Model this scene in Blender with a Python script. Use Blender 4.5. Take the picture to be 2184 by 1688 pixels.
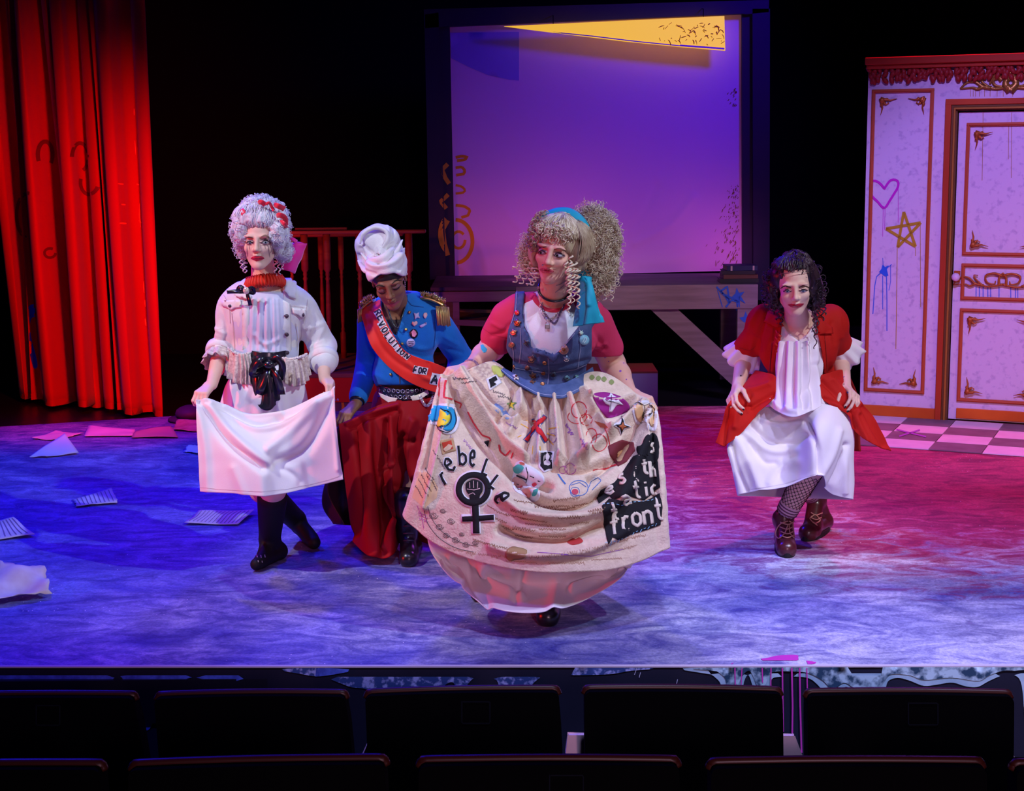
import bpy, math, random, time
import numpy as np
from mathutils import Vector, Matrix, geometry
from mathutils.bvhtree import BVHTree
T0=time.time()
random.seed(5); RNG=np.random.default_rng(5)
for o in list(bpy.data.objects): bpy.data.objects.remove(o)
SC=bpy.context.scene; COL=SC.collection
# ------------------------------------------------------------------ camera
FX=3300.0; CAMZ=1.75; PITCH=math.radians(9.36); ROLL=math.radians(-0.6)
RM=Matrix.Rotation(math.pi/2-PITCH,3,'X')@Matrix.Rotation(ROLL,3,'Z')
RN=np.array(RM); CAM=np.array([0,0,CAMZ])
cd=bpy.data.cameras.new('camera'); cam=bpy.data.objects.new('camera',cd); COL.objects.link(cam)
cam.matrix_world=Matrix.Translation((0,0,CAMZ))@RM.to_4x4()
cd.sensor_fit='HORIZONTAL'; cd.sensor_width=36; cd.lens=FX/2184*36; cd.clip_end=60
SC.camera=cam
# ------------------------------------------------------------------ world, exposure, lights
w=bpy.data.worlds.new('world'); SC.world=w; w.use_nodes=True
w.node_tree.nodes['Background'].inputs[0].default_value=(0.2,0.15,1.0,1)
w.node_tree.nodes['Background'].inputs[1].default_value=0.004
vs=SC.view_settings; vs.view_transform='Standard'; vs.look='None'; vs.exposure=0.0; vs.gamma=1.0
try: vs.use_curve_mapping=False
except Exception: pass
def spot(name,loc,tgt,col,power,angle,blend=.5,size=.15):
    l=bpy.data.lights.new(name,'SPOT'); l.color=col; l.energy=power; l.spot_size=math.radians(angle)
    l.spot_blend=blend; l.shadow_soft_size=size
    o=bpy.data.objects.new(name,l); COL.objects.link(o); o.location=loc
    o.rotation_euler=(Vector(tgt)-Vector(loc)).to_track_quat('-Z','Y').to_euler(); return o
#LIGHTS
BLUE=(.010,.013,1.0); VIOLET=(.28,.10,1.0); WHITE=(.93,.94,.95); RED=(1.0,.02,.01); MAG=(1.0,.010,.13)
spot('blue_wash_light',(-3.2,8.8,4.9),(-1.9,6.6,0),BLUE,950,92,.8,.2)
spot('blue_wash_light',(-.6,9.6,4.9),(-.2,6.4,0),BLUE,480,70,.8,.2)
spot('blue_front_light',(-2.6,2.4,5.0),(-1.9,5.6,0),BLUE,300,70,.9,.2)
spot('violet_wash_light',(-.8,4.4,4.9),(-.9,7.4,.0),VIOLET,30,56,.9,.25)
spot('lavender_wash_light',(2.6,2.6,5.0),(2.0,5.05,0),(.56,.54,1.0),1500,42,1,.12)
spot('lavender_wash_light',(.4,2.4,5.0),(.5,4.9,0),(.52,.58,1.0),700,38,1,.12)
spot('front_key_light',(-3.6,3.4,4.9),(-.55,6.2,.9),WHITE,780,23,.6,.05)
spot('front_key_light',(3.9,2.8,4.9),(-.25,6.0,.9),(.68,.88,1.0),880,24,.6,.05)
spot('front_key_light',(3.9,3.2,4.9),(1.30,6.4,.75),(.95,.94,1.0),600,17,.6,.05)
spot('red_side_light',(-4.4,4.6,1.0),(.2,6.0,.9),RED,330,44,.8,.10)
spot('magenta_side_light',(-3.9,8.6,3.6),(1.0,6.3,1.0),MAG,100,70,.8,.12)
spot('violet_back_light',(2.9,9.4,4.6),(.2,6.2,1.0),(.35,.08,1.0),220,60,.8,.12)
spot('magenta_floor_light',(3.0,9.5,4.9),(1.6,8.3,0),MAG,600,50,.6,.15)
spot('red_curtain_light',(-1.7,7.9,1.2),(-3.0,10.4,.70),RED,330,80,.9,.1)
spot('set_wall_light',(1.6,4.6,4.2),(3.0,9.4,.45),(.46,.27,1.0),1080,36,.6,.2)
spot('set_warm_light',(4.3,5.4,1.3),(3.0,9.6,.2),(1.0,.46,.34),95,40,.9,.2)
spot('screen_fill_light',(.12,10.75,.90),(-.1,11.5,1.10),(.75,.14,.60),4.5,150,1,.02)  # unseen lamps added to brighten the lower part of the screen
spot('screen_fill_light',(.58,10.75,.90),(.8,11.5,1.05),(.75,.14,.60),4.5,150,1,.02)
spot('screen_fill_light',(1.59,10.98,.89),(1.5,11.5,1.05),(.72,.13,.60),4,150,1,.02)
spot('screen_blue_light',(2.3,9.3,3.4),(1.2,11.5,2.3),(.055,.0,1.0),170,70,1,.2)
spot('platform_light',(0.6,6.5,4.2),(.8,10.5,.6),(.80,.50,.70),420,19,.9,.2)
spot('stair_red_light',(-2.4,7.6,1.6),(-1.2,10.2,.6),(1.0,.14,.02),90,40,.8,.1)
spot('house_light',(1.2,-2.2,2.3),(.6,4.2,-.4),(.85,.50,.70),620,50,.9,.3)
#ENDLIGHTS
# ------------------------------------------------------------------ geometry helpers
def P(px,py,Y):
    d=RN@np.array([(px-1092)/FX,-(py-844)/FX,-1.0]); return CAM+d*(Y/d[1])
def G(px,py,z=0.0):
    d=RN@np.array([(px-1092)/FX,-(py-844)/FX,-1.0]); return CAM+d*((z-CAM[2])/d[2])
def proj(V):
    q=(np.asarray(V)-CAM)@RN; return 1092+FX*q[...,0]/-q[...,2], 844-FX*q[...,1]/-q[...,2]
def mpp(Y): return Y/FX*1.0
LOC={}
def link(o,parent):
    COL.objects.link(o)
    if parent is not None: o.parent=parent
def tag(o,label=None,cat=None,group=None,kind=None):
    for k,v in (('label',label),('category',cat),('group',group),('kind',kind)):
        if v: o[k]=v
    return o
def thing(name,loc,label,cat,group=None):
    o=bpy.data.objects.new(name,None); o.location=[float(c) for c in loc]; o.empty_display_size=.1
    COL.objects.link(o); LOC[o.name]=np.array([float(c) for c in loc]); return tag(o,label,cat,group)
def build(name,V,F,m,parent=None,smooth=True,label=None,bevel=0,solid=0,kind=None):
    V=np.asarray(V,float).reshape(-1,3)
    off=LOC.get(parent.name,np.zeros(3)) if parent is not None else np.zeros(3)
    if parent is None and len(V):
        off=np.array([V[:,0].mean(),V[:,1].mean(),V[:,2].min()])
    me=bpy.data.meshes.new(name); me.from_pydata((V-off).tolist(),[],F if isinstance(F,list) else F.tolist())
    me.polygons.foreach_set('use_smooth',np.full(len(me.polygons),smooth))
    for mm in (m if isinstance(m,list) else [m]): me.materials.append(mm)
    me.update()
    o=bpy.data.objects.new(name,me)
    if parent is None: o.location=off.tolist()
    link(o,parent); LOC[o.name]=off
    if bevel:
        b=o.modifiers.new('bevel','BEVEL'); b.width=bevel; b.segments=2; b.limit_method='ANGLE'
    if solid:
        s=o.modifiers.new('solidify','SOLIDIFY'); s.thickness=solid; s.offset=0
    if label: o['label']=label
    if kind: o['kind']=kind
    return o
class MB:
    def __init__(s): s.V=[];s.F=[];s.n=0
    def add(s,V,F):
        V=np.asarray(V,float).reshape(-1,3)
        s.V.append(V); s.F+= [tuple(int(i)+s.n for i in f) for f in F]; s.n+=len(V); return s
    def box(s,lo,hi,M=None,t=None):
        x0,y0,z0=lo;x1,y1,z1=hi
        V=np.array([(x0,y0,z0),(x1,y0,z0),(x1,y1,z0),(x0,y1,z0),(x0,y0,z1),(x1,y0,z1),(x1,y1,z1),(x0,y1,z1)],float)
        if M is not None: V=V@np.array(M).T
        if t is not None: V=V+np.array(t)
        return s.add(V,[(0,3,2,1),(4,5,6,7),(0,1,5,4),(1,2,6,5),(2,3,7,6),(3,0,4,7)])
    def tube(s,pts,rad,n=8,flat=1.0):
        V,F=tube(pts,rad,n,flat); return s.add(V,F)
    def lathe(s,prof,c,n=14,axis=None):
        V,F=lathe(prof,c,n,axis); return s.add(V,F)
    def ell(s,c,r,n=10,R=None):
        V,F=ball(c,r,n,R); return s.add(V,F)
    def prism(s,poly,Y,dep):
        V,F=prism(poly,Y,dep); return s.add(V,F)
    def build(s,name,m,parent=None,**k):
        return build(name,np.concatenate(s.V),s.F,m,parent,**k)
def tube(pts,rad,n=8,flat=1.0):
    p=np.asarray(pts,float); m=len(p); r=np.broadcast_to(np.asarray(rad,float),(m,))
    t=np.gradient(p,axis=0); t/=np.linalg.norm(t,axis=1)[:,None]+1e-9
    u=np.cross(t[0],[0,0,1.0]); 
    if np.linalg.norm(u)<.1: u=np.cross(t[0],[0,1.0,0])
    u/=np.linalg.norm(u); V=[]; a=np.arange(n)*2*math.pi/n; ca,sa=np.cos(a)[:,None],np.sin(a)[:,None]*flat
    for i in range(m):
        u=u-t[i]*np.dot(u,t[i]); u/=np.linalg.norm(u)+1e-9; v=np.cross(t[i],u)
        V.append(p[i]+r[i]*(ca*u+sa*v))
    F=[]
    for i in range(m-1):
        for j in range(n):
            k=(j+1)%n; F.append((i*n+j,i*n+k,(i+1)*n+k,(i+1)*n+j))
    F.append(tuple(range(n-1,-1,-1))); F.append(tuple((m-1)*n+j for j in range(n)))
    return np.concatenate(V),F
def lathe(prof,c,n=14,axis=None):
    V=[];F=[];m=len(prof);c=np.array(c,float)
    for r,z in prof:
        for j in range(n):
            a=2*math.pi*j/n; V.append((r*math.cos(a),r*math.sin(a),z))
    V=np.array(V)
    if axis is not None:
        V=V@np.array(Vector((0,0,1)).rotation_difference(Vector(axis)).to_matrix()).T
    for i in range(m-1):
        for j in range(n):
            k=(j+1)%n; F.append((i*n+j,i*n+k,(i+1)*n+k,(i+1)*n+j))
    F.append(tuple(range(n-1,-1,-1))); F.append(tuple((m-1)*n+j for j in range(n)))
    return V+c,F
def ball(c,r,n=10,R=None):
    r=np.broadcast_to(np.asarray(r,float),(3,)); V=[];F=[];m=n
    for i in range(m+1):
        th=math.pi*i/m
        for j in range(2*n):
            a=math.pi*j/n; V.append((math.sin(th)*math.cos(a),math.sin(th)*math.sin(a),math.cos(th)))
    V=np.array(V)*r
    if R is not None: V=V@np.asarray(R).T
    N=2*n
    for i in range(m):
        for j in range(N):
            k=(j+1)%N
            if i==0: F.append((j,N+j,N+k))
            elif i==m-1: F.append((i*N+j,(i+1)*N+j,i*N+k))
            else: F.append((i*N+j,(i+1)*N+j,(i+1)*N+k,i*N+k))
    return V+np.array(c,float),F
def prism(poly,Y,dep):
    """outline given on the plane y=Y, pushed back by dep (real thickness)"""
    A=np.array([P(x,y,Y) for x,y in poly]); n=len(A); B=A+np.array([0,dep,0])
    tri=geometry.tessellate_polygon([[Vector((a[0],a[2],0)) for a in A]])
    F=[tuple(t) for t in tri]+[tuple(i+n for i in reversed(t)) for t in tri]
    F+=[(i,(i+1)%n,(i+1)%n+n,i+n) for i in range(n)]
    return np.concatenate([A,B]),F
def cr(C,n,closed=False,axis=0):
    """Catmull-Rom resample of control points along an axis"""
    C=np.moveaxis(np.asarray(C,float),axis,0); m=len(C)
    if closed: t=np.arange(n)/n*m
    else: t=np.linspace(0,m-1,n)
    i=np.floor(t).astype(int)
    if not closed: i=np.minimum(i,m-2)
    f=(t-i).reshape((-1,)+(1,)*(C.ndim-1))
    if closed: p=[C[(i+k)%m] for k in (-1,0,1,2)]
    else:
        E=np.concatenate([2*C[:1]-C[1:2],C,2*C[-1:]-C[-2:-1]]); p=[E[i+k] for k in (0,1,2,3)]
    r=.5*((2*p[1])+(-p[0]+p[2])*f+(2*p[0]-5*p[1]+4*p[2]-p[3])*f*f+(-p[0]+3*p[1]-3*p[2]+p[3])*f**3)
    return np.moveaxis(r,0,axis)
def pdist(x,y,poly):
    """distance to polyline and parameter"""
    best=np.full(x.shape,1e9)
    for (ax,ay),(bx,by) in zip(poly[:-1],poly[1:]):
        dx,dy=bx-ax,by-ay; L=dx*dx+dy*dy+1e-9
        t=np.clip(((x-ax)*dx+(y-ay)*dy)/L,0,1); best=np.minimum(best,np.hypot(x-ax-t*dx,y-ay-t*dy))
    return best
def psdf(x,y,poly):
    """signed pixel distance to a polygon, negative inside"""
    d=pdist(x,y,list(poly)+[poly[0]]); ins=np.zeros(x.shape,bool); n=len(poly)
    for i in range(n):
        ax,ay=poly[i];bx,by=poly[(i+1)%n]
        if ay==by: continue
        ins^=((ay>y)!=(by>y))&(x<(bx-ax)*(y-ay)/(by-ay)+ax)
    return np.where(ins,-d,d)
def sm(pts,n=40,closed=False): return [tuple(q) for q in cr(np.array(pts,float),n,closed)]
def normals(V,F):
    F=np.asarray(F); N=np.zeros_like(V); a=np.cross(V[F[:,2]]-V[F[:,0]],V[F[:,3]]-V[F[:,1]])
    for k in range(4): np.add.at(N,F[:,k],a)
    return N/(np.linalg.norm(N,axis=1)[:,None]+1e-12)
def noise3(V,s,seed=0):
    r=np.random.default_rng(seed); o=np.zeros(len(V))
    for i in range(7):
        k=r.normal(size=3)*s*(1+.4*i/7); o+=np.sin(V@k+r.uniform(0,6.28)+1.3*np.sin(V@(r.normal(size=3)*s*.6)+i))
    return o/4
def foldit(V,N,fl,front=True):
    x,y=proj(V); d=np.zeros(len(V))
    for f in fl:
        pl,amp,wd=f[:3]; q=pdist(x,y,sm(pl,24) if len(pl)>2 else pl)
        if len(f)>3:   # sharper valley then soft side
            d+=amp*np.exp(-(q/wd)**2)*(1-.0*q)
        else: d+=amp*np.exp(-(q/wd)**2)
    fac=np.clip(((CAM-V)*N).sum(1)/(np.linalg.norm(CAM-V,axis=1))*3,0,1) if front else 1
    return V+N*(d*fac)[:,None]
class Surf:
    """parametric cloth surface through control points (px,py,Y)"""
    def __init__(s,rows,nu,nv,closed=False,folds=(),world=False,wr=0.0,wrs=30,seed=1,fn=None,flip=False):
        C=np.array([[q if world else P(*q) for q in r] for r in rows])
        A=cr(C,nv,False,0); A=cr(A,nu,closed,1); s.nu,s.nv=nu,nv
        V=A.reshape(-1,3); F=[]
        jj=nu if closed else nu-1
        i,j=np.meshgrid(np.arange(nv-1),np.arange(jj),indexing='ij'); i=i.ravel();j=j.ravel();k=(j+1)%nu
        F=np.stack([i*nu+j,(i+1)*nu+j,(i+1)*nu+k,i*nu+k],1)
        N=normals(V,F)
        c=((CAM-V)*N).sum(1)
        if (c.sum()<0 and not closed) or flip: F=F[:,::-1]; N=-N
        if fn is not None:
            U,VV=np.meshgrid(np.linspace(0,1,nu,endpoint=not closed),np.linspace(0,1,nv)); V=V+N*fn(U.ravel(),VV.ravel())[:,None]
        if wr: V=V+N*(wr*noise3(V,wrs,seed))[:,None]
        if folds: V=foldit(V,N,folds)
        s.V,s.F=V,F
    def bvh(s): return BVHTree.FromPolygons(s.V.tolist(),s.F.tolist())
    def build(s,name,m,parent=None,solid=.004,**k): return build(name,s.V,s.F,m,parent,solid=solid,**k)
CV=Vector(CAM)
def cast(bvh,x,y):
    d=Vector(P(x,y,10)-CAM).normalized(); h=bvh.ray_cast(CV,d,40)
    if h[0] is None: return None
    n=h[1]
    if n.dot(d)>0: n=-n
    return np.array(h[0]),np.array(n)
def drape_poly(bvh,poly,off=.003,step=5):
    b=[];n=len(poly)
    for i in range(n):
        a=np.array(poly[i],float);c=np.array(poly[(i+1)%n],float); k=max(1,int(np.hypot(*(c-a))/step))
        b+= [tuple(a+(c-a)*t/k) for t in range(k)]
    nb=len(b); xs=[q[0] for q in poly];ys=[q[1] for q in poly]
    gx,gy=np.meshgrid(np.arange(min(xs)+step/2,max(xs),step),np.arange(min(ys)+step/2,max(ys),step))
    gx=gx.ravel();gy=gy.ravel()
    ok=psdf(gx,gy,poly)<-step*.5
    pts=[Vector(q) for q in b]+[Vector(q) for q in zip(gx[ok],gy[ok])]
    r=geometry.delaunay_2d_cdt(pts,[(i,(i+1)%nb) for i in range(nb)],[],0,1e-4)
    V=[];keep=[]
    for q in r[0]:
        h=cast(bvh,q[0],q[1]); keep.append(h is not None); V.append(h[0]+h[1]*off if h is not None else np.zeros(3))
    q2=np.array([tuple(q) for q in r[0]]); F=[tuple(f) for f in r[2] if all(keep[i] for i in f)]
    if F:
        ce=np.array([q2[list(f)].mean(0) for f in F]); ins=psdf(ce[:,0],ce[:,1],poly)<0; F=[f for f,k in zip(F,ins) if k]
    V=np.array(V)
    # drop faces that bridge a depth jump
    F=[f for f in F if max(np.ptp(V[list(f),1]),0)<.12]
    return V,F
def drape_stroke(bvh,pts,w,off=.003,step=5,taper=False):
    p=np.array(pts,float); L=np.r_[0,np.cumsum(np.hypot(*np.diff(p,axis=0).T))]; n=max(2,int(L[-1]/step)+1)
    t=np.linspace(0,L[-1],n); q=np.stack([np.interp(t,L,p[:,0]),np.interp(t,L,p[:,1])],1)
    g=np.gradient(q,axis=0); g/=np.hypot(g[:,0],g[:,1])[:,None]+1e-9; nn=np.stack([-g[:,1],g[:,0]],1)
    V=[];ok=[]
    for i in range(n):
        ww=w*(.35+.65*math.sin(math.pi*(i+.5)/n)) if taper else w
        for k in (-.5,0,.5):
            h=cast(bvh,*(q[i]+nn[i]*k*ww)); ok.append(h is not None); V.append(h[0]+h[1]*off if h is not None else np.zeros(3))
    V=np.array(V); F=[]
    for i in range(n-1):
        for k in (0,1):
            f=(i*3+k,i*3+k+1,i*3+k+4,i*3+k+3)
            if all(ok[a] for a in f) and np.ptp(V[list(f),1])<.06: F.append(f)
    return V,F
def decal(name,bvh,m,parent,polys=(),strokes=(),w=4,off=.003,step=5,taper=False,label=None,solid=0,join=False,kind=None):
    """paint, print or appliques laid on a surface; every shape is a part of its own unless join"""
    out=[];o=None
    for q in polys:
        r=drape_poly(bvh,q,off,step)
        if r[1]: out.append(r)
    for q in strokes:
        ww=w; pts=q
        if isinstance(q,tuple) and isinstance(q[1],(int,float)) and not isinstance(q[0],(int,float)): pts,ww=q
        r=drape_stroke(bvh,pts,ww,off,step,taper)
        if r[1]: out.append(r)
    if not out: print('EMPTY DECAL',name); return None
    if join or kind:
        b=MB(); [b.add(*r) for r in out]; return b.build(name,m,parent,label=label,solid=solid,kind=kind)
    for V,F in out: 
        u=sorted({i for f in F for i in f}); mp={k:i for i,k in enumerate(u)}
        o=build(name,V[u],[tuple(mp[i] for i in f) for f in F],m,parent,label=label,solid=solid)
    return o
# ------------------------------------------------------------------ implicit surfaces for bodies
class Field:
    def __init__(s,lo,hi,res,fine=()):
        ax=[]
        for k in range(3):
            x=lo[k];L=[x]
            while x<hi[k]:
                st=res
                for flo,fhi,fr in fine:
                    if flo[k]<=x<=fhi[k]: st=min(st,fr)
                x+=st; L.append(x)
            ax.append(np.array(L,np.float32))
        s.ax=ax; s.A=np.full([len(a) for a in ax],.06,np.float32)
    def sub(s,lo,hi):
        sl=tuple(slice(max(0,np.searchsorted(a,l)-1),min(len(a),np.searchsorted(a,h)+1)) for a,l,h in zip(s.ax,lo,hi))
        X,Y,Z=np.meshgrid(*[a[q] for a,q in zip(s.ax,sl)],indexing='ij',sparse=True); return sl,X,Y,Z
    def op(s,sl,d,k,mode):
        a=s.A[sl]
        if a.size==0: return
        if mode=='u':
            h=np.clip(.5+.5*(a-d)/k,0,1); s.A[sl]=a*(1-h)+d*h-k*h*(1-h)
        elif mode=='s':
            h=np.clip(.5-.5*(a+d)/k,0,1); s.A[sl]=a*(1-h)+(-d)*h+k*h*(1-h)
        elif mode=='i':
            h=np.clip(.5-.5*(a-d)/k,0,1); s.A[sl]=a*(1-h)+d*h+k*h*(1-h)
    def cap(s,a,b,ra,rb=None,k=.01,mode='u',inf=0.0):
        rb=ra if rb is None else rb; a=np.array(a,float);b=np.array(b,float);ra+=inf;rb+=inf
        m=max(ra,rb)+.03; sl,X,Y,Z=s.sub(np.minimum(a,b)-m,np.maximum(a,b)+m)
        ba=b-a; L=ba@ba+1e-12; t=np.clip(((X-a[0])*ba[0]+(Y-a[1])*ba[1]+(Z-a[2])*ba[2])/L,0,1)
        d=np.sqrt((X-a[0]-t*ba[0])**2+(Y-a[1]-t*ba[1])**2+(Z-a[2]-t*ba[2])**2)-(ra+(rb-ra)*t)
        s.op(sl,d,k,mode)
    def ell(s,c,r,R=None,k=.01,mode='u',inf=0.0):
        c=np.array(c,float); r=np.array(r,float)+inf; m=r.max()+.03; sl,X,Y,Z=s.sub(c-m,c+m)
        x,y,z=X-c[0],Y-c[1],Z-c[2]
        if R is not None:
            R=np.asarray(R); x,y,z=[R[0,i]*x+R[1,i]*y+R[2,i]*z for i in range(3)]
        k0=np.sqrt((x/r[0])**2+(y/r[1])**2+(z/r[2])**2); k1=np.sqrt((x/r[0]**2)**2+(y/r[1]**2)**2+(z/r[2]**2)**2)+1e-9
        s.op(sl,k0*(k0-1)/k1,k,mode)
    def add(s,prims,inf=0.0,k=.02):
        for p in prims:
            if p[0]=='c': s.cap(*p[1:5],k=k if len(p)<6 else p[5],inf=inf)
            else: s.ell(p[1],p[2],p[3] if len(p)>3 else None,k=k if len(p)<5 else p[4],inf=inf)
    def cut(s,fn,k=.004):
        """keep only where fn(px,py,X,Y,Z)<0 (metres)"""
        X,Y,Z=np.meshgrid(*s.ax,indexing='ij'); q=s.A<.03
        V=np.stack([X[q],Y[q],Z[q]],1); x,y=proj(V); d=fn(x,y,V[:,0],V[:,1],V[:,2]); a=s.A[q]
        h=np.clip(.5-.5*(a-d)/k,0,1); s.A[q]=a*(1-h)+d*h+k*h*(1-h)
    def mesh(s):
        A=s.A; A[0]=A[-1]=.05; A[:,0]=A[:,-1]=.05; A[:,:,0]=A[:,:,-1]=.05
        I=A<0; nx,ny,nz=A.shape
        c=np.zeros((nx-1,ny-1,nz-1),np.int8)
        for dx in (0,1):
            for dy in (0,1):
                for dz in (0,1): c+=I[dx:nx-1+dx,dy:ny-1+dy,dz:nz-1+dz]
        act=np.argwhere((c>0)&(c<8)); idx=np.full(c.shape,-1,np.int32); idx[tuple(act.T)]=np.arange(len(act))
        S=np.zeros((len(act),3)); n=np.zeros(len(act))
        cr8=[(a,b,d) for a in (0,1) for b in (0,1) for d in (0,1)]
        co=lambda o:(act[:,0]+o[0],act[:,1]+o[1],act[:,2]+o[2])
        val={o:A[co(o)] for o in cr8}; pos={o:np.stack([s.ax[k][co(o)[k]] for k in range(3)],1) for o in cr8}
        for o in cr8:
            for k in range(3):
                if o[k]==0:
                    o2=tuple(1 if m==k else o[m] for m in range(3)); a,b=val[o],val[o2]; mk=(a<0)!=(b<0)
                    t=(a/(a-b+1e-12))[mk][:,None]; S[mk]+=pos[o][mk]*(1-t)+pos[o2][mk]*t; n[mk]+=1
        V=S/n[:,None]; F=[]
        for k in range(3):
            a1,a2=[m for m in range(3) if m!=k]
            sA=[slice(None)]*3;sB=[slice(None)]*3; sA[k]=slice(0,-1); sB[k]=slice(1,None)
            e=np.argwhere(I[tuple(sA)]!=I[tuple(sB)]); e=e[(e[:,a1]>0)&(e[:,a2]>0)]
            ins=I[tuple(e.T)]
            def at(d1,d2):
                q=e.copy(); q[:,a1]-=d1; q[:,a2]-=d2; return idx[tuple(q.T)]
            Q=np.stack([at(1,1),at(0,1),at(0,0),at(1,0)],1)
            fl=ins if k!=1 else ~ins
            Q[~fl]=Q[~fl][:,::-1]; F.append(Q)
        return V,np.concatenate(F)
def cloth_mesh(V,F,folds=(),wr=.0,wrs=25,seed=1):
    N=normals(V,F)
    if wr: V=V+N*(wr*noise3(V,wrs,seed))[:,None]
    if folds: V=foldit(V,N,folds)
    return V
def bv(V,F): return BVHTree.FromPolygons(V.tolist(),[tuple(f) for f in F.tolist()] if not isinstance(F,list) else F)
def strands(b,c,r,R,n,az,el,tr=.0016,rng=None,twist=.25,off=.004,ns=14,wave=.004):
    """hair strands lying over an ellipsoid, from elevation el[0] to el[1] (radians), azimuth 0 = face side"""
    for i in range(n):
        a=rng.uniform(*az); t=np.linspace(0,1,ns); e=el[0]+rng.normal()*.05+(el[1]-el[0])*t; aa=a*(1-.0*t)+twist*t*np.sin(3*a)+.05*np.sin(7*t+i)
        d=np.stack([np.sin(aa)*np.cos(e),-np.cos(aa)*np.cos(e),np.sin(e)],1); q=d*(np.array(r)+off+wave*(.5+.5*np.sin(9*t+i*1.7))[:,None]); b.tube(c+q@R.T,tr*rng.uniform(.7,1.4)*np.interp(t,[0,.1,.9,1],[.6,1,1,.3]),5)
# ------------------------------------------------------------------ materials
MATS={}
def mat(name,col,rough=.75,col2=None,vs=6,bump=0,bs=150,metal=0,spec=.3,sheen=0,emit=None,es=0,stretch=(1,1,1),sss=0,alpha=1,detail=4,lo=.35,hi=.65):
    if name in MATS: return MATS[name]
    m=bpy.data.materials.new(name); m.use_nodes=True; nt=m.node_tree; b=nt.nodes['Principled BSDF']; L=nt.links.new
    b.inputs['Base Color'].default_value=(*col,1); b.inputs['Roughness'].default_value=rough; b.inputs['Metallic'].default_value=metal
    b.inputs['Specular IOR Level'].default_value=spec
    if sheen: b.inputs['Sheen Weight'].default_value=sheen
    if sss: b.inputs['Subsurface Weight'].default_value=sss; b.inputs['Subsurface Radius'].default_value=(.01,.004,.002); b.inputs['Subsurface Scale'].default_value=1
    if emit: b.inputs['Emission Color'].default_value=(*emit,1); b.inputs['Emission Strength'].default_value=es
    if alpha<1: b.inputs['Alpha'].default_value=alpha
    if col2 is not None or bump:
        tc=nt.nodes.new('ShaderNodeTexCoord'); mp=nt.nodes.new('ShaderNodeMapping'); mp.inputs['Scale'].default_value=stretch
        L(tc.outputs['Object'],mp.inputs['Vector'])
    if col2 is not None:
        n=nt.nodes.new('ShaderNodeTexNoise'); n.inputs['Scale'].default_value=vs; n.inputs['Detail'].default_value=detail; L(mp.outputs[0],n.inputs['Vector'])
        r=nt.nodes.new('ShaderNodeValToRGB'); r.color_ramp.elements[0].position=lo; r.color_ramp.elements[1].position=hi
        r.color_ramp.elements[0].color=(*col,1); r.color_ramp.elements[1].color=(*col2,1)
        L(n.outputs['Fac'],r.inputs['Fac']); L(r.outputs[0],b.inputs['Base Color'])
    if bump:
        n=nt.nodes.new('ShaderNodeTexNoise'); n.inputs['Scale'].default_value=bs; n.inputs['Detail'].default_value=2; L(mp.outputs[0],n.inputs['Vector'])
        q=nt.nodes.new('ShaderNodeBump'); q.inputs['Strength'].default_value=bump; q.inputs['Distance'].default_value=.004
        L(n.outputs['Fac'],q.inputs['Height']); L(q.outputs[0],b.inputs['Normal'])
    MATS[name]=m; return m
# ================================================================== SETTING
M_BLACK=mat('black_masking',(.006,.006,.008),.9,spec=.1)
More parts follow.
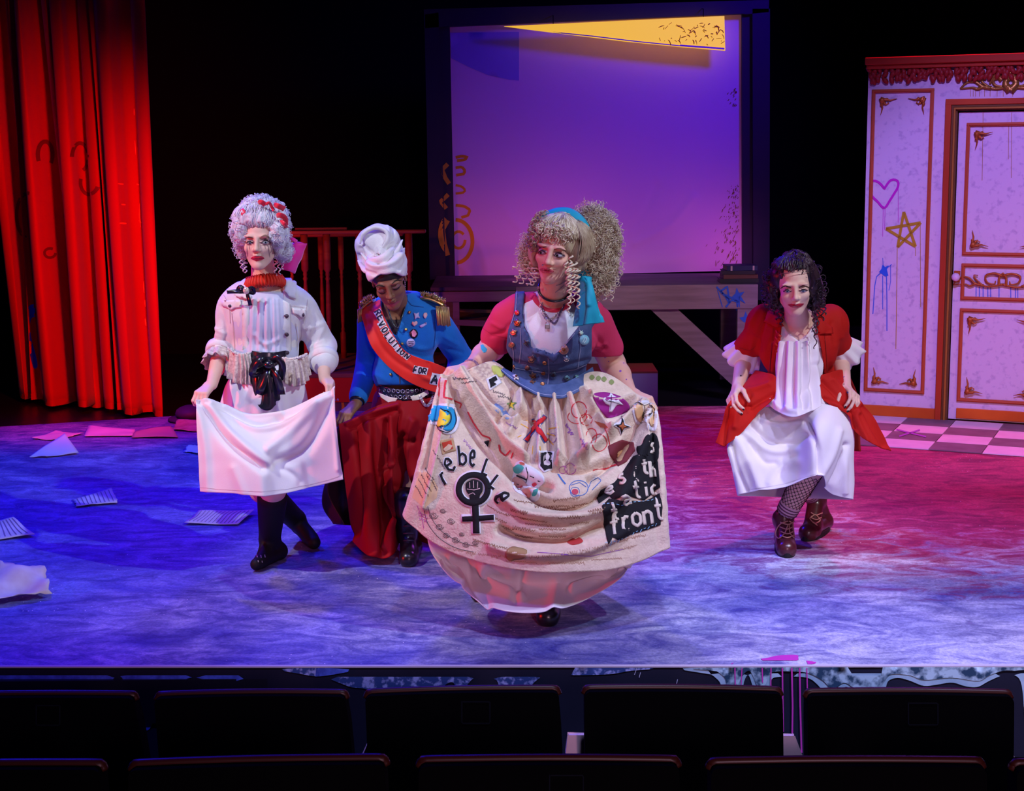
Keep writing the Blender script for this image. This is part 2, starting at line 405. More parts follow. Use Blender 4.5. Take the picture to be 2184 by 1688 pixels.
# painted stage deck
def floor_mat():
    m=bpy.data.materials.new('painted_deck'); m.use_nodes=True; nt=m.node_tree; b=nt.nodes['Principled BSDF']; L=nt.links.new; N=nt.nodes.new
    tc=N('ShaderNodeTexCoord')
    def mp(sc,rot=0):
        q=N('ShaderNodeMapping'); q.inputs['Scale'].default_value=sc; q.inputs['Rotation'].default_value=(0,0,rot); L(tc.outputs['Object'],q.inputs['Vector']); return q
    def noi(v,s,d,dist=0,rg=.55):
        n=N('ShaderNodeTexNoise'); n.inputs['Scale'].default_value=s; n.inputs['Detail'].default_value=d; n.inputs['Distortion'].default_value=dist; n.inputs['Roughness'].default_value=rg; L(v.outputs[0],n.inputs['Vector']); return n
    def ramp(n,a,ca,c,cc):
        r=N('ShaderNodeValToRGB'); e=r.color_ramp.elements; e[0].position=a;e[0].color=(*ca,1);e[1].position=c;e[1].color=(*cc,1); L(n.outputs['Fac'],r.inputs['Fac']); return r
    def mix(f,a,c,mode='MIX',fac=None):
        x=N('ShaderNodeMix'); x.data_type='RGBA'; x.blend_type=mode
        if f is not None: L(f,x.inputs[0])
        else: x.inputs[0].default_value=fac
        L(a,x.inputs[6]); L(c,x.inputs[7]); return x
    big=noi(mp((.8,1.3,1),.2),1.5,6,.8,.6); base=ramp(big,.36,(.13,.14,.42),.62,(.74,.74,.86))
    fine=noi(mp((1,.8,1),.35),75,5,.3,.8); fr=ramp(fine,.40,(.42,.42,.5),.60,(1,1,1))
    sw=noi(mp((1.0,1.9,1),.22),4.2,9,1.6,.68); sr=ramp(sw,.38,(.30,.30,.50),.60,(1,1,1))
    c=mix(None,base.outputs[0],fr.outputs[0],'MULTIPLY',.65); c=mix(None,c.outputs[2],sr.outputs[0],'MULTIPLY',.9)
    # magenta on the right of the deck: some spray paint, mostly painted-in light
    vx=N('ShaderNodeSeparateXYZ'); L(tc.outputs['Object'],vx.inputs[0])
    # position mask built from patches of paint and painted-in light: centre given in object space of the deck (deck origin = its centre)
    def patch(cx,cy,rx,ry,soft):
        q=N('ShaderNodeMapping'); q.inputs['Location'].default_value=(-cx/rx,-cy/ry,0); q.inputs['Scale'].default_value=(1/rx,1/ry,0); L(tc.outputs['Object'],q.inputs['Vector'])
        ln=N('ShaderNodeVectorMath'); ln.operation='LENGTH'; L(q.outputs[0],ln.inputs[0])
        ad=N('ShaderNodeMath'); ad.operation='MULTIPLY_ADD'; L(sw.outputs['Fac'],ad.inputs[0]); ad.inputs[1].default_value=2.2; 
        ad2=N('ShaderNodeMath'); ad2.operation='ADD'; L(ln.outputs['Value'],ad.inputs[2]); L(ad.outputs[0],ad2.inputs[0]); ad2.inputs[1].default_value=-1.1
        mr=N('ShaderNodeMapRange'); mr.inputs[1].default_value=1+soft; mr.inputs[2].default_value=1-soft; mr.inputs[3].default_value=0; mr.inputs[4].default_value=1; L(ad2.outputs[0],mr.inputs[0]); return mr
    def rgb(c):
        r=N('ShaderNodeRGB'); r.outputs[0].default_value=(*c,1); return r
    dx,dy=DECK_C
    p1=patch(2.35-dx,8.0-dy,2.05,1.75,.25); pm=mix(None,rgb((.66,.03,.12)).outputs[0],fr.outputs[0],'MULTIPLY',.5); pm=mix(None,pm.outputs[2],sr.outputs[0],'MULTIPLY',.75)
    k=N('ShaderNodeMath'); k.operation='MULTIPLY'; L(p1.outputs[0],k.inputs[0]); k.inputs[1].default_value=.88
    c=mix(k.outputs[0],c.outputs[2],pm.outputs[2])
    p2=patch(-2.2-dx,6.6-dy,2.3,3.2,.5); pb=mix(None,rgb((.14,.13,.72)).outputs[0],fr.outputs[0],'MULTIPLY',.5); pb=mix(None,pb.outputs[2],sr.outputs[0],'MULTIPLY',.9)  # blue light over the left of the deck, put into its colour
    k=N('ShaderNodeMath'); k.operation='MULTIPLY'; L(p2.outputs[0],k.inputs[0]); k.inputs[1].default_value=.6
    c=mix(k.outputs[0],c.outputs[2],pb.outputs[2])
    # flecks of pale paint
    vo=N('ShaderNodeTexVoronoi'); vo.inputs['Scale'].default_value=38; vm=mp((1,.6,1),.6); L(vm.outputs[0],vo.inputs['Vector'])
    vr=N('ShaderNodeMapRange'); vr.inputs[1].default_value=.10; vr.inputs[2].default_value=.07; L(vo.outputs['Distance'],vr.inputs[0])
    gate=noi(mp((1,1,1),1),2.2,3); gr=N('ShaderNodeMapRange'); gr.inputs[1].default_value=.52; gr.inputs[2].default_value=.6; L(gate.outputs['Fac'],gr.inputs[0])
    k=N('ShaderNodeMath'); k.operation='MULTIPLY'; L(vr.outputs[0],k.inputs[0]); L(gr.outputs[0],k.inputs[1])
    c=mix(k.outputs[0],c.outputs[2],rgb((.8,.75,.9)).outputs[0])
    L(c.outputs[2],b.inputs['Base Color']); b.inputs['Roughness'].default_value=.62; b.inputs['Specular IOR Level'].default_value=.25
    bp=N('ShaderNodeBump'); bp.inputs['Strength'].default_value=.12; L(sw.outputs['Fac'],bp.inputs['Height']); L(bp.outputs[0],b.inputs['Normal'])
    return m
fl=G(0,1421); fr_=G(2184,1419); d=(fr_-fl); sl=d[1]/d[0]
def frontY(x): return fl[1]+(x-fl[0])*sl
XL,XR=-5.2,5.2; YB=9.75
V=[(XL,frontY(XL),0),(XR,frontY(XR),0),(XR,YB+.35,0),(1.3,YB+.35,0),(.0,YB+.42,0),(-2.0,YB+.25,0),(XL,YB-.75,0)]
n=len(V); V2=[(a,b,-.04) for a,b,c in V]
VV=np.array(V+V2); DECK_C=(VV[:,0].mean(),VV[:,1].mean())
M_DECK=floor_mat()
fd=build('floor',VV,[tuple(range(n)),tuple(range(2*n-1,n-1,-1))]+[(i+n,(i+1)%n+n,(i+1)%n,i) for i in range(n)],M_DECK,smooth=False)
tag(fd,'raised stage deck painted cloudy blue, lavender and magenta, with blue and magenta light painted in','stage floor',kind='structure')
b=MB(); b.box((XL-1,frontY(0)+.02,-.2),(XR+1,13.5,-.045)); tag(b.build('floor',mat('black_deck',(.012,.012,.02),.35,spec=.4),smooth=False),'black glossy stage floor behind the painted deck','stage floor',kind='structure')
b=MB(); b.box((-7,-1,-1.3),(7,5.3,-1.2)); tag(b.build('floor',mat('house_carpet',(.02,.01,.014),.9,bump=.3,bs=80),smooth=False),'dark auditorium floor under the seat rows','floor',kind='structure')
def Vq(a,b_,c,d_): return [a,b_,c,d_]
M_FAS=mat('fascia_black',(.008,.009,.022),.7,col2=(.012,.014,.035),vs=3,spec=.2)
A=np.array([(XL,frontY(XL)-.004,-.004),(XR,frontY(XR)-.004,-.004),(XR,frontY(XR)-.004,-1.2),(XL,frontY(XL)-.004,-1.2)]); Bk=A+np.array([0,.04,0])
wf=build('wall_front',np.concatenate([A,Bk]),[(0,3,2,1),(4,5,6,7),(0,1,5,4),(1,2,6,5),(2,3,7,6),(3,0,4,7)],M_FAS,smooth=False); tag(wf,'black front face of the stage with drips of blue and white paint','stage front',kind='structure')
e0=np.array([XL,frontY(XL)-.008,0.0]); e1=np.array([XR,frontY(XR)-.008,.0])
tr=build('trim_1',[e0,e1,e1+[0,.010,.002],e0+[0,.010,.002],e0+[0,0,-.005],e1+[0,0,-.005],e1+[0,.01,-.005],e0+[0,.01,-.005]],[(0,1,2,3),(0,4,5,1),(4,7,6,5),(3,2,6,7),(0,3,7,4),(1,5,6,2)],mat('edge_wood',(.55,.5,.6),.6),smooth=False); tag(tr,'thin pale edging along the front of the stage','trim',kind='structure')
FB=bv(A,np.array([[0,1,2,3]]))
def drips(name,top,pts,m,lab):
    return decal(name,FB,m,wf,polys=[pts],off=.003,step=14,label=lab)
M_DB=mat('drip_blue',(.10,.20,.85),.6,col2=(.05,.09,.5),vs=30); M_DW=mat('drip_white',(.02,.06,.12),.6,col2=(.42,.62,.75),vs=26,lo=.42,hi=.58); M_DS=mat('drip_speckled',(.03,.07,.25),.6,col2=(.35,.42,.8),vs=45,lo=.5,hi=.62)
M_DWE=mat('drip_white_edge',(.42,.6,.75),.6,col2=(.25,.42,.55),vs=12)
p1=[(-60,1424),(690,1424),(690,1442),(600,1440),(560,1437),(520,1448),(490,1455),(450,1453),(410,1445),(375,1460),(345,1476),(325,1474),(322,1500),(325,1540),(318,1556),(310,1554),(304,1520),(300,1487),(285,1495),(270,1480),(262,1448),(250,1443),(225,1460),(195,1474),(170,1468),(145,1452),(125,1458),(122,1500),(120,1560),(60,1560),(48,1510),(42,1470),(20,1462),(0,1470),(-60,1480)]
drips('paint_drip',0,sm(p1,140,True),M_DB,'dark blue dripping paint')
p2=[(650,1424),(1345,1424),(1335,1432),(1300,1438),(1250,1440),(1220,1440),(1190,1440),(1160,1442),(1140,1455),(1128,1472),(1122,1500),(1110,1500),(1108,1470),(1085,1475),(1080,1500),(1065,1500),(1062,1455),(1040,1446),(1010,1447),(990,1470),(978,1476),(965,1455),(945,1465),(940,1480),(920,1478),(900,1465),(870,1470),(842,1480),(836,1520),(828,1548),(815,1550),(805,1520),(798,1490),(780,1470),(750,1466),(720,1455),(690,1444),(655,1440)]
drips('paint_drip',0,sm(p2,150,True),M_DS,'speckled blue dripping paint')
p3=[(1505,1423),(2260,1422),(2260,1700),(2196,1700),(2190,1600),(2184,1520),(2178,1460),(2165,1441),(2140,1440),(2110,1452),(2085,1465),(2060,1464),(2030,1456),(2000,1460),(1970,1463),(1940,1452),(1915,1446),(1895,1452),(1888,1470),(1884,1482),(1820,1480),(1808,1466),(1798,1468),(1788,1482),(1762,1482),(1745,1462),(1725,1447),(1695,1443),(1660,1444),(1645,1450),(1637,1478),(1610,1478),(1604,1460),(1596,1440),(1588,1450),(1578,1478),(1545,1478),(1535,1455),(1520,1440)]
decal('paint_drip',FB,M_DWE,wf,polys=[sm(p3,170,True)],off=.003,step=14,label='whitish dripping paint')
p4=[(x,min(y-11,1470) if y>1424 else y) for x,y in p3 if x<2178]+[]
p4=[(1520,1424),(2175,1423),(2165,1430),(2140,1430),(2110,1440),(2085,1452),(2030,1445),(1970,1450),(1940,1440),(1900,1438),(1884,1455),(1870,1470),(1825,1468),(1800,1456),(1775,1470),(1755,1452),(1725,1436),(1695,1432),(1645,1434),(1632,1460),(1615,1462),(1605,1440),(1596,1430),(1584,1440),(1570,1464),(1552,1464),(1545,1445),(1530,1432)]
decal('paint_drip',FB,M_DW,wf,polys=[sm(p4,120,True)],off=.005,step=12,label='dark speckle over the white paint')
M_PK=mat('pink_paint',(.60,.04,.42),.7)
decal('paint_drip',FB,M_PK,wf,strokes=[([(1567,1424),(1568,1478)],2.5),([(1582,1424),(1580,1470)],2),([(1625,1424),(1626,1455)],2.5),([(1644,1424),(1643,1480)],2.5),([(1668,1424),(1670,1560)],3),([(1688,1424),(1690,1505),(1689,1572)],3.5),([(1705,1424),(1706,1500),(1709,1605)],3.5),([(1720,1424),(1722,1495)],2.5)],off=.007,label='thin pink drips')
DKB=bv(np.array([(XL,frontY(XL),0),(XR,frontY(XR),0),(XR,12,0),(XL,12,0)]),np.array([[0,1,2,3]]))
decal('paint_splash',DKB,M_PK,fd,polys=[sm([(1560,1419),(1590,1409),(1630,1406),(1660,1400),(1700,1399),(1705,1408),(1740,1414),(1722,1419),(1640,1420)],40,True)],off=.002,step=8,label='pink paint splashed at the front edge')
M_SEAM=mat('deck_seam',(.03,.03,.12),.8)
decal('seam',DKB,M_SEAM,fd,strokes=[([(1430,880),(1437,1040),(1442,1230),(1446,1419)],1.2),([(860,1215),(800,1300),(742,1419)],1.2),([(2120,1240),(2184,1320)],1.2)],off=.0015,step=25,label='fine joint between deck boards')
# fine scattered pale scratches on the fascia
decal('scratch',FB,mat('chalk',(.5,.55,.7),.8),wf,strokes=[([(1358,1425),(1353,1439)],1.3),([(1366,1434),(1363,1445)],1.3),([(1445,1449),(1441,1465)],1.3)],off=.004)
# black box of the theatre
for nm,lo,hi,lab in (('wall_back',(-7,13.3,-.1),(7,13.4,5.6),'black wall behind the stage'),('wall_left',(-6.3,4.6,-.1),(-6.2,13.4,5.6),'black side wall at the left of the stage'),('wall_right',(6.2,4.6,-.1),(6.3,13.4,5.6),'black side wall at the right of the stage'),('ceiling',(-7,3.5,5.6),(7,13.4,5.7),'black ceiling over the stage')):
    b=MB(); b.box(lo,hi); tag(b.build(nm,M_BLACK,smooth=False),lab,'wall' if nm!='ceiling' else 'ceiling',kind='structure')
# ---------------------------------------------------------------- curtain
M_CUR=mat('curtain_red',(.62,.012,.008),.85,col2=(.5,.010,.006),vs=3,bump=.15,bs=260,spec=.08,sheen=.15,stretch=(1,1,.15))
ct=thing('curtain',P(190,870,10.4)*[1,1,0]+[0,0,.0],'tall red pleated stage curtain hanging at the left, marked with faint spray paint','curtain')
def curtain_panel(x0t,x0b,x1t,x1b,Yt,yb,ph,amp,npl,topw):
    # panel between two lean lines; pleats as rounded boxes
    nu,nv=int(60+npl*26),40; V=[]
    for j in range(nv):
        v=j/(nv-1); 
        for i in range(nu):
            u=i/(nu-1); xt=x0t+(x1t-x0t)*u; xb=x0b+(x1b-x0b)*u; x=xt+(xb-xt)*v; y=-160+(yb[0]+(yb[1]-yb[0])*u+160)*v
            s=math.sin(u*npl*2*math.pi+ph+.3*math.sin(v*3)); s=math.copysign(abs(s)**.55,s)
            s+= .25*math.sin(u*npl*6.1+v*2+ph*3)
            q=P(x,y,Yt); q[1]+=amp*s*(.55+.45*v); q[0]+=.02*math.sin(u*npl*4*math.pi+ph)*.6
            V.append(q)
    F=[(j*nu+i,(j+1)*nu+i,(j+1)*nu+i+1,j*nu+i+1) for j in range(nv-1) for i in range(nu-1)]
    return np.array(V),F
cp=[(-75,30,20,112,10.85,(846,848),1.0,.07,1.6),(0,58,100,248,10.60,(858,864),.2,.08,2.0),(88,166,180,250,10.42,(860,866),2.2,.06,1.5),(168,243,306,353,10.15,(878,886),.6,.06,1.7)]
cV=[]
for a in cp:
    V,F=curtain_panel(a[0],a[1],a[2],a[3],a[4],a[5],a[6],a[7]*1.9,a[8],0); cV.append((V,F)); build('curtain_panel',V,F,M_CUR,ct,solid=.006)
    bm=MB(); nu=int(60+a[8]*26); bt=V[-nu:]; bb=MB(); W_=[]
    for q in bt: W_+= [q+[0,-.006,.0],q+[0,-.006,.045]]
    bb.add(np.array(W_),[(2*i,2*i+2,2*i+3,2*i+1) for i in range(nu-1)]); bb.build('hem',mat('curtain_hem',(.5,.010,.006),.85),ct,label='stitched bottom hem')
def joinb(L):
    V=[];F=[];n=0
    for a,f in L: V+=a.tolist(); F+=[tuple(i+n for i in q) for q in f]; n+=len(a)
    return BVHTree.FromPolygons(V,F)
CB=joinb(cV)
arc=lambda cx,cy,rx,ry,a0,a1,n=20:[(cx+rx*math.cos(math.radians(a)),cy+ry*math.sin(math.radians(a))) for a in np.linspace(a0,a1,n)]
decal('spray_paint',CB,mat('spray_dark',(.20,.008,.012),.9),ct,strokes=[(arc(95,330,16,28,150,400),9),(arc(170,335,18,30,180,430),8),(arc(190,390,20,25,20,200),8),(arc(60,460,26,48,-80,-260),8),(arc(105,540,12,10,0,300),6)],off=.006,label='faint dark loops of spray paint')
decal('spray_paint',CB,mat('spray_blue',(.02,.03,.5),.9),ct,polys=[sm([(56,668),(62,652),(76,650),(82,662),(78,674),(66,680),(63,700),(68,730),(78,765),(80,782),(72,786),(66,770),(58,730),(54,690)],40,True)],off=.006,label='blue spray paint comma')
decal('spray_paint',CB,mat('spray_orange',(1.0,.16,.02),.8),ct,strokes=[([(287,232),(287,246)],3),([(250,392),(262,393)],3),([(292,393),(298,394)],3),([(257,436),(266,437)],3),([(254,476),(268,477)],4),([(299,434),(298,460),(301,485)],3),([(296,470),(307,477)],3),([(307,600),(308,625)],3),([(310,640),(311,655)],3),([(310,680),(312,695)],4),([(288,300),(290,330)],2)],off=.006,step=3,taper=True,label='small orange paint flecks')
# ---------------------------------------------------------------- projection screen and its frame
SY=11.45
M_SCR=mat('screen_cloth',(.84,.56,.88),.85,bump=.15,bs=500,spec=.05)
sc_=thing('projection_screen',P(1270,580,SY),'large white cloth screen glowing violet, in a black frame above the platform','screen')
rows=[[(950,48,SY),(1270,34,SY),(1592,22,SY)],[(958,230,SY),(1270,220,SY),(1592,208,SY)],[(960,420,SY),(1270,405,SY+.01),(1592,395,SY)],[(964,594,SY),(1275,585,SY),(1592,577,SY)]]
S=Surf(rows,120,90,folds=[([(1480,420),(1430,480),(1355,520)],.012,7),([(1400,400),(1370,460),(1330,500)],-.008,8),([(1550,480),(1480,540),(1370,565)],.006,5),([(1000,480),(1030,540),(1040,590)],.008,6),([(975,560),(1000,590)],.008,4),([(1070,440),(1120,500)],.005,8),([(1420,540),(1350,556)],.005,4)],wr=.002,wrs=3)
S.build('screen_cloth',M_SCR,sc_,solid=0); SB=S.bvh()
M_FR=mat('frame_black',(.02,.018,.05),.6,col2=(.03,.022,.05),vs=4,spec=.3)
for q,nm in (([(904,20),(1640,0),(1640,26),(1592,30),(1585,29),(958,56),(905,60)],'header_beam'),([(905,30),(934,28),(950,592),(918,596)],'frame_post'),([(934,30),(958,28),(970,594),(950,596)],'inner_post'),([(1583,20),(1606,20),(1606,596),(1584,596)],'inner_post'),([(1606,20),(1641,20),(1640,640),(1606,640)],'frame_post')):
    b=MB(); b.prism(q,SY-.10 if 'inner' not in nm else SY-.05,.12 if 'inner' not in nm else .06); b.build(nm,M_FR,sc_,smooth=False,bevel=.004)
decal('screen_shadow',SB,mat('screen_shadow_tint',(.34,.26,.84),.85),sc_,polys=[[(960,70),(1107,68),(1107,172),(1085,170),(1040,160),(1000,143),(962,124)]],off=.003,step=15,label='painted dark blue quarter-round shadow in the upper left corner')  # shadow on the screen, laid on as a tinted decal
M_SPO=mat('spray_mustard',(.85,.42,.02),.8); M_SPY=mat('spray_mustard_dark',(.60,.36,.03),.8)
decal('spray_paint',SB,M_SPO,sc_,strokes=[([(972,336),(985,333),(997,335),(992,341),(975,343)],6),([(972,358),(985,356),(992,364),(990,371),(973,374)],6),([(972,395),(985,398),(993,406),(988,411),(972,413)],5),([(972,438),(990,440),(1003,448),(998,460),(984,464)],6),(arc(972,515,36,46,-90,85),8),(arc(978,512,14,18,0,320),6)],off=.003,label='mustard orange spray-painted loops')
FBV=joinb([prism([(905,30),(934,28),(950,592),(918,596)],SY-.10,.05),prism([(934,30),(958,28),(970,594),(950,596)],SY-.05,.05)])
decal('spray_paint',FBV,M_SPY,sc_,strokes=[([(955,350),(943,362),(950,380),(958,392)],9),([(956,415),(940,430),(952,445)],9),([(955,470),(944,490),(948,520),(955,545)],10),(arc(962,500,24,40,120,240),7)],off=.004,label='mustard spray paint carried over the frame')
# paint spatter on the right of the screen
M_SPT=mat('paint_spatter',(.30,.16,.05),.8); b=MB(); rr=random.Random(3)
for i in range(150):
    t=rr.random(); y=390+t*170; x=1578-abs(rr.gauss(0,1))*(10+16*t)-rr.random()*6; L_=rr.uniform(2,9)*(.5+t); a=math.radians(rr.uniform(95,125))
    V,F=drape_stroke(SB,[(x,y),(x+math.cos(a)*L_,y+math.sin(a)*L_)],rr.uniform(.8,2.2),.002,4,True)
    if F: b.add(V,F)
for i in range(22):
    x=1572-abs(rr.gauss(0,8)); y=185+rr.random()*40; V,F=drape_stroke(SB,[(x,y),(x-3,y+4)],2,.002,4,True)
    if F: b.add(V,F)
b.build('paint_spatter',M_SPT,sc_,kind='stuff')
# yellow slanted board at the top, its light added as emission
yb_=thing('glow_board',P(1330,70,SY-.25),'yellow wedge board with added glow, spattered with red, hung at the top of the screen','glowing board')
YP=[(1075,56),(1545,34),(1547,108),(1450,100),(1330,88),(1200,72),(1120,62)]
for hx in (1180,1500):
    a=P(hx,52 if hx<1300 else 38,SY-.205); b=MB(); b.tube([a,a+[0,0,.06],[a[0],SY-.11,a[2]+.07]],.003,5); b.build('hanging_wire',M_BLACK,yb_)
b=MB(); b.prism(YP,SY-.22,.03); b.build('board',mat('glowing_yellow',(.80,.52,.08),.6,emit=(.95,.54,.03),es=.85),yb_,smooth=False)
YB_=joinb([prism(YP,SY-.22,.03)])
decal('board_edge',YB_,mat('pale_edge',(.85,.9,.75),.5),yb_,strokes=[([(1180,70),(1260,78),(1360,90),(1450,99)],5),([(1450,97),(1545,104)],4)],off=.003,label='pale bright lower edge')
decal('board_edge',YB_,mat('dark_edge',(.03,.02,.02),.7),yb_,strokes=[([(1100,60),(1200,74),(1330,90),(1450,102),(1546,111)],2.5)],off=.006,label='dark underside line')
b=MB()
for i in range(60):
    x=rr.uniform(1405,1540); y=52+rr.random()*44-(1540-x)*.06; a=rr.uniform(0,6.28); L_=rr.uniform(3,14)
    V,F=drape_stroke(YB_,[(x,y),(x+math.cos(a)*L_*.5+1,y+math.sin(a)*L_*.3),(x+math.cos(a)*L_,y+math.sin(a)*L_*.8+2)],rr.uniform(1,2.4),.005,4,True)
    if F: b.add(V,F)
b.build('red_spatter',mat('red_spat',(.62,.04,.02),.7),yb_,kind='stuff')
# ---------------------------------------------------------------- platform
M_PL=mat('grey_plank',(.26,.20,.20),.7,col2=(.36,.28,.28),vs=3,stretch=(1,1,10),bump=.1,bs=40)
M_PLT=mat('grey_top',(.11,.09,.11),.65,col2=(.15,.12,.14),vs=2,stretch=(1,6,1))
pf=thing('platform',G(1270,905)*[1,0,1]+[0,10.5,0],'grey timber platform with a thick front beam and a diagonal brace under the screen','platform')
PY=10.42; zt=P(1615,606,PY)[2]; zb=P(1615,658,PY)[2]; xl=P(918,620,PY)[0]; xm=P(1100,620,PY)[0]; xr=P(1616,620,PY)[0]
b=MB(); b.box((xl,PY,zt-.028),(xr,SY-.13,zt)); b.build('platform_top',M_PLT,pf,smooth=False,bevel=.004)
b=MB(); b.box((xm,PY-.02,zb),(xr,PY+.03,zt-.001)); b.build('front_beam',M_PL,pf,smooth=False,bevel=.004)
b=MB(); b.box((xl+.02,PY-.015,zt-.10),(xm,PY+.03,zt-.03)); b.build('front_beam',M_PL,pf,smooth=False,bevel=.004)
lx0=P(1572,700,PY)[0]; lx1=P(1613,700,PY)[0]
for x0,x1,yy in ((lx0,lx1,PY-.01),(P(966,660,PY)[0],P(980,660,PY)[0],PY+.0),(lx0,lx1,SY-.22),(xl+.06,xl+.14,SY-.22)):
    b=MB(); b.box((x0,yy,0),(x1,yy+.06,zb if x0>0 else zt-.1)); b.build('leg',M_PL,pf,smooth=False,bevel=.003)
b=MB(); b.prism([(965,683),(1060,686),(1060,697),(965,694)],PY-.01,.5); b.build('shelf_rail',M_PL,pf,smooth=False,bevel=.003)
b=MB(); b.prism([(980,660),(1060,662),(1060,668),(980,666)],PY+.25,.04); b.build('shelf_rail',M_PL,pf,smooth=False,bevel=.003)
b=MB(); b.prism([(1385,657),(1442,658),(1572,778),(1572,826),(1565,825)],PY+.0,.05); b.build('brace',M_PL,pf,smooth=False,bevel=.003)
M_BS=mat('blue_paint',(.04,.16,.62),.7)
PB=joinb([( (lambda v:(v[0],v[1]))(prism([(1100,600),(1616,600),(1616,658),(1100,658)],PY-.02,.02)) ),prism([(1572,650),(1613,650),(1613,900),(1572,900)],PY-.01,.02)])
decal('painted_star',PB,M_BS,pf,strokes=[([(1530,618),(1542,660),],2),([(1528,612),(1556,640),(1536,622),(1551,611),(1556,648),(1545,628),(1578,645),(1560,640),(1548,655)],4),([(1577,632),(1577,655)],2)],polys=[[(1571,613),(1576,625),(1588,622),(1580,632),(1590,648),(1577,640),(1572,664),(1569,640),(1560,634),(1568,626)]],off=.006,step=5,label='blue painted stars')
decal('painted_star',PB,M_BS,pf,polys=[[(1590,664),(1594,674),(1600,672),(1597,682),(1592,690),(1584,686),(1577,678),(1586,676)]],off=.003,step=5,label='blue painted star on the leg')
# books on the platform
bk=[((1549,568,1615,583),(.012,.02,.10),'topmost book of the stack on the platform, dark blue with pale bands on its spine'),((1541,579,1613,588),(.02,.012,.02),'second book of the stack on the platform, dark cover with a worn edge'),((1542,586,1616,595),(.16,.05,.03),'third book of the stack on the platform, brown with pale page edges'),((1536,593,1619,604),(.012,.012,.018),'bottom book of the stack on the platform, widest and black')]
for i,((x0,y0,x1,y1),c,lab) in enumerate(bk):
    a=P(x0,y1,PY+.08); e=P(x1,y0,PY+.08); z0=zt+[.084,.058,.030,.001][i]; z1=zt+[.118,.083,.057,.029][i]
    t=thing('book',((a[0]+e[0])/2,PY+.16,z0),lab,'book','books stacked on the platform'); rot=Matrix.Rotation([.05,-.08,.03,-.02][i],3,'Z'); L_=(e[0]-a[0])/2; ctr=[(a[0]+e[0])/2,PY+.17,0]
    mc=mat('book_cover_%d'%i,c,.5,spec=.5)
    b=MB(); b.box((-L_,-.09,z0),(L_,.09,z0+.004),rot,ctr); b.box((-L_,-.09,z1-.004),(L_,.09,z1),rot,ctr); b.box((-L_,-.094,z0),(L_,-.088,z1),rot,ctr); b.build('cover',mc,t,smooth=False,bevel=.001)
    b=MB(); b.box((-L_+.004,-.086,z0+.004),(L_-.004,.084,z1-.004),rot,ctr); b.build('pages',mat('book_pages',(.5,.42,.30),.8),t,smooth=False)
    if i==0:
        for xx in (-.72,.72):
            b=MB(); b.box((L_*xx-.006,-.096,z0+.001),(L_*xx+.006,-.0945,z1-.001),rot,ctr); b.build('spine_band',mat('pale_band',(.75,.6,.5),.5),t,smooth=False)
# boxes under and beside the platform
M_LB=mat('pale_blue_box',(.30,.42,.55),.7,col2=(.26,.38,.5),vs=3); M_BT=mat('brown_top',(.16,.06,.035),.6)
def crate(poly,Y,dep,lab,top=True):
    pts=np.array([P(x,y,Y) for x,y in poly]); x0,x1=pts[:,0].min(),pts[:,0].max(); z0,z1=0,pts[:,2].max()
    t=thing('wooden_box',((x0+x1)/2,Y+dep/2,0),lab,'box'); b=MB(); b.box((x0,Y,0),(x1,Y+.015,z1-.012)); b.build('front_panel',M_LB,t,smooth=False)
    for xx in ((x0,x0+.015),(x1-.015,x1)):
        b=MB(); b.box((xx[0],Y+.015,0),(xx[1],Y+dep,z1-.012)); b.build('side_panel',M_LB,t,smooth=False)
    b=MB(); b.box((x0,Y,z1-.012),(x1,Y+dep,z1)); b.build('lid',M_BT,t,smooth=False)
crate([(1180,795),(1403,795)],9.75,.38,'pale blue box with a brown top behind the woman in the painted skirt')
crate([(1255,742),(1322,728)],10.6,.4,'taller blue box in the shadow under the platform')
b=MB(); b.box((P(1560,780,11.9)[0],11.9,-.045),(P(1850,780,11.9)[0],12.0,.30)); b.build('step_rail',mat('violet_step',(.05,.03,.12),.7),smooth=False)
o=bpy.data.objects['step_rail']; tag(o,'low violet step edge in the dark beside the white set wall','step')
# ---------------------------------------------------------------- stair unit with balustrade (left)
st=thing('stair_platform',(P(780,870,10.2)[0],10.2,0),'low red stair platform with turned balusters and a dark red handrail','stair platform')
RY=10.05
M_RD=mat('red_wood',(.42,.06,.02),.45,col2=(.30,.035,.015),vs=4,stretch=(1,1,8)); M_RD2=mat('riser_red',(.60,.035,.006),.6); M_TD=mat('tread_brown',(.22,.11,.08),.7,col2=(.30,.15,.10),vs=3,stretch=(1,8,1))
z1=P(750,797,RY)[2]; x0=P(600,800,RY)[0]; x1=P(945,800,RY)[0]
b=MB(); b.box((x0,RY,z1-.03),(x1,RY+1.0,z1)); b.build('tread',M_TD,st,smooth=False,bevel=.004)
b=MB(); b.box((x0,RY-.01,z1-.19),(x1,RY+.02,z1-.028)); b.build('riser',M_RD2,st,smooth=False)
b=MB(); b.box((x0,RY+.0,0),(x1,RY+.02,z1-.19)); b.build('base_panel',mat('base_violet',(.12,.09,.16),.7,col2=(.2,.12,.16),vs=8,stretch=(6,1,1)),st,smooth=False)
BPB=bv(np.array([(x0,RY-.001,0),(x1,RY-.001,0),(x1,RY-.001,.3),(x0,RY-.001,.3)]),np.array([[0,1,2,3]]))
decal('spray_paint',BPB,mat('yellow_spray',(.7,.45,.03),.7),st,strokes=[(arc(712,868,20,26,-90,40),6)],off=.003,label='yellow spray arc')
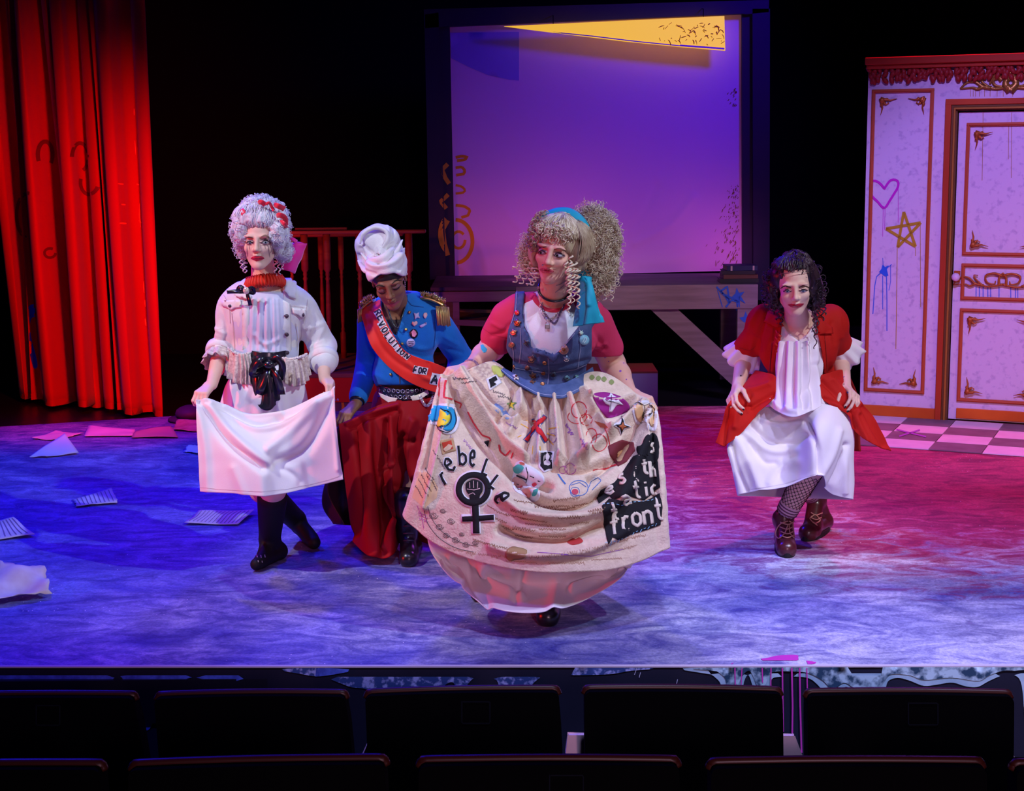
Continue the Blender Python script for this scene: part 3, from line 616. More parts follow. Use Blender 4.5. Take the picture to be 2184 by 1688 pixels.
def baluster(px,yt,yb2,Y,big=False):
    a=P(px,yb2,Y); t_=P(px,yt,Y); h=t_[2]-a[2]; r=.020 if not big else .024
    prof=[(.0,0),(1.0,0),(1.0,.24),(.55,.255),(.75,.27),(.5,.285),(.62,.33),(.75,.45),(.62,.58),(.45,.66),(.7,.675),(.45,.69),(.65,.705),(.5,.72),(1.0,.74),(1.0,1.0),(0,1.0)]
    b=MB(); b.lathe([(q*r,z*h) for q,z in prof],(t_[0],Y,a[2]),10); return b.build('baluster',M_RD,st)
for px in (648,696,765,871): baluster(px,497,795 if px!=871 else 800,RY+.08,True)
for px in (618,681,724,): baluster(px+2,500,776,RY+.75)
for px in (905,): pass
b=MB(); a=P(560,497,RY+.08); c=P(908,494,RY+.08); b.box((a[0],RY+.04,a[2]-.012),(c[0],RY+.12,a[2]+.012)); b.build('handrail',M_RD,st,smooth=False,bevel=.008)
a=P(600,500,RY+.75); c=P(860,498,RY+.75); b=MB(); b.box((a[0],RY+.71,a[2]-.02),(c[0],RY+.79,a[2]+.01)); b.build('handrail',M_RD,st,smooth=False,bevel=.008)
a=P(630,489,RY+1.3); c=P(740,487,RY+1.3); b=MB(); b.box((a[0],RY+1.28,a[2]-.005),(c[0],RY+1.32,a[2]+.01)); b.build('upper_rail',M_RD,st,smooth=False)
# ---------------------------------------------------------------- white panelled set wall with door (right)
wa=G(1833,886); wb=G(2184,908); wd=(wb-wa); wd[2]=0; wd/=np.linalg.norm(wd); wn=np.cross(wd,[0,0,1.0]); wn=-wn if wn[1]>0 else wn
WR=np.array([wd,-wn,[0,0,1.0]]).T   # local (s, into wall, z) -> world
def WS(px,py):
    d=P(px,py,10)-CAM; t=((wa-CAM)@wn)/(d@wn); q=CAM+d*t; return (q-wa)@wd,q[2]
WTOP=WS(1833,128)[1]; SL=5.0
M_WALL=mat('white_paint_wall',(.56,.50,.66),.7,col2=(.74,.68,.80),vs=30,detail=9,lo=.30,hi=.46)
M_GOLD=mat('red_gold_trim',(.52,.10,.02),.5,spec=.5); M_GOLDL=mat('gold_line',(.42,.20,.03),.45,metal=.3); M_BASE=mat('orange_baseboard',(.75,.17,.01),.5,col2=(.6,.11,.01),vs=3)
M_ORN=mat('antique_gold',(.48,.15,.03),.4,metal=.4,bump=.6,bs=90)
DS0=WS(2030,600)[0]; DC=WS(2156,180)[0]; DS1=2*DC-DS0; FS0=WS(2005,600)[0]; FS1=2*DC-FS0; WEND=FS1+(WS(2005,600)[0])+.02
DT=WS(2035,240)[1]; FT=WS(2012,212)[1]
wl=thing('set_wall',wa,'white panelled scenery wall with red gilded cornice and a panelled door, spray-painted','scenery wall')
def wbox(b,s0,s1,z0,z1,t0,t1): return b.box((s0,t0,z0),(s1,t1,z1),WR,wa*[1,1,0])
b=MB(); wbox(b,0,FS0+.01,0,WTOP,0,.05); b.build('wall_panel',M_WALL,wl,smooth=False)
b=MB(); wbox(b,FS0+.01,FS1-.01,FT-.01,WTOP,0,.05); b.build('wall_panel',M_WALL,wl,smooth=False)
b=MB(); wbox(b,FS1-.01,WEND,0,WTOP,0,.05); b.build('wall_panel',M_WALL,wl,smooth=False)
# cornice
CZ=WS(1833,158)[1]
b=MB(); wbox(b,-.01,WEND,WTOP-.035,WTOP+.01,-.07,.05); wbox(b,-.005,WEND,WTOP-.06,WTOP-.033,-.045,.0); b.build('cornice',mat('cornice_red',(.50,.05,.015),.5),wl,smooth=False,bevel=.005)
lf=MB(); rr=random.Random(8); s_=0.0
while s_<WEND-.02:
    for r_ in range(3):
        c=wa*[1,1,0]+WR@np.array([s_+rr.uniform(0,.03),-.02,0])+np.array([0,0,WTOP-.07-r_*.026+rr.uniform(-.01,.01)])
        a=rr.uniform(-.9,.9); R=np.array(Matrix.Rotation(a,3,'Y')); lf.ell(c,(.016,.016,.026),4,WR@R)
    s_+=.030
lf.build('cornice_leaf',mat('leaf_red',(.34,.025,.02),.45,bump=.5,bs=80),wl,kind='stuff',label='dark red carved leaf border')
def moulding(s0,s1,z0,z1,w_=.022):
    for a in ((s0,s1,z1-w_,z1),(s0,s1,z0,z0+w_),(s0,s0+w_,z0+w_,z1-w_),(s1-w_,s1,z0+w_,z1-w_)):
        b=MB(); wbox(b,*a,-.016,0); hz=(a[1]-a[0])>(a[3]-a[2]); 
        if hz: wbox(b,a[0]+.005,a[1]-.005,a[2]+w_*.3,a[2]+w_*.7,-.024,-.014)
        else: wbox(b,a[0]+w_*.3,a[0]+w_*.7,a[2]-.01,a[3]+.01,-.024,-.014)
        b.build('moulding',M_GOLD,wl,smooth=False,bevel=.003)
def corner(s,z,ds,dz,sz=.10):
    b=MB(); rr=random.Random(int(s*100)); o=wa*[1,1,0]
    def pt(u,v,t=-.01): return o+WR@np.array([s+ds*u*sz,t,z+dz*v*sz])
    b.tube([pt(0,0),pt(.3,.08),pt(.6,.12),pt(1,.02)],[.016,.012,.007,.002],7,.7); b.tube([pt(0,0),pt(.08,.3),pt(.12,.6),pt(.02,1)],[.016,.012,.007,.002],7,.7)
    b.ell(pt(.12,.12,-.014),(.018,.012,.018),5); b.ell(pt(.38,.05,-.012),(.011,.008,.009),4); b.ell(pt(.05,.38,-.012),(.009,.008,.011),4); b.ell(pt(.25,.3,-.01),(.010,.007,.010),4)
    b.tube([pt(.15,.15),pt(.35,.38),pt(.5,.28),pt(.42,.2)],[.007,.006,.004,.002],6); b.build('corner_ornament',M_ORN,wl)
def panel(s0,s1,z0,z1,orn=(1,1,1,1),off=.055,sz=.10):
    moulding(s0,s1,z0,z1)
    for k,(a,c_,ds,dz) in enumerate(((s0+off,z1-off,1,-1),(s1-off,z1-off,-1,-1),(s0+off,z0+off,1,1),(s1-off,z0+off,-1,1))):
        if orn[k]: corner(a,c_,ds,dz,sz)
a0=WS(1852,500)[0]; a1=WS(1983,500)[0]; zt1=WS(1915,190)[1]; zb1=WS(1915,838)[1]
panel(a0,a1,zb1,zt1)
panel(2*DC-a1,2*DC-a0,zb1,zt1)
# door frame
M_DF=mat('door_frame_red',(.55,.085,.015),.45,col2=(.42,.05,.012),vs=2,stretch=(1,1,.3)); M_DFD=mat('door_frame_groove',(.16,.07,.015),.5)
for s0,s1,m,t in ((FS0,FS0+.035,M_DF,-.03),(FS0+.035,FS0+.05,M_DFD,-.022),(FS0+.05,FS0+.062,M_GOLDL,-.035),(FS0+.062,DS0-.012,M_DF,-.028),(DS0-.012,DS0,M_DFD,-.015)):
    for mir in (0,1):
        q0,q1=(s0,s1) if not mir else (2*DC-s1,2*DC-s0)
        b=MB(); wbox(b,q0,q1,0,FT-(s0-FS0),t,.05); b.build('door_jamb',m,wl,smooth=False,bevel=.003)
    zz=FT-(s0-FS0); b=MB(); wbox(b,s0,2*DC-s0,zz-(s1-s0)*(1.0),zz,t-.001,.05); b.build('door_head',m,wl,smooth=False,bevel=.003)
HB=FT-(DS0-FS0)
# baseboard
zb_=WS(1900,866)[1]
for q0,q1 in ((0,FS0),(FS1,WEND)):
    b=MB(); wbox(b,q0,q1,0,zb_,-.015,0); b.build('baseboard',M_BASE,wl,smooth=False,bevel=.004)
# door
dr=thing('door_1',wa*[1,1,0]+WR@np.array([DC,.02,0]),'white panelled door with gilded mouldings and a glass knob in the scenery wall','door'); dr['kind']='structure'
wl_keep=wl; wl=dr
b=MB(); wbox(b,DS0+.006,DS1-.006,.012,HB-.008,.012,.045); b.build('door_leaf',M_WALL,dr,smooth=False)
for q in ((0,.03),):
    b=MB(); wbox(b,DS0,DS1,.0,HB,.05,.055); b.build('door_backing',M_BLACK,dr,smooth=False)
m0=WS(2053,500)[0]; m1=2*DC-m0
_wb=wbox
def wbox(b,s0,s1,z0,z1,t0,t1): return _wb(b,s0,s1,z0,z1,t0+.012,t1+.012)
panel(m0,m1,WS(2053,545)[1],WS(2060,262)[1],(1,1,1,1))
moulding(m0,m1,WS(2053,640)[1],WS(2056,562)[1])
panel(m0,m1,WS(2053,857)[1],WS(2056,658)[1],(1,1,1,1))
b=MB(); wbox(b,m0-.0,m1+.0,.02,WS(2060,872)[1],-.012,0); b.build('kick_plate',M_BASE,dr,smooth=False,bevel=.003)
def swirl(cx,cz,pts,r0,m,parent,nm):
    b=MB(); o=wa*[1,1,0]
    for L_,r in pts:
        q=[o+WR@np.array([cx+u,-.006,cz+v]) for u,v in sm(L_,18)]; b.tube(q,np.linspace(r,r*.4,18),6)
    return b.build(nm,m,parent)
def scroll(s):   # symmetrical scrollwork, s = mirror sign
    A=[]
    A.append(([(0*s,.03),(.05*s,.045),(.10*s,.03),(.09*s,-.01),(.05*s,-.02),(.04*s,.0)],.009))
    A.append(([(0,-.02),(.04*s,-.03),(.10*s,-.035),(.15*s,.0),(.17*s,.03),(.145*s,.03)],.008))
    A.append(([(.11*s,-.03),(.16*s,-.02),(.20*s,.015),(.25*s,.015),(.29*s,-.03)],.009))
    A.append(([(.16*s,-.02),(.19*s,-.035),(.22*s,-.025),(.29*s,-.032)],.008))
    A.append(([(.02*s,-.03),(.02*s,.02),(.0,.05)],.010))
    return A
cz=WS(2156,600)[1]
swirl(DC,cz,scroll(1)+scroll(-1),0,M_ORN,dr,'scroll_ornament')
# overdoor ornament on the wall
oz=WS(2156,178)[1]; wl=wl_keep; wbox=_wb
o_=swirl(DC,oz,[([(x*1.0,y*.8) for x,y in q],r*1.6) for q,r in scroll(1)+scroll(-1)]+[([(0,-.04),(.03,.0),(0,.07)],.03),([(0,-.04),(-.03,.0),(0,.07)],.03),([(.05,.02),(.09,.05),(.12,.0)],.018),([(-.05,.02),(-.09,.05),(-.12,.0)],.018)],0,mat('gilded_overdoor',(.42,.24,.05),.35,metal=.6,bump=.8,bs=70),wl,'overdoor_ornament')
# knob
ks,kz=WS(2041,590); b=MB(); c=wa*[1,1,0]+WR@np.array([ks,-.05,kz]); b.ell(c,(.026,.026,.026),7); kn=b.build('door_knob',mat('glass_knob',(.8,.7,.85),.15,spec=.8),dr,label='faceted glass knob')
b=MB(); wbox(b,ks-.018,ks+.018,kz-.035,kz+.035,.0,.012); wbox(b,ks-.008,ks+.008,kz-.008,kz+.008,-.04,.0); b.build('rose_plate',M_ORN,kn,smooth=False)
# paint on the wall
q=[wa*[1,1,0]+WR@np.array([s,t,z]) for s,t,z in ((0,0,0),(WEND,0,0),(WEND,0,WTOP),(0,0,WTOP))]; WB=bv(np.array(q),np.array([[0,1,2,3]]))
M_H=mat('heart_magenta',(.62,.02,.55),.7); M_ST=mat('star_mustard',(.52,.36,.02),.7); M_BL=mat('splat_blue',(.03,.16,.75),.7)
HT=sm([(1886,402),(1878,392),(1868,386),(1858,388),(1856,402),(1860,418),(1872,430),(1886,444),(1898,428),(1908,412),(1915,400),(1916,388),(1908,383),(1898,386),(1888,400),(1886,404)],60)
decal('painted_heart',WB,M_H,wl,strokes=[(HT,5)],off=.004,label='magenta outlined heart')
decal('drip',WB,M_H,wl,strokes=[([(1884,440),(1883,505)],1),([(1888,442),(1887,490)],1),([(1916,400),(1916,475)],1)],off=.004)
ST=[(1928,452),(1953,526),(1890,488),(1964,475),(1915,527),(1928,452)]
decal('painted_star',WB,M_ST,wl,strokes=[([ST[0],ST[1]],6),([ST[1],ST[2]],6),([ST[2],ST[3]],6),([ST[3],ST[4]],6),([ST[4],ST[0]],6)],off=.005,join=True,label='mustard outlined five-pointed star')
decal('drip',WB,M_ST,wl,strokes=[([(1914,528),(1911,745)],1.4),([(1963,480),(1964,655)],1.2),([(1953,528),(1953,546)],1.2)],off=.004)
decal('paint_splat',WB,M_BL,wl,polys=[[(1884,565),(1888,570),(1896,566),(1892,575),(1895,588),(1888,590),(1880,584),(1875,580),(1880,574),(1882,566)]],strokes=[([(1884,570),(1883,550)],1.2),([(1892,572),(1902,564)],1.5),([(1879,582),(1870,590),(1866,610),(1864,640),(1862,670)],1.8),([(1883,588),(1883,660)],1.6),([(1891,588),(1892,640),(1892,706)],1.8),([(1900,566),(1900,600),(1896,620)],1.3)],off=.004,step=3,join=True,label='blue paint splat with long drips')
decal('drip',WB,M_GOLDL,wl,strokes=[([(x,186),(x,206)],1) for x in (2070,2076,2081,2089,2100,2112,2127,2140,2160)],off=.004,kind='stuff')
WB2=bv(np.array(q)+wn*-.012*1.0,np.array([[0,1,2,3]]))
decal('drip',WB2,M_GOLDL,dr,strokes=[([(2097,240),(2095,385)],1),([(2152,268),(2151,340)],1),([(2158,240),(2157,380)],1)],off=.006)
decal('drip',WB2,M_BL,dr,strokes=[([(x,612),(x,612+l)],1.6) for x,l in ((2082,24),(2089,24),(2097,24),(2107,24),(2113,24),(2131,24),(2156,25),(2166,24),(2171,24))],off=.004,kind='stuff')
# ---------------------------------------------------------------- checkerboard floor tiles in front of the wall
TS=WS(1970,895)[0]-WS(1870,888)[0]; TS=.29
M_TW=mat('tile_white',(.88,.78,.84),.6,col2=(.78,.68,.76),vs=7); M_TG=mat('tile_grey',(.20,.13,.16),.6,col2=(.27,.19,.22),vs=7)
tf=thing('tiled_floor',wa*[1,1,0]+WR@np.array([1,-.6,0]),'checkerboard strip of pale and grey tiles in front of the scenery wall','tiled floor')
wbk=MB(); wbox(wbk,-.32,4.0,.0,.003,-.98,-.0); wbk.build('tile_bed',mat('tile_joint',(.3,.2,.2),.8),tf,smooth=False)
me=None
for i in range(-1,14):
    for j in range(4):
        s0=i*TS+.02; w_=TS-.006; d0=-j*TS*.84-.02; dp=TS*.84-.006
        b=MB(); wbox(b,s0,s0+w_,.003,.008,d0-dp,d0); b.build('tile',M_TW if (i+j)%2==0 else M_TG,tf,smooth=False)
TB=bv(np.array([wa*[1,1,0]+WR@np.array([s,t,.008]) for s,t in ((-.4,0),(4,0),(4,-1.2),(-.4,-1.2))]),np.array([[0,1,2,3]]))
decal('painted_cross',TB,mat('cross_violet',(.45,.10,.62),.7),tf,strokes=[([(1912,917),(1942,925),(1975,933)],3),([(1962,918),(1940,925),(1918,932)],3)],off=.003,join=True,label='violet painted cross on a pale tile')
# ---------------------------------------------------------------- papers on the floor
M_PAP=mat('page_cream',(.78,.70,.68),.8,col2=(.70,.60,.58),vs=10); M_PAPW=mat('page_white',(.82,.80,.84),.8); M_INK=mat('ink_line',(.30,.22,.30),.8)
def paper(corners,lift,lab,m=M_PAP,lines=0,seed=0,torn=0,cr_=.004):
    C=[G(*c) for c in corners]; r=np.random.default_rng(seed); n=13; V=[]
    cx=np.mean(C,axis=0)
    for j in range(n):
        for i in range(n):
            u,v=i/(n-1),j/(n-1); q=(C[0]*(1-u)+C[1]*u)*(1-v)+(C[3]*(1-u)+C[2]*u)*v
            z=lift[0]*(1-u)*(1-v)+lift[1]*u*(1-v)+lift[2]*u*v+lift[3]*(1-u)*v
            q=q.copy(); q[2]=.006+z*(1 if u+v>0 else 1)+cr_*math.sin(u*7+seed)*math.sin(v*5+seed*2)+cr_
            if torn and (i in (0,n-1) or j in (0,n-1)): q[:2]+=r.normal(size=2)*torn
            V.append(q)
    V=np.array(V); F=np.array([(j*n+i,j*n+i+1,(j+1)*n+i+1,(j+1)*n+i) for j in range(n-1) for i in range(n-1)])
    # photo px of lifted points shift slightly; that is the real curl of the sheet
    t=thing('loose_page',cx,lab,'paper','loose pages scattered on the stage')
    build('sheet',V,F,m,t,solid=.0015)
    if lines:
        B=bv(V,F); L_=[]
        A=V.reshape(n,n,3)
        mb=MB()
        for k in range(lines):
            vv=(k+1)/(lines+1)*(n-1); j=int(vv); f=vv-j; row=A[j]*(1-f)+A[min(j+1,n-1)]*f; dv=(A[-1,0]-A[0,0]); dv/=np.linalg.norm(dv)
            row=row[1:-1]+np.array([0,0,.0025]); a=row-dv*.0022; c=row+dv*.0022; m_=len(row)
            mb.add(np.concatenate([a,c]),[(i,i+1,m_+i+1,m_+i) for i in range(m_-1)])
        mb.build('text_line',M_INK,t,kind='stuff')
    return t
paper([(65,938),(120,926),(178,927),(120,942)],(0,.01,.0,0),'torn pinkish page flat on the deck at the far left, under the curtain',seed=1,torn=.006)
paper([(62,978),(140,960),(168,970),(100,978)],(0,.09,.0,0),'white folded page with one corner standing up, at the left below the torn pink page',m=M_PAPW,seed=2)
paper([(180,934),(190,920),(288,924),(285,933)],(0,.03,.01,0),'pink page lying left of two others below the curtain',seed=3)
paper([(280,936),(290,925),(365,922),(380,936)],(.0,.01,.03,0),'brownish open page between two others below the curtain',m=mat('page_tan',(.55,.36,.30),.8),seed=4)
paper([(368,920),(380,908),(440,906),(436,924)],(0,.03,.02,0),'tan crumpled page partly hidden behind the white skirt',m=mat('page_tan2',(.42,.26,.20),.8,col2=(.6,.42,.34),vs=14),seed=5,torn=.004)
paper([(155,1070),(164,1084),(252,1076),(240,1062)],(.0,.0,.0,.04),'small lined page with a curled corner on the deck left of the white skirt',lines=9,seed=6,torn=.003)
paper([(393,1121),(425,1101),(543,1098),(508,1123)],(0,.015,.015,0),'printed page with rows of lines beside the black boots',lines=13,seed=7)
paper([(-50,1160),(-30,1130),(30,1126),(75,1146)],(0,.02,.04,0),'pinkish lined page cut by the left picture edge, upper of two there',lines=9,seed=8)
paper([(-30,1300),(0,1252),(95,1250),(112,1278)],(0,.08,.05,0),'rumpled open page with a raised curl at the left picture edge, lower of two there',m=mat('page_ivory',(.80,.70,.66),.8,col2=(.70,.56,.5),vs=12),seed=9,torn=.006,cr_=.022)
paper([(392,966),(405,958),(430,958),(430,972)],(0,.02,.0,0),'small white crumpled scrap beside the left edge of the white skirt',m=M_PAPW,seed=10,torn=.005)
# dark cloth cap lying behind
b=MB(); c=G(408,897); b.ell(c+[0,0,.05],(.10,.12,.05),8); b.lathe([(0.13,0),(.15,.01),(.14,.02),(0.0,.03)],c,18); t=thing('flat_cap',c,'dark soft hat lying on the deck behind the white skirt','hat'); b.build('crown',mat('dark_violet_felt',(.05,.03,.10),.6),t)
# ---------------------------------------------------------------- theatre seats
M_SEAT=mat('seat_black',(.0018,.0018,.0024),.95,spec=.02); M_RIM=mat('seat_rim',(.035,.006,.004),.4,spec=.25); M_ARM=mat('arm_panel',(.85,.54,.64),.7,col2=(.76,.48,.58),vs=6); M_PLT_=mat('number_plate_frame',(.006,.007,.012),.95,spec=.0)
def seat(Y,tl,tr,slopeL,slopeR,lab,group,plate=None,arm=None,yb=1760):
    """tl,tr: top corners in the photo; the backrest is a padded panel leaning slightly"""
    x0,y0=tl;x1,y1=tr; r=14 if Y<3.5 else 12
    out=[(x0+slopeL,yb),(x0+slopeL*.25,y0+60),(x0+1,y0+r),(x0+r*.4,y0+r*.3),(x0+r,y0)]
    out+= [(x0+(x1-x0)*k/6,y0+(y1-y0)*k/6-3*math.sin(math.pi*k/6)) for k in range(1,6)]
    out+= [(x1-r,y1),(x1-r*.4,y1+r*.3),(x1-1,y1+r),(x1+slopeR*.25,y1+60),(x1+slopeR,yb)]
    a=P((x0+x1)/2,y0,Y); t=thing('theater_seat',(a[0],Y+.2,-1.2),lab,'theater seat',group)
    b=MB(); b.prism(out,Y,.055); b.build('backrest',M_SEAT,t,smooth=False,bevel=.010)
    rim=[P(x,y,Y)+[0,.03,0] for x,y in sm(out[2:-2],30)]; b=MB(); b.tube(rim,.0095,7); b.build('rim',M_RIM,t)
    lo=P(x0+slopeL,yb,Y); hi=P(x1+slopeR,yb,Y); zs=-.78
    b=MB(); b.box((lo[0]+.02,Y+.07,zs),(hi[0]-.02,Y+.50,zs+.09)); b.build('seat_cushion',M_SEAT,t,smooth=False,bevel=.03)
    b=MB(); b.box((lo[0]+.02,Y+.0,-1.2),(lo[0]+.05,Y+.05,lo[2])); b.box((hi[0]-.05,Y+.0,-1.2),(hi[0]-.02,Y+.05,hi[2])); b.build('stand',M_SEAT,t,smooth=False,kind='stuff')
    if plate:
        px,py,pw,ph=plate; B=joinb([prism(out,Y,.01)]); decal('number_plate',B,M_PLT_,t,strokes=[([(px,py),(px+pw,py),(px+pw,py+ph),(px,py+ph),(px,py-2)],3)],off=.002,label='faint square number plate frame')
    if arm:
        b=MB(); b.prism(arm,Y+.10,.02); b.build('armrest_panel',M_ARM,t,smooth=False,bevel=.003,label='side panel with mauve light in its colour')  # mauve light on the panel is put into its base colour
    return t
R1='front row of theater seats'; R2='second row of theater seats'
Y1=3.72; Y2=2.72
seat(Y1,(-170,1494),(286,1490),20,45,'leftmost seat of the front row, cut by the left picture edge',R1,(78,1505,50,42),[(331,1690),(336,1634),(346,1626),(350,1690)])
seat(Y1,(328,1491),(738,1487),22,28,'front row seat below the white skirt, second from the left',R1,None,[(764,1690),(766,1632),(786,1587),(791,1690)])
seat(Y1,(778,1486),(1193,1478),12,14,'middle seat of the front row, with a faint number plate',R1,(985,1497,60,46),[(1206,1690),(1206,1608),(1213,1571),(1262,1571),(1262,1690)])
seat(Y1,(1246,1477),(1670,1481),4,2,'front row seat below the patchwork skirt, second from the right',R1,None,[(1656,1690),(1656,1573),(1694,1573),(1710,1615),(1710,1690)])
seat(Y1,(1722,1485),(2164,1487),2,-4,'rightmost seat of the front row, with a faint number plate',R1,(1937,1500,63,46),[(2153,1690),(2153,1602),(2186,1655),(2186,1690)])
seat(Y2,(-300,1650),(214,1643),20,10,'leftmost seat of the nearer row, only its top edge in view at the left',R2,yb=1900)
seat(Y2,(272,1644),(822,1632),10,8,'nearer row seat, second from the left, only its top edge in view',R2,yb=1900)
seat(Y2,(892,1636),(1450,1635),4,2,'nearer row seat, third from the left, only its top edge in view',R2,(1172,1654,72,50),yb=1900)
seat(Y2,(1516,1640),(2106,1638),2,-4,'nearer row seat, fourth from the left, only its top edge in view',R2,yb=1900)
seat(Y2,(2168,1642),(2760,1648),2,-4,'nearer row seat at the right picture edge',R2,yb=1900)
# ================================================================== FIGURE TOOLS
def rot(yaw=0,pitch=0,roll=0):
    return np.array(Matrix.Rotation(math.radians(yaw),3,'Z')@Matrix.Rotation(math.radians(pitch),3,'X')@Matrix.Rotation(math.radians(roll),3,'Y'))
def head(F,c,R,sc=1.0,smile=0):
    """one head: skull, jaw, brow, sockets, nose, lips, ears - all blended into the body surface"""
    p=lambda x,y,z:c+R@(np.array([x,y,z])*sc)
    e=lambda ce,r,k=.012,m='u':F.ell(p(*ce),np.array(r)*sc,R,k*sc,m)
    cp=lambda a,b,ra,rb,k=.01,m='u':F.cap(p(*a),p(*b),ra*sc,rb*sc,k*sc,m)
    e((0,.018,.035),(.071,.090,.080)); e((0,-.022,-.030),(.055,.062,.074),.02)
    cp((0,-.062,-.092),(0,-.050,-.088),.017,.02,.02); cp((.040,.005,-.060),(.012,-.055,-.092),.018,.014,.02); cp((-.040,.005,-.060),(-.012,-.055,-.092),.018,.014,.02)
    for s in (1,-1):
        e((s*.034,-.055,-.022),(.022,.020,.018),.018)
        e((s*.030,-.073,.030),(.022,.010,.007),.014)
        e((s*.031,-.089,.004),(.015,.013,.011),.010,'s')
        e((s*.030,-.066,.004),(.0145,.0145,.0125),.003)
        cp((s*.017,-.0785,.0085),(s*.043,-.071,.008),.0028,.0026,.003)      # upper lid
        cp((s*.018,-.078,-.004),(s*.042,-.070,-.003),.0018,.0018,.004)      # lower lid
        e((s*.012,-.088,-.026),(.0075,.009,.0065),.006)
        e((s*.070,.012,.0),(.006,.017,.030),.006); e((s*.075,.006,.004),(.004,.009,.016),.004,'s')
    cp((0,-.078,.022),(0,-.094,-.012),.0075,.009,.012); e((0,-.100,-.020),(.0100,.0105,.0085),.008)
    for s in (1,-1): e((s*.0055,-.100,-.030),(.003,.005,.002),.002,'s')
    # lips
    cp((-.012,-.0825,-.0480),(.0,-.0885,-.0455),.0040,.0050,.005); cp((.012,-.0825,-.0480),(0,-.0885,-.0455),.0040,.0050,.005)
    cp((-.010,-.082,-.0570),(.010,-.082,-.0570),.0060,.0060,.006)
    w_=.024+.005*smile; F.cap(p(-w_,-.074,-.0510+.004*smile),p(0,-.0905,-.0518),.0012*sc,.0013*sc,.003*sc,'s'); F.cap(p(w_,-.074,-.0510+.004*smile),p(0,-.0905,-.0518),.0012*sc,.0013*sc,.003*sc,'s')
    return p
def hand(F,wr,d,n,th,curl=(50,70,40),size=1.0,spread=.10,thumb=(30,30),tips=None,rx=0):
    """palm, four jointed fingers and a thumb; d: towards the knuckles, n: towards the palm side, th=+1/-1 thumb side"""
    d=np.array(d,float);d/=np.linalg.norm(d); n=np.array(n,float); n-=d*(n@d); n/=np.linalg.norm(n); a=np.cross(d,n)*th; wr=np.array(wr,float)
    s=size; kn=[]
    for i,off in enumerate((.027,.009,-.009,-.026)):
        k=wr+d*(.085-.004*abs(i-1))*s+a*off*s; kn.append(k)
        F.cap(wr+a*off*.55*s+d*.012*s,k,.0125*s,.0105*s,.012)
    L=[(.040,.024,.019),(.044,.028,.020),(.041,.026,.020),(.032,.020,.017)]
    for i,k in enumerate(kn):
        ang=0; p=k; dd=d+a*(1.5-i)*spread*.5; dd/=np.linalg.norm(dd); nn=n
        for j in range(3):
            ang+=math.radians(curl[j]*(1+.06*i)); v=dd*math.cos(ang)+nn*math.sin(ang); q=p+v*L[i][j]*s
            F.cap(p,q,(.0088-.0010*j)*s,(.0080-.0010*j)*s,.0025 if j else .005); p=q
        if tips is not None: tips.append((p,v,nn*math.cos(ang)-dd*math.sin(ang)))
    t0=wr+a*.018*s+d*.018*s; v=d*.75+a*.62+n*math.sin(math.radians(thumb[0])); v/=np.linalg.norm(v); t1=t0+v*.042*s
    v2=d*.95+a*.15+n*math.sin(math.radians(thumb[1]))*1.2; v2/=np.linalg.norm(v2); t2=t1+v2*.030*s; t3=t2+(v2*.9+n*.3)*.024*s
    F.cap(t0,t1,.0135*s,.0105*s,.010); F.cap(t1,t2,.0100*s,.0090*s,.004); F.cap(t2,t3,.0088*s,.0072*s,.003)
    if tips is not None: tips.append((t3,v2,n))
def nails(tips,m,parent):
    for p,v,n in tips:
        b=MB(); u=np.cross(v,n); u/=np.linalg.norm(u); R=np.stack([u,v,np.cross(u,v)],1)
        b.ell(p-n*.0055+v*.001,(.0042,.006,.0022),5,R); b.build('fingernail',m,parent)
def curls(b,surfpts,nrm,r=(.006,.010),tr=(.002,.0032),L=(.02,.04),turns=(1,2),rng=RNG,ns=11):
    for c,n in zip(surfpts,nrm):
        ax=rng.normal(size=3); ax-=n*(ax@n)*.7; ax/=np.linalg.norm(ax)+1e-9; u=np.cross(ax,n); u/=np.linalg.norm(u)+1e-9; w_=np.cross(ax,u)
        R_=rng.uniform(*r); l=rng.uniform(*L); tn=rng.uniform(*turns); t=np.linspace(0,1,ns)[:,None]; a=t*tn*6.283+rng.uniform(0,6.28)
        pts=c+n*R_*.4+ax*l*(t-.5)+R_*(.6+.4*np.sin(3.14*t))*(np.cos(a)*u+np.sin(a)*w_)
        b.tube(pts,rng.uniform(*tr)*np.interp(t[:,0],[0,.2,.8,1],[.5,1,1,.3]),5)
def ringlet(b,path,R_=.011,tr=.0045,turns=6,n=60,ph=0,flat=.7,taper=.5):
    p=cr(np.array(path,float),n); t=np.gradient(p,axis=0); t/=np.linalg.norm(t,axis=1)[:,None]
    u=np.cross(t,[0.3,1,0]); u/=np.linalg.norm(u,axis=1)[:,None]; w_=np.cross(t,u); a=np.linspace(0,turns*6.283,n)[:,None]+ph
    k=np.linspace(1,taper,n)[:,None]
    b.tube(p+R_*k*(np.cos(a)*u+np.sin(a)*w_),tr*np.linspace(1,.6,n),6,flat)
def ellpts(c,r,n,R=None,rng=RNG,cond=None):
    d=rng.normal(size=(n*3,3)); d/=np.linalg.norm(d,axis=1)[:,None]; r=np.array(r)
    nn=d/r; nn/=np.linalg.norm(nn,axis=1)[:,None]; p=d*r
    if R is not None: p=p@R.T; nn=nn@R.T
    p=p+c; 
    if cond is not None: k=cond(p,nn); p,nn=p[k],nn[k]
    return p[:n],nn[:n]
def wrap(row,dy=.3,sh=0,n=3,inset=.12):
    """close a front row of a skirt round the back"""
    x0,y0,Y0=row[0];x1,y1,Y1=row[-1]; out=list(row)
    for k in range(1,n+1):
        t=k/(n+1); x=x1+(x0-x1)*(inset+t*(1-2*inset)); out.append((x,y1+(y0-y1)*t+sh,Y1+(Y0-Y1)*t+dy*math.sin(math.pi*t)))
    return out
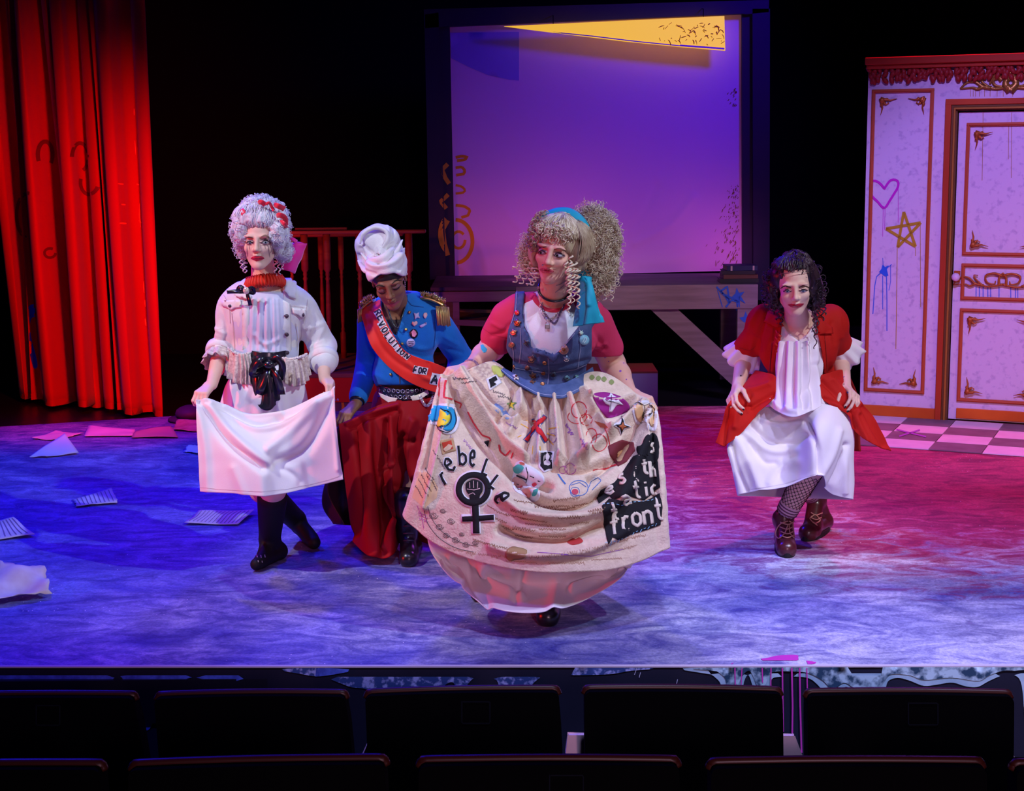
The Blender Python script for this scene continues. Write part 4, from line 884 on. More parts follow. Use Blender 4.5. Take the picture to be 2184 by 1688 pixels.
def shoe(F,heel,toe,ankle,top,rl=.036,rt=.032,rk=.040,k=.015,sole=True):
    heel,toe,ankle,top=[np.array(q,float) for q in (heel,toe,ankle,top)]
    F.cap(heel+[0,0,.035],toe+[0,0,.03],.036,rt,k); mid=(heel+toe)/2
    F.cap(ankle,mid*.4+toe*.6+[0,0,.035],.036,rt*.9,.02); F.cap(ankle,heel+[0,0,.04],.036,.034,.02); F.cap(ankle,top,rl,rk,.015)
def skin(name,c,c2): return mat(name,c,.5,col2=c2,vs=7,spec=.35,bump=.05,bs=300,sss=.08)
def ease(F_,m): pass
def eyes(B,ct,pl,whites,irises,m_iris,lids,brows,lips_,m_lip,m_brow,sh=None,mline=None):
    MW=mat('eye_white',(.42,.38,.41),.25,spec=.6); MP=mat('pupil',(.01,.01,.012),.15,spec=.8); ML=mat('lash',(.02,.012,.015),.6)
    if sh: decal('eyeshadow',B,mat('eyeshadow',(.30,.13,.17),.6),pl,polys=sh,off=.0004,step=2,label='smudged dark eye make-up')
    for k,wq in enumerate(whites):
        o=decal('eye',B,MW,pl,polys=[sm(wq,16,True)],off=.0010,step=1.5)
        if o and irises:
            x,y,r=irises[k]; decal('iris',B,m_iris,o,polys=[[q for q in arc(x,y,r,r,0,345,12)]],off=.0016,step=1.2); decal('pupil',B,MP,o,polys=[arc(x,y,r*.5,r*.5,0,330,8)],off=.0020,step=1)
    for q in lids: decal('eyelashes',B,ML,pl,strokes=[(sm(q,14),1.9)],off=.0022,step=1.2,taper=True)
    for q in brows: decal('eyebrow',B,m_brow,pl,strokes=[(sm(q,14),3.0)],off=.0018,step=1.5,taper=True)
    decal('lips',B,m_lip,pl,polys=[sm(lips_,26,True)],off=.0008,step=1.5,label='painted red lips')
    if mline: decal('lip_line',B,mat('lip_dark',(.16,.01,.02),.6),pl,strokes=[(sm(mline,14),1.1)],off=.0016,step=1.2,taper=True)
M_IRB=mat('iris_blue',(.10,.16,.26),.2,spec=.7); M_IRD=mat('iris_brown',(.06,.03,.02),.2,spec=.7)
M_BOOT=mat('black_leather',(.012,.010,.012),.28,spec=.6,bump=.15,bs=60); M_BOOTM=mat('oxblood_leather',(.075,.012,.018),.28,spec=.6,bump=.15,bs=60)
M_SILV=mat('silver_metal',(.75,.75,.78),.25,metal=1); M_BRASS=mat('brass_metal',(.75,.50,.18),.3,metal=1); M_COP=mat('copper_button',(.55,.22,.10),.35,metal=.9)
# ================================================================== WOMAN IN WHITE (left)
YA=6.35
def A_(x,y,dy=0): return P(x,y,YA+dy)
pa=thing('person',[*G(585,1190)[:2],0],'woman in a tall white wig, denim jacket and red ruff, holding out a white skirt','person')
skA=skin('skin_fair',(.80,.52,.43),(.74,.45,.37))
cA=A_(554.5,514,-.12); RA=rot(-1,5,1.5)
torsoA=[('e',A_(566,672,.02),(.150,.100,.155)),('e',A_(566,760,.02),(.108,.085,.12)),('e',A_(562,835,.05),(.155,.12,.13)),('c',A_(508,648,.02),A_(628,650,.02),.052,.052),('c',A_(560,622,.01),A_(612,642,.02),.048,.046),('c',A_(560,622,.01),A_(520,640,.02),.048,.046)]
shL,elL,wrL=A_(494,660,.02),A_(472,742,.02),A_(452,820,-.14); shR,elR,wrR=A_(646,662,.02),A_(688,738,.06),A_(692,808,-.10)
lo=A_(395,1230,-.35);hi=A_(745,430,.65); hz=lambda c,r,f:(np.array(c)-r,np.array(c)+r,f)
F=Field((lo[0],YA-.4,0-.02),(hi[0],YA+.55,P(560,440,YA)[2]),.007,[hz(cA,.125,.0028),hz(wrL,.09,.0034),hz(wrR,.09,.0034)])
F.add(torsoA); F.cap(A_(560,560,-.03),A_(564,625,.0),.046,.055,.02)
for s,e,w_ in ((shL,elL,wrL),(shR,elR,wrR)): F.cap(s,e,.048,.038,.02); F.cap(e,w_,.037,.023,.015)
tipsA=[]
hand(F,wrL,A_(424,845,-.22)-wrL,(.1,.4,-1),-1,(35,65,40),.92,tips=tipsA,thumb=(50,60))
hand(F,wrR,A_(712,826,-.17)-wrR,(-.3,.2,-1),1,(45,65,40),.92,tips=tipsA,thumb=(50,60))
gA=G(562,1212); gB=G(655,1172)
kA=A_(582,1040,-.18); aA=np.array([P(574,1160,gA[1]+.07)[0],gA[1]+.09,.10]); kB=A_(560,1045,.05); aB=np.array([P(628,1140,gB[1]+.05)[0],gB[1]+.10,.11])
F.cap(A_(545,850,.05),kA,.085,.055,.03); F.cap(kA,aA,.052,.033,.02); F.cap(A_(590,850,.08),kB,.085,.055,.03); F.cap(kB,aB,.052,.033,.02)

hpA=head(F,cA,RA,.97); V,Q=F.mesh(); body=build('body',V,Q,skA,pa); BA=bv(V,Q)
nails(tipsA,mat('nail_violet',(.16,.05,.30),.2,spec=.6),pa)
M_LIPR=mat('lip_red',(.55,.02,.06),.35,spec=.5); M_BRB=mat('brow_brown',(.22,.12,.09),.8)
eyes(BA,cA,pa,[[(526,519),(532,517),(539,518.5),(533,520.8)],[(559,518),(566,515),(574,518),(567,519.8)]],[(533,518.6,2.1),(566,517.3,2.3)],M_IRB,[[(525,519),(532,515),(540,518)],[(558,518),(566,513),(576,518)]],[[(523,510),(530,506),(541,508)],[(556,506),(567,503),(579,511)]],[(535,551),(543,546),(549,547.5),(556,546),(564,551),(557,555),(548,556.5),(541,555)],M_LIPR,M_BRB,[sm([(524,520),(528,513),(537,511),(543,517),(536,523)],14,True),sm([(556,519),(560,511),(570,509),(578,516),(574,523),(562,522)],14,True)],[(535,551.5),(549,551),(564,551)])
decal('mascara_streak',BA,mat('mascara',(.25,.13,.15),.7),pa,strokes=[([(570,521),(573,532),(575,549)],1.3),([(575,520),(579,532),(577,540)],1.2),([(564,521),(566,531)],1),([(527,522),(527,537),(528,548)],1.1),([(531,522),(532,532)],1)],off=.0012,step=2,taper=True,label='running mascara')
# ---- wig
M_WIG=mat('powdered_hair',(.80,.78,.84),.65,col2=(.52,.48,.60),vs=38,bump=.5,bs=110,spec=.3,stretch=(1,1,.35))
Fw=Field(cA+[-.19,-.14,-.18],cA+[.19,.26,.26],.005)
for c,r in (((0,.045,.088),(.108,.105,.066)),((-.066,.01,.045),(.048,.07,.075)),((.070,.01,.04),(.048,.07,.078)),((0,.09,.02),(.085,.07,.10)),((.006,.045,.118),(.085,.085,.046)),((-.008,.04,.140),(.062,.06,.034)),((.084,.045,-.045),(.036,.05,.045)),((-.080,.05,-.04),(.028,.045,.04)),((0,-.034,.095),(.065,.038,.032))):
    Fw.ell(cA+RA@np.array(c),r,RA,.015)
Fw.ell(cA+RA@np.array((0,-.105,.01)),(.052,.05,.070),RA,.008,'s')
V,Q=Fw.mesh(); N=normals(V,Q); V=V+N*(.004*noise3(V,60,3)+.003*noise3(V,160,4))[:,None]; wig=build('hair',V,Q,M_WIG,pa,label='tall white powdered wig with small curls')
b=MB(); rng=np.random.default_rng(4)
up=lambda p,n:((p-cA)@RA)[:,2]>.10
for c,r,n in (((0,.045,.088),(.110,.107,.068),300),((.006,.045,.118),(.087,.087,.048),320),((-.008,.04,.140),(.064,.062,.036),260),((-.068,.01,.045),(.049,.07,.076),160),((.073,.01,.04),(.049,.07,.079),160),((.085,.045,-.045),(.037,.05,.047),120),((-.082,.05,-.04),(.029,.045,.042),60)):
    cc=cA+RA@np.array(c); p,nn=ellpts(cc,r,n,RA,rng,lambda p,n:(np.linalg.norm((p-(cA+RA@np.array((0,-.10,.01))))@RA/np.array((.058,.07,.072)),axis=1)>1.05)&(((p-cA)@RA)[:,1]<.12))
    curls(b,p,nn,(.005,.009),(.0008,.0015),(.01,.028),(1,2.4),rng)
for x,y,l in ((520,548,34),(515,545,30),(524,556,26),(588,556,40),(596,550,36),(602,545,30)):
    ringlet(b,[A_(x,y,-.06),A_(x-1,y+l*.5,-.07),A_(x+1,y+l,-.07)],.008,.004,3,36,ph=x)
strands(b,cA+RA@np.array((0,.045,.088)),(.110,.108,.070),RA,200,(-1.3,1.3),(-.35,1.1),.0014,rng,.2); b.build('hair_curl',M_WIG,pa,kind='stuff')
M_RIB=mat('ribbon_red',(.75,.02,.06),.4,spec=.4,sheen=.2)
WB_=bv(V,Q)
def ribbon(pts,w_,Y,m=None,parent=None,nm='ribbon',lab=None,off=.0):
    p=[np.array(P(x,y,Y+d)) for x,y,d in pts]; p=cr(np.array(p),24); t=np.gradient(p,axis=0); t/=np.linalg.norm(t,axis=1)[:,None]
    s=np.cross(t,[0.0,1,0.0]); s/=np.linalg.norm(s,axis=1)[:,None]+1e-9; ww=np.interp(np.linspace(0,1,24),[0,.15,.5,.85,1],[.5,.9,1,.95,1.0])[:,None]*w_*.5
    tw=np.sin(np.linspace(0,4,24))[:,None]*np.array([0,w_*.25,0]); V=np.concatenate([p-s*ww+tw,p,p+s*ww-tw]); F=[(k*24+i,(k+1)*24+i,(k+1)*24+i+1,k*24+i+1) for k in (0,1) for i in range(23)]
    return build(nm,V,F,m or M_RIB,parent or pa,solid=.0015,label=lab)
YW=YA-.18
for pts,w_ in (([(551,434,0),(557,431,-.02),(566,437,-.01)],.020),([(566,437,-.01),(574,433,-.02),(580,442,0),(584,450,0)],.012),([(584,436,0),(594,440,-.01),(607,446,.02)],.022),([(590,462,0),(597,459,-.02),(608,466,0),(609,480,.02)],.022),([(515,446,.02),(520,456,0)],.022),([(598,470,.0),(606,478,-.01),(611,486,.02)],.016),([(500,480,.06),(502,490,.04)],.018)): ribbon(pts,w_,YW)
bowm=mat('hot_pink_satin',(.80,.015,.30),.45,sheen=.3)
b=MB(); 
S=Surf([[(598,560,YA),(626,519,YA+.03),(655,520,YA+.05)],[(600,568,YA),(625,545,YA-.01),(645,545,YA+.05)],[(600,576,YA),(615,578,YA-.0),(628,584,YA+.04)]],14,14,wr=.003,wrs=40); S.build('bow',bowm,pa,label='large hot pink satin bow behind the wig')
S=Surf([[(612,500,YA+.03),(622,505,YA),(634,512,YA+.04)],[(612,508,YA+.03),(622,512,YA),(632,521,YA+.04)]],8,6); S.build('bow',bowm,pa,label='small pink bow loop')
# ---- neck ruff
M_RUFF=mat('ruff_red',(.62,.03,.015),.6)
V=[];n=200;cR=A_(565,601,-.03); RR=rot(0,-14,-6)
for j,(rad,zz) in enumerate(((.050,.016),(.060,.020),(.074,.010),(.084,-.010),(.080,-.026),(.066,-.030))):
    for i in range(n):
        a=2*math.pi*i/n; pz=.0045*math.sin(a*38)*(1 if j>0 else .3); V.append(cR+RR@np.array([(rad+pz)*math.cos(a),(rad+pz)*math.sin(a)*.92,zz+pz*.6]))
Fq=[(j*n+i,j*n+(i+1)%n,(j+1)*n+(i+1)%n,(j+1)*n+i) for j in range(5) for i in range(n)]
build('neck_ruff',V,Fq,M_RUFF,pa,solid=.002,label='pleated red neck ruff')
b=MB()
for i in range(26):
    a=-math.pi*(i+.5)/26; q=cR+RR@np.array([.073*math.cos(a),.067*math.sin(a),.016]); curls(b,[q],[RR@np.array([0,-.3,1.])],(.003,.005),(.0012,.002),(.004,.008),(1,1.5),rng)
b.build('ruff_lace',mat('ruff_dark',(.36,.012,.012),.7),pa,kind='stuff')
# ---- blouse, jacket
mA=YA/FX
M_BLO=mat('blouse_white',(.62,.62,.78),.7,bump=.1,bs=300); M_DEN=mat('white_denim',(.80,.78,.78),.8,bump=.35,bs=420,col2=(.74,.71,.72),vs=30); M_SEW=mat('denim_seam',(.50,.42,.44),.85); M_LACE=mat('cream_lace',(.72,.62,.55),.8,col2=(.50,.38,.36),vs=90,bump=.6,bs=160)
Fb=Field(A_(480,800,-.2),A_(650,590,.22),.0055); Fb.add([('e',A_(566,676,.01),(.150,.108,.165)),('e',A_(566,755,.005),(.125,.100,.11)),('c',A_(515,636,.02),A_(620,636,.02),.05,.05)],.008)
Fb.cut(lambda x,y,X,Y,Z:np.maximum((y-769)*mA,(622-y+.25*abs(x-566)*0)*mA)); V,Q=Fb.mesh()
fl=[([(x,640),(x+(x-566)*.10,700),(x+(x-566)*.12,765)],a,w_) for x,a,w_ in ((541,.006,3),(548,-.004,3),(555,.006,3),(562,-.005,3),(569,.007,3.5),(577,-.005,3),(584,.006,3),(592,.005,3))]+[([(545,715),(565,735),(595,722)],.006,5),([(555,735),(575,752)],-.006,4)]
V=cloth_mesh(V,Q,fl); build('blouse',V,Q,M_BLO,pa,label='white gathered blouse'); 
Fj=Field(A_(430,850,-.32),A_(740,585,.32),.0065); Fj.add(torsoA[:2]+torsoA[3:],.022)
Fj.add([('e',A_(566,740,.02),(.128,.100,.12))],.010)
elJ=elL+(wrL-elL)*.16; Fj.cap(shL,elL,.062,.056,.02); Fj.cap(elL,elJ,.056,.055,.01); elK=elR+(wrR-elR)*.50; Fj.cap(shR,elR,.064,.058,.02); Fj.cap(elR,elK,.058,.056,.01)
opn=[(528,560),(604,560),(603,640),(601,700),(604,775),(604,900),(526,900),(533,770),(532,700),(536,650)]
def cutJ(x,y,X,Y,Z):
    d=np.where(Y<YA+.03,-psdf(x,y,opn)*mA,-.05)
    tz=np.maximum((y-np.where(x<566,757,768))*mA,0)-.0; hem=(y-np.where(x<566,757,768)-0*x)*mA
    insl=(x<497)|(x>648)
    hem=np.where((x<492)&(y>700),-.05,hem); hem=np.where(x>655,-.05,hem); neck=.075-np.hypot(X-A_(562,600)[0],(Y-YA-.01)) ; neck=np.where(y<622,neck,-.05)
    return np.maximum(np.maximum(d,hem),neck)
Fj.cut(cutJ); V,Q=Fj.mesh()
fl=[([(470,655),(482,700),(478,745)],-.006,5),([(456,700),(478,712)],.006,4),([(455,722),(484,730)],-.006,4),([(663,650),(672,700),(660,730)],-.006,6),([(655,745),(690,728)],.007,5),([(660,760),(694,744)],-.007,4),([(664,700),(690,690)],.005,5),([(655,660),(650,700)],.006,5),([(500,690),(505,740)],-.004,4),([(640,690),(634,750)],-.005,5),([(690,700),(672,740)],.005,5)]
V=cloth_mesh(V,Q,fl,.0018,22,5); build('jacket',V,Q,M_DEN,pa,label='white denim jacket'); BJ=bv(V,Q)
decal('placket',BJ,M_DEN,pa,polys=[[(517,650),(531,655),(531,755),(519,752)],[(603,640),(618,648),(619,768),(603,768)]],off=.004,step=5,solid=.002)
decal('jacket_edge',BJ,mat('edge_grey',(.42,.36,.42),.85),pa,strokes=[([(534,642),(532,680),(531,720),(532,752)],1.6),([(602,642),(601,700),(603,764)],1.6)],off=.004,step=4); decal('seam',BJ,M_SEW,pa,strokes=[([(517,650),(518,700),(519,752)],1),([(619,650),(620,700),(620,765)],1),([(476,652),(500,648),(517,652)],1),([(620,652),(650,656)],1),([(495,668),(498,700),(502,752)],1),([(630,690),(634,730),(630,765)],1),([(645,690),(641,730),(640,762)],1),([(478,630),(490,650),(492,690)],1),([(655,640),(653,665),(648,690)],1)],off=.0032,step=5)
decal('pocket_flap',BJ,M_DEN,pa,polys=[[(475,643),(515,640),(516,656),(503,657),(494,662),(486,656),(476,653)],[(622,657),(651,660),(653,674),(643,678),(634,672),(623,668)]],off=.006,step=4,solid=.003,label='denim pocket flap')
decal('button',BJ,mat('dark_button',(.10,.07,.10),.4,metal=.5),pa,polys=[arc(610,674,4,4,0,340,12),arc(610,712,4,4,0,340,12),arc(610,752,4,4,0,340,12),arc(647,671,3.2,4,0,340,12),arc(493,653,3,3,0,340,12)],off=.009,step=3,solid=.004)
decal('collar',BJ,M_DEN,pa,polys=[[(527,598),(536,618),(532,640),(512,636),(503,632),(506,612)],[(602,590),(614,582),(626,590),(630,612),(630,640),(614,634),(603,618)]],off=.012,step=4,solid=.004,label='turned-down denim collar')
# right collar flap also stands as a folded strip
b=MB()
for s,e,r,nm,fr in ((elL,elJ,.060,'cuff',0),(elR,elK,.061,'cuff',.35)):
    ax=e-s; L_=np.linalg.norm(ax); ax/=L_; c=e-ax*.035
    b=MB(); b.lathe([(r-.006,0),(r+.001,.002),(r+.003,.02),(r,.038),(r-.006,.04)],c,24,ax); b.build('cuff',M_DEN,pa,label='turned-back denim cuff')
def frill(c,ax,r0,r1,L_,nf,amp,m,parent,nm,lab=None,n=96,sol=.0015,squash=1):
    ax=np.array(ax,float)/np.linalg.norm(ax); R=np.array(Vector((0,0,1)).rotation_difference(Vector(ax)).to_matrix()); V=[];rows=7
    for j in range(rows):
        t=j/(rows-1)
        for i in range(n):
            a=6.2832*i/n; rr_=r0+(r1-r0)*t**.8+amp*t*math.sin(a*nf+.6*math.sin(a*3)); V.append(c+R@np.array([rr_*math.cos(a),rr_*math.sin(a)*squash,t*L_+amp*.6*t*math.cos(a*nf)]))
    Fq=[(j*n+i,j*n+(i+1)%n,(j+1)*n+(i+1)%n,(j+1)*n+i) for j in range(rows-1) for i in range(n)]
    return build(nm,V,Fq,m,parent,solid=sol,label=lab)
frill(elJ-np.array([0,0,0]),wrL-elL,.050,.062,.06,11,.006,M_LACE,pa,'lace_cuff','lace frill at the sleeve end')
# frayed hems and lace peplum
M_FRAY=mat('frayed_edge',(.82,.78,.78),.9)
def frayed(pts,Y,m,parent,n=90,amp=.008,nm='frayed_hem'):
    b=MB(); p=cr(np.array([P(x,y,Y) for x,y in pts]),n)
    r_=np.random.default_rng(3)
    curls(b,p,np.tile([0,-1.,0],(n,1)),(.003,.007),(.0012,.002),(.006,.014),(.6,1.4),r_,7); return b.build(nm,m,parent,kind='stuff')
frayed([(488,742),(500,752),(516,757),(533,754)],YA-.105,M_FRAY,pa); frayed([(601,764),(622,766),(640,762),(655,756)],YA-.105,M_FRAY,pa)
def pep(rows,nu,nf,amp,nm,m,parent,lab):
    S=Surf(rows,nu,16,fn=lambda u,v:amp*(.25+v)*np.sin(u*nf*6.28+1.5*np.sin(u*9))); S.build(nm,m,parent,solid=.002,label=lab); return S
Y_=YA-.10
pep([[(484,745,Y_+.05),(500,752,Y_),(518,755,Y_-.02),(534,756,Y_-.01)],[(484,775,Y_+.05),(500,780,Y_-.01),(522,785,Y_-.03),(538,788,Y_-.02)],[(482,800,Y_+.05),(498,815,Y_-.02),(522,821,Y_-.04),(541,818,Y_-.03)]],70,6,.010,'lace_peplum',M_LACE,pa,'cream lace ruffle below the jacket')
pep([[(600,764,Y_-.01),(618,768,Y_-.02),(638,765,Y_),(656,758,Y_+.05)],[(600,790,Y_-.02),(620,795,Y_-.03),(642,793,Y_-.01),(660,788,Y_+.05)],[(602,812,Y_-.03),(620,824,Y_-.04),(645,822,Y_-.02),(662,800,Y_+.05)]],70,6,.010,'lace_peplum',M_LACE,pa,'cream lace ruffle below the jacket')
# waist sash and bow
M_SAT=mat('black_satin',(.012,.012,.022),.25,spec=.7)
S=Surf([[(524,746,YA-.07),(548,750,YA-.115),(580,752,YA-.118),(610,748,YA-.07)],[(526,770,YA-.08),(548,775,YA-.125),(580,777,YA-.125),(610,772,YA-.08)],[(526,800,YA-.09),(546,812,YA-.13),(582,812,YA-.13),(610,796,YA-.09)]],40,30,folds=[([(530,765),(600,770)],.006,3),([(530,785),(604,782)],-.006,4)]); S.build('waist_sash',M_SAT,pa,label='black satin waist sash')
S=Surf([[(532,790,YA-.13),(550,790,YA-.15),(575,790,YA-.15),(598,790,YA-.13)],[(533,820,YA-.13),(552,822,YA-.16),(578,822,YA-.16),(602,815,YA-.13)],[(538,850,YA-.13),(552,868,YA-.16),(572,875,YA-.16),(598,855,YA-.13)]],50,40,folds=[([(560,790),(552,860)],-.012,6),([(585,790),(592,850)],.014,5),([(572,795),(575,870)],.008,6)]); S.build('sash_tail',M_SAT,pa,label='hanging black satin sash end')
for pts in ([(574,778,-.0),(560,766,-.03),(545,775,-.03),(538,798,-.01),(552,795,0),(574,778,0)],[(574,778,0),(590,765,-.03),(602,780,-.03),(598,805,-.01),(586,798,0),(574,778,0)],[(574,780,0),(566,800,-.02),(556,830,-.02),(552,842,0)],[(574,780,0),(590,805,-.03),(598,830,-.02),(600,842,0)]): ribbon(pts,.032,YA-.165,M_SAT,pa,'bow_loop')
b=MB(); b.ell(A_(574,778,-.19),(.022,.016,.018),7); b.build('bow_knot',M_SAT,pa)
# brooch bow on the collar
for pts in ([(525,620,0),(512,612,-.01),(508,622,0),(525,622,0)],[(525,620,0),(538,614,-.01),(541,625,0),(525,622,0)],[(524,622,0),(505,622,-.01),(484,623,0)],[(526,624,0),(531,640,-.01),(534,652,0)]): ribbon(pts,.016,YA-.135,M_SAT,pa,'collar_ribbon')
b=MB(); b.ell(A_(525,620,-.155),(.013,.008,.015),7); b.build('brooch',mat('brooch_pearl',(.8,.7,.6),.2,metal=.4),pa,label='oval brooch')
# ---- underskirt and held-out skirt
M_SKW=mat('white_cotton',(.84,.80,.84),.75,bump=.12,bs=260)
rows=[wrap([(508,770,YA-.02),(535,775,YA-.10),(566,778,YA-.11),(598,775,YA-.10),(628,770,YA-.02)],.2),wrap([(480,830,YA-.02),(520,840,YA-.13),(562,850,YA-.15),(610,840,YA-.13),(652,820,YA-.02)],.28),wrap([(462,930,YA-.02),(510,950,YA-.10),(560,960,YA-.1),(620,950,YA-.08),(670,930,YA-.02)],.3),wrap([(520,1040,YA-.10),(545,1052,YA-.16),(575,1060,YA-.2),(598,1058,YA-.18),(612,1045,YA-.05)],.25)]
S=Surf(rows,120,70,True,wr=.004,wrs=20,fn=lambda u,v:.008*np.sin(u*60)*np.clip(v*2,0,1)); S.build('underskirt',M_SKW,pa,solid=.002)
b=MB(); S=Surf([wrap([(545,1040,YA-.14),(560,1050,YA-.2),(590,1052,YA-.2),(607,1040,YA-.1)],.15),wrap([(553,1058,YA-.14),(562,1066,YA-.2),(588,1068,YA-.2),(606,1056,YA-.1)],.15)],60,8,True); S.build('petticoat_hem',mat('petticoat_blue',(.45,.62,.72),.8),pa,solid=.002)
YS=YA-.27
rows=[[(418,851,YS+.02),(448,852,YS+.03),(490,868,YS+.06),(535,884,YS+.05),(590,880,YS+.05),(640,862,YS+.05),(685,838,YS+.03),(711,821,YS+.03)],
 [(419,875,YS+.0),(450,885,YS),(492,905,YS-.0),(540,925,YS-.02),(592,918,YS-.0),(640,898,YS+.0),(686,868,YS+.0),(713,846,YS+.0)],
 [(421,930,YS-.02),(452,935,YS-.03),(495,950,YS-.06),(545,962,YS-.08),(595,962,YS-.05),(643,950,YS-.03),(690,930,YS-.02),(718,910,YS-.02)],
 [(424,990,YS-.03),(455,992,YS-.04),(498,998,YS-.08),(548,1005,YS-.10),(598,1003,YS-.05),(645,998,YS-.03),(692,984,YS-.02),(724,970,YS-.02)],
 [(427,1049,YS-.03),(457,1051,YS-.05),(500,1053,YS-.08),(550,1058,YS-.10),(600,1054,YS-.06),(650,1043,YS-.03),(695,1032,YS-.02),(732,1023,YS-.02)]]
fl=[([(425,858),(450,892),(490,945),(560,1000)],-.030,9),([(440,860),(480,915),(550,975),(590,995)],.020,9),([(440,858),(490,885),(545,905),(600,895)],-.016,5),([(450,862),(500,895),(548,918),(610,905),(680,860)],.014,5),([(706,828),(690,890),(650,960),(585,992)],-.034,12),([(708,830),(670,870),(610,930),(570,960)],.020,9),([(700,832),(650,870),(590,895)],-.014,6),([(712,830),(716,900),(722,1000)],.010,6),([(585,995),(620,1010),(640,1030)],-.010,7),([(424,870),(440,960),(445,1045)],.010,9),([(500,1000),(520,1050)],.008,10),([(560,1005),(562,1055)],.012,12),([(650,980),(660,1040)],-.006,9),([(706,845),(714,900),(722,960),(728,1015)],-.006,3),([(480,868),(530,888),(600,882)],.008,4)]
S=Surf(rows,170,110,folds=fl,wr=.0015,wrs=25); S.build('held_skirt',M_SKW,pa,solid=.003,label='white skirt panel spread between both hands'); BS=S.bvh()
decal('hem_stitch',BS,mat('hem_shade',(.62,.56,.62),.85),pa,strokes=[([(428,1040),(470,1044),(520,1047),(560,1049),(610,1044),(660,1034),(700,1024),(730,1014)],1)],off=.0028,step=5)
# ---- boots
M_STK=mat('black_stocking',(.010,.009,.012),.7); M_SUE=mat('black_suede',(.010,.009,.011),.6,spec=.2)
def legcover(parts,lo,hi,m,parent,nm,lab=None,res=.005,wr=0,cut=None):
    Fz=Field(lo,hi,res); parts(Fz)
    X_=None
    if cut: Fz.cut(cut)
    else: Fz.cut(lambda x,y,X,Y,Z:-Z+.001)
    V,Q=Fz.mesh(); V=cloth_mesh(V,Q,(),wr,40); return build(nm,V,Q,m,parent,label=lab),bv(V,Q)
tA=P(582,1062,gA[1]); tA[1]=gA[1]+.0
topA=kA+(aA-kA)*.20; topB=kB+(aB-kB)*.22
boA,BbA=legcover(lambda f:shoe(f,gA+[.045,.13,0],gA+[-.02,-.05,0],aA,topA,.045,.026,.062),gA+[-.2,-.2,-.01],gA+[.3,.5,.62],M_SUE,pa,'boot','black boot with pale marks on the toe')
legcover(lambda f:shoe(f,gB+[-.05,.14,.035],gB+[.03,.0,.0],aB,topB,.045,.030,.060),gB+[-.45,-.2,-.01],gB+[.3,.6,.62],M_SUE,pa,'boot')
decal('toe_mark',BbA,mat('pale_mark',(.35,.30,.32),.6),pa,strokes=[([(548,1184),(549,1190)],2),([(556,1185),(557,1191)],2),([(564,1184),(565,1190)],2),([(550,1196),(551,1200)],2),([(558,1197),(559,1201)],2)],off=.002,step=2)
# ================================================================== WOMAN IN THE BLUE MILITARY JACKET
YB_F=6.62
def B_(x,y,dy=0): return P(x,y,YB_F+dy)
pb=thing('person',[*G(860,1190)[:2],0],'woman in a blue military jacket, white head wrap and red sash, looking down','person')
skB=skin('skin_brown',(.27,.115,.065),(.21,.085,.048))
cB=B_(829,598,-.20); RB=rot(5,29,-11.5)
torsoB=[('e',B_(862,700,.0),(.140,.100,.150)),('e',B_(862,780,.0),(.108,.085,.12)),('e',B_(865,850,.05),(.118,.095,.12)),('c',B_(800,672,.01),B_(920,672,.01),.046,.046),('c',B_(845,650,.0),B_(900,672,.01),.045,.04),('c',B_(845,650,.0),B_(810,672,.01),.045,.04)]
shL,elL,wrL=B_(790,690,.02),B_(786,775,.10),B_(760,862,-.06); shR,elR,wrR=B_(938,695,.02),B_(985,765,.10),B_(958,830,.02)
F=Field((B_(665,900,0)[0],YB_F-.45,-.02),(B_(1060,900)[0],YB_F+.45,B_(829,530)[2]),.007,[hz(cB,.125,.003),hz(wrL,.10,.0034)])
F.add(torsoB); F.cap(cB+RB@np.array([0,.02,-.06]),B_(856,668,.01),.045,.052,.02)
for s,e,w_ in ((shL,elL,wrL),(shR,elR,wrR)): F.cap(s,e,.046,.037,.02); F.cap(e,w_,.036,.023,.015)
tipsB=[]; hand(F,wrL,B_(728,893,-.14)-wrL,(.2,.5,-.9),-1,(30,50,35),.95,tips=tipsB,thumb=(40,50))
hand(F,wrR,(.0,-.5,-.8),(-.6,.2,0),1,(40,50,40),.9)
gR=G(872,1206)+np.array([0,.0,0]); aR=np.array([P(868,1155,gR[1]+.08)[0],gR[1]+.10,.11]); kR=P(885,1010,gR[1]+.22)
F.cap(B_(890,860,.12),kR,.085,.055,.03); F.cap(kR,aR,.052,.035,.02); F.cap(aR,gR+[0,.06,.04],.033,.03,.015)
gR2=np.array([gR[0]-.18,gR[1]+.42,0]); kR2=np.array([gR2[0]+.02,gR2[1]-.12,.42]); F.cap(B_(835,860,.14),kR2,.085,.055,.03); F.cap(kR2,gR2+[0,.05,.1],.05,.035,.02)
head(F,cB,RB,.98); V,Q=F.mesh(); build('body',V,Q,skB,pb); BB=bv(V,Q); nails(tipsB,mat('nail_plum',(.18,.04,.18),.2,spec=.6),pb)
M_LIPB=mat('lip_rose',(.30,.06,.07),.35,spec=.5); M_BRD=mat('brow_dark',(.025,.015,.012),.8)
ML_=mat('lash',(.02,.012,.015),.6)
for q in ([(806,622),(814,627),(822,624)],[(838,617),(847,616),(855,609)]): decal('eyelashes',BB,ML_,pb,strokes=[(sm(q,12),2.4)],off=.0015,step=1.3,taper=True)
for q in ([(801,613),(808,609),(820,611)],[(836,606),(845,599),(856,598)]): decal('eyebrow',BB,M_BRD,pb,strokes=[(sm(q,12),3.0)],off=.0015,step=1.3,taper=True)
decal('eyelid',BB,mat('eyelid_plum',(.22,.09,.09),.5),pb,polys=[sm([(805,621),(812,617),(821,620),(815,625)],12,True),sm([(837,615),(845,609),(855,607),(848,614)],12,True)],off=.001,step=2)
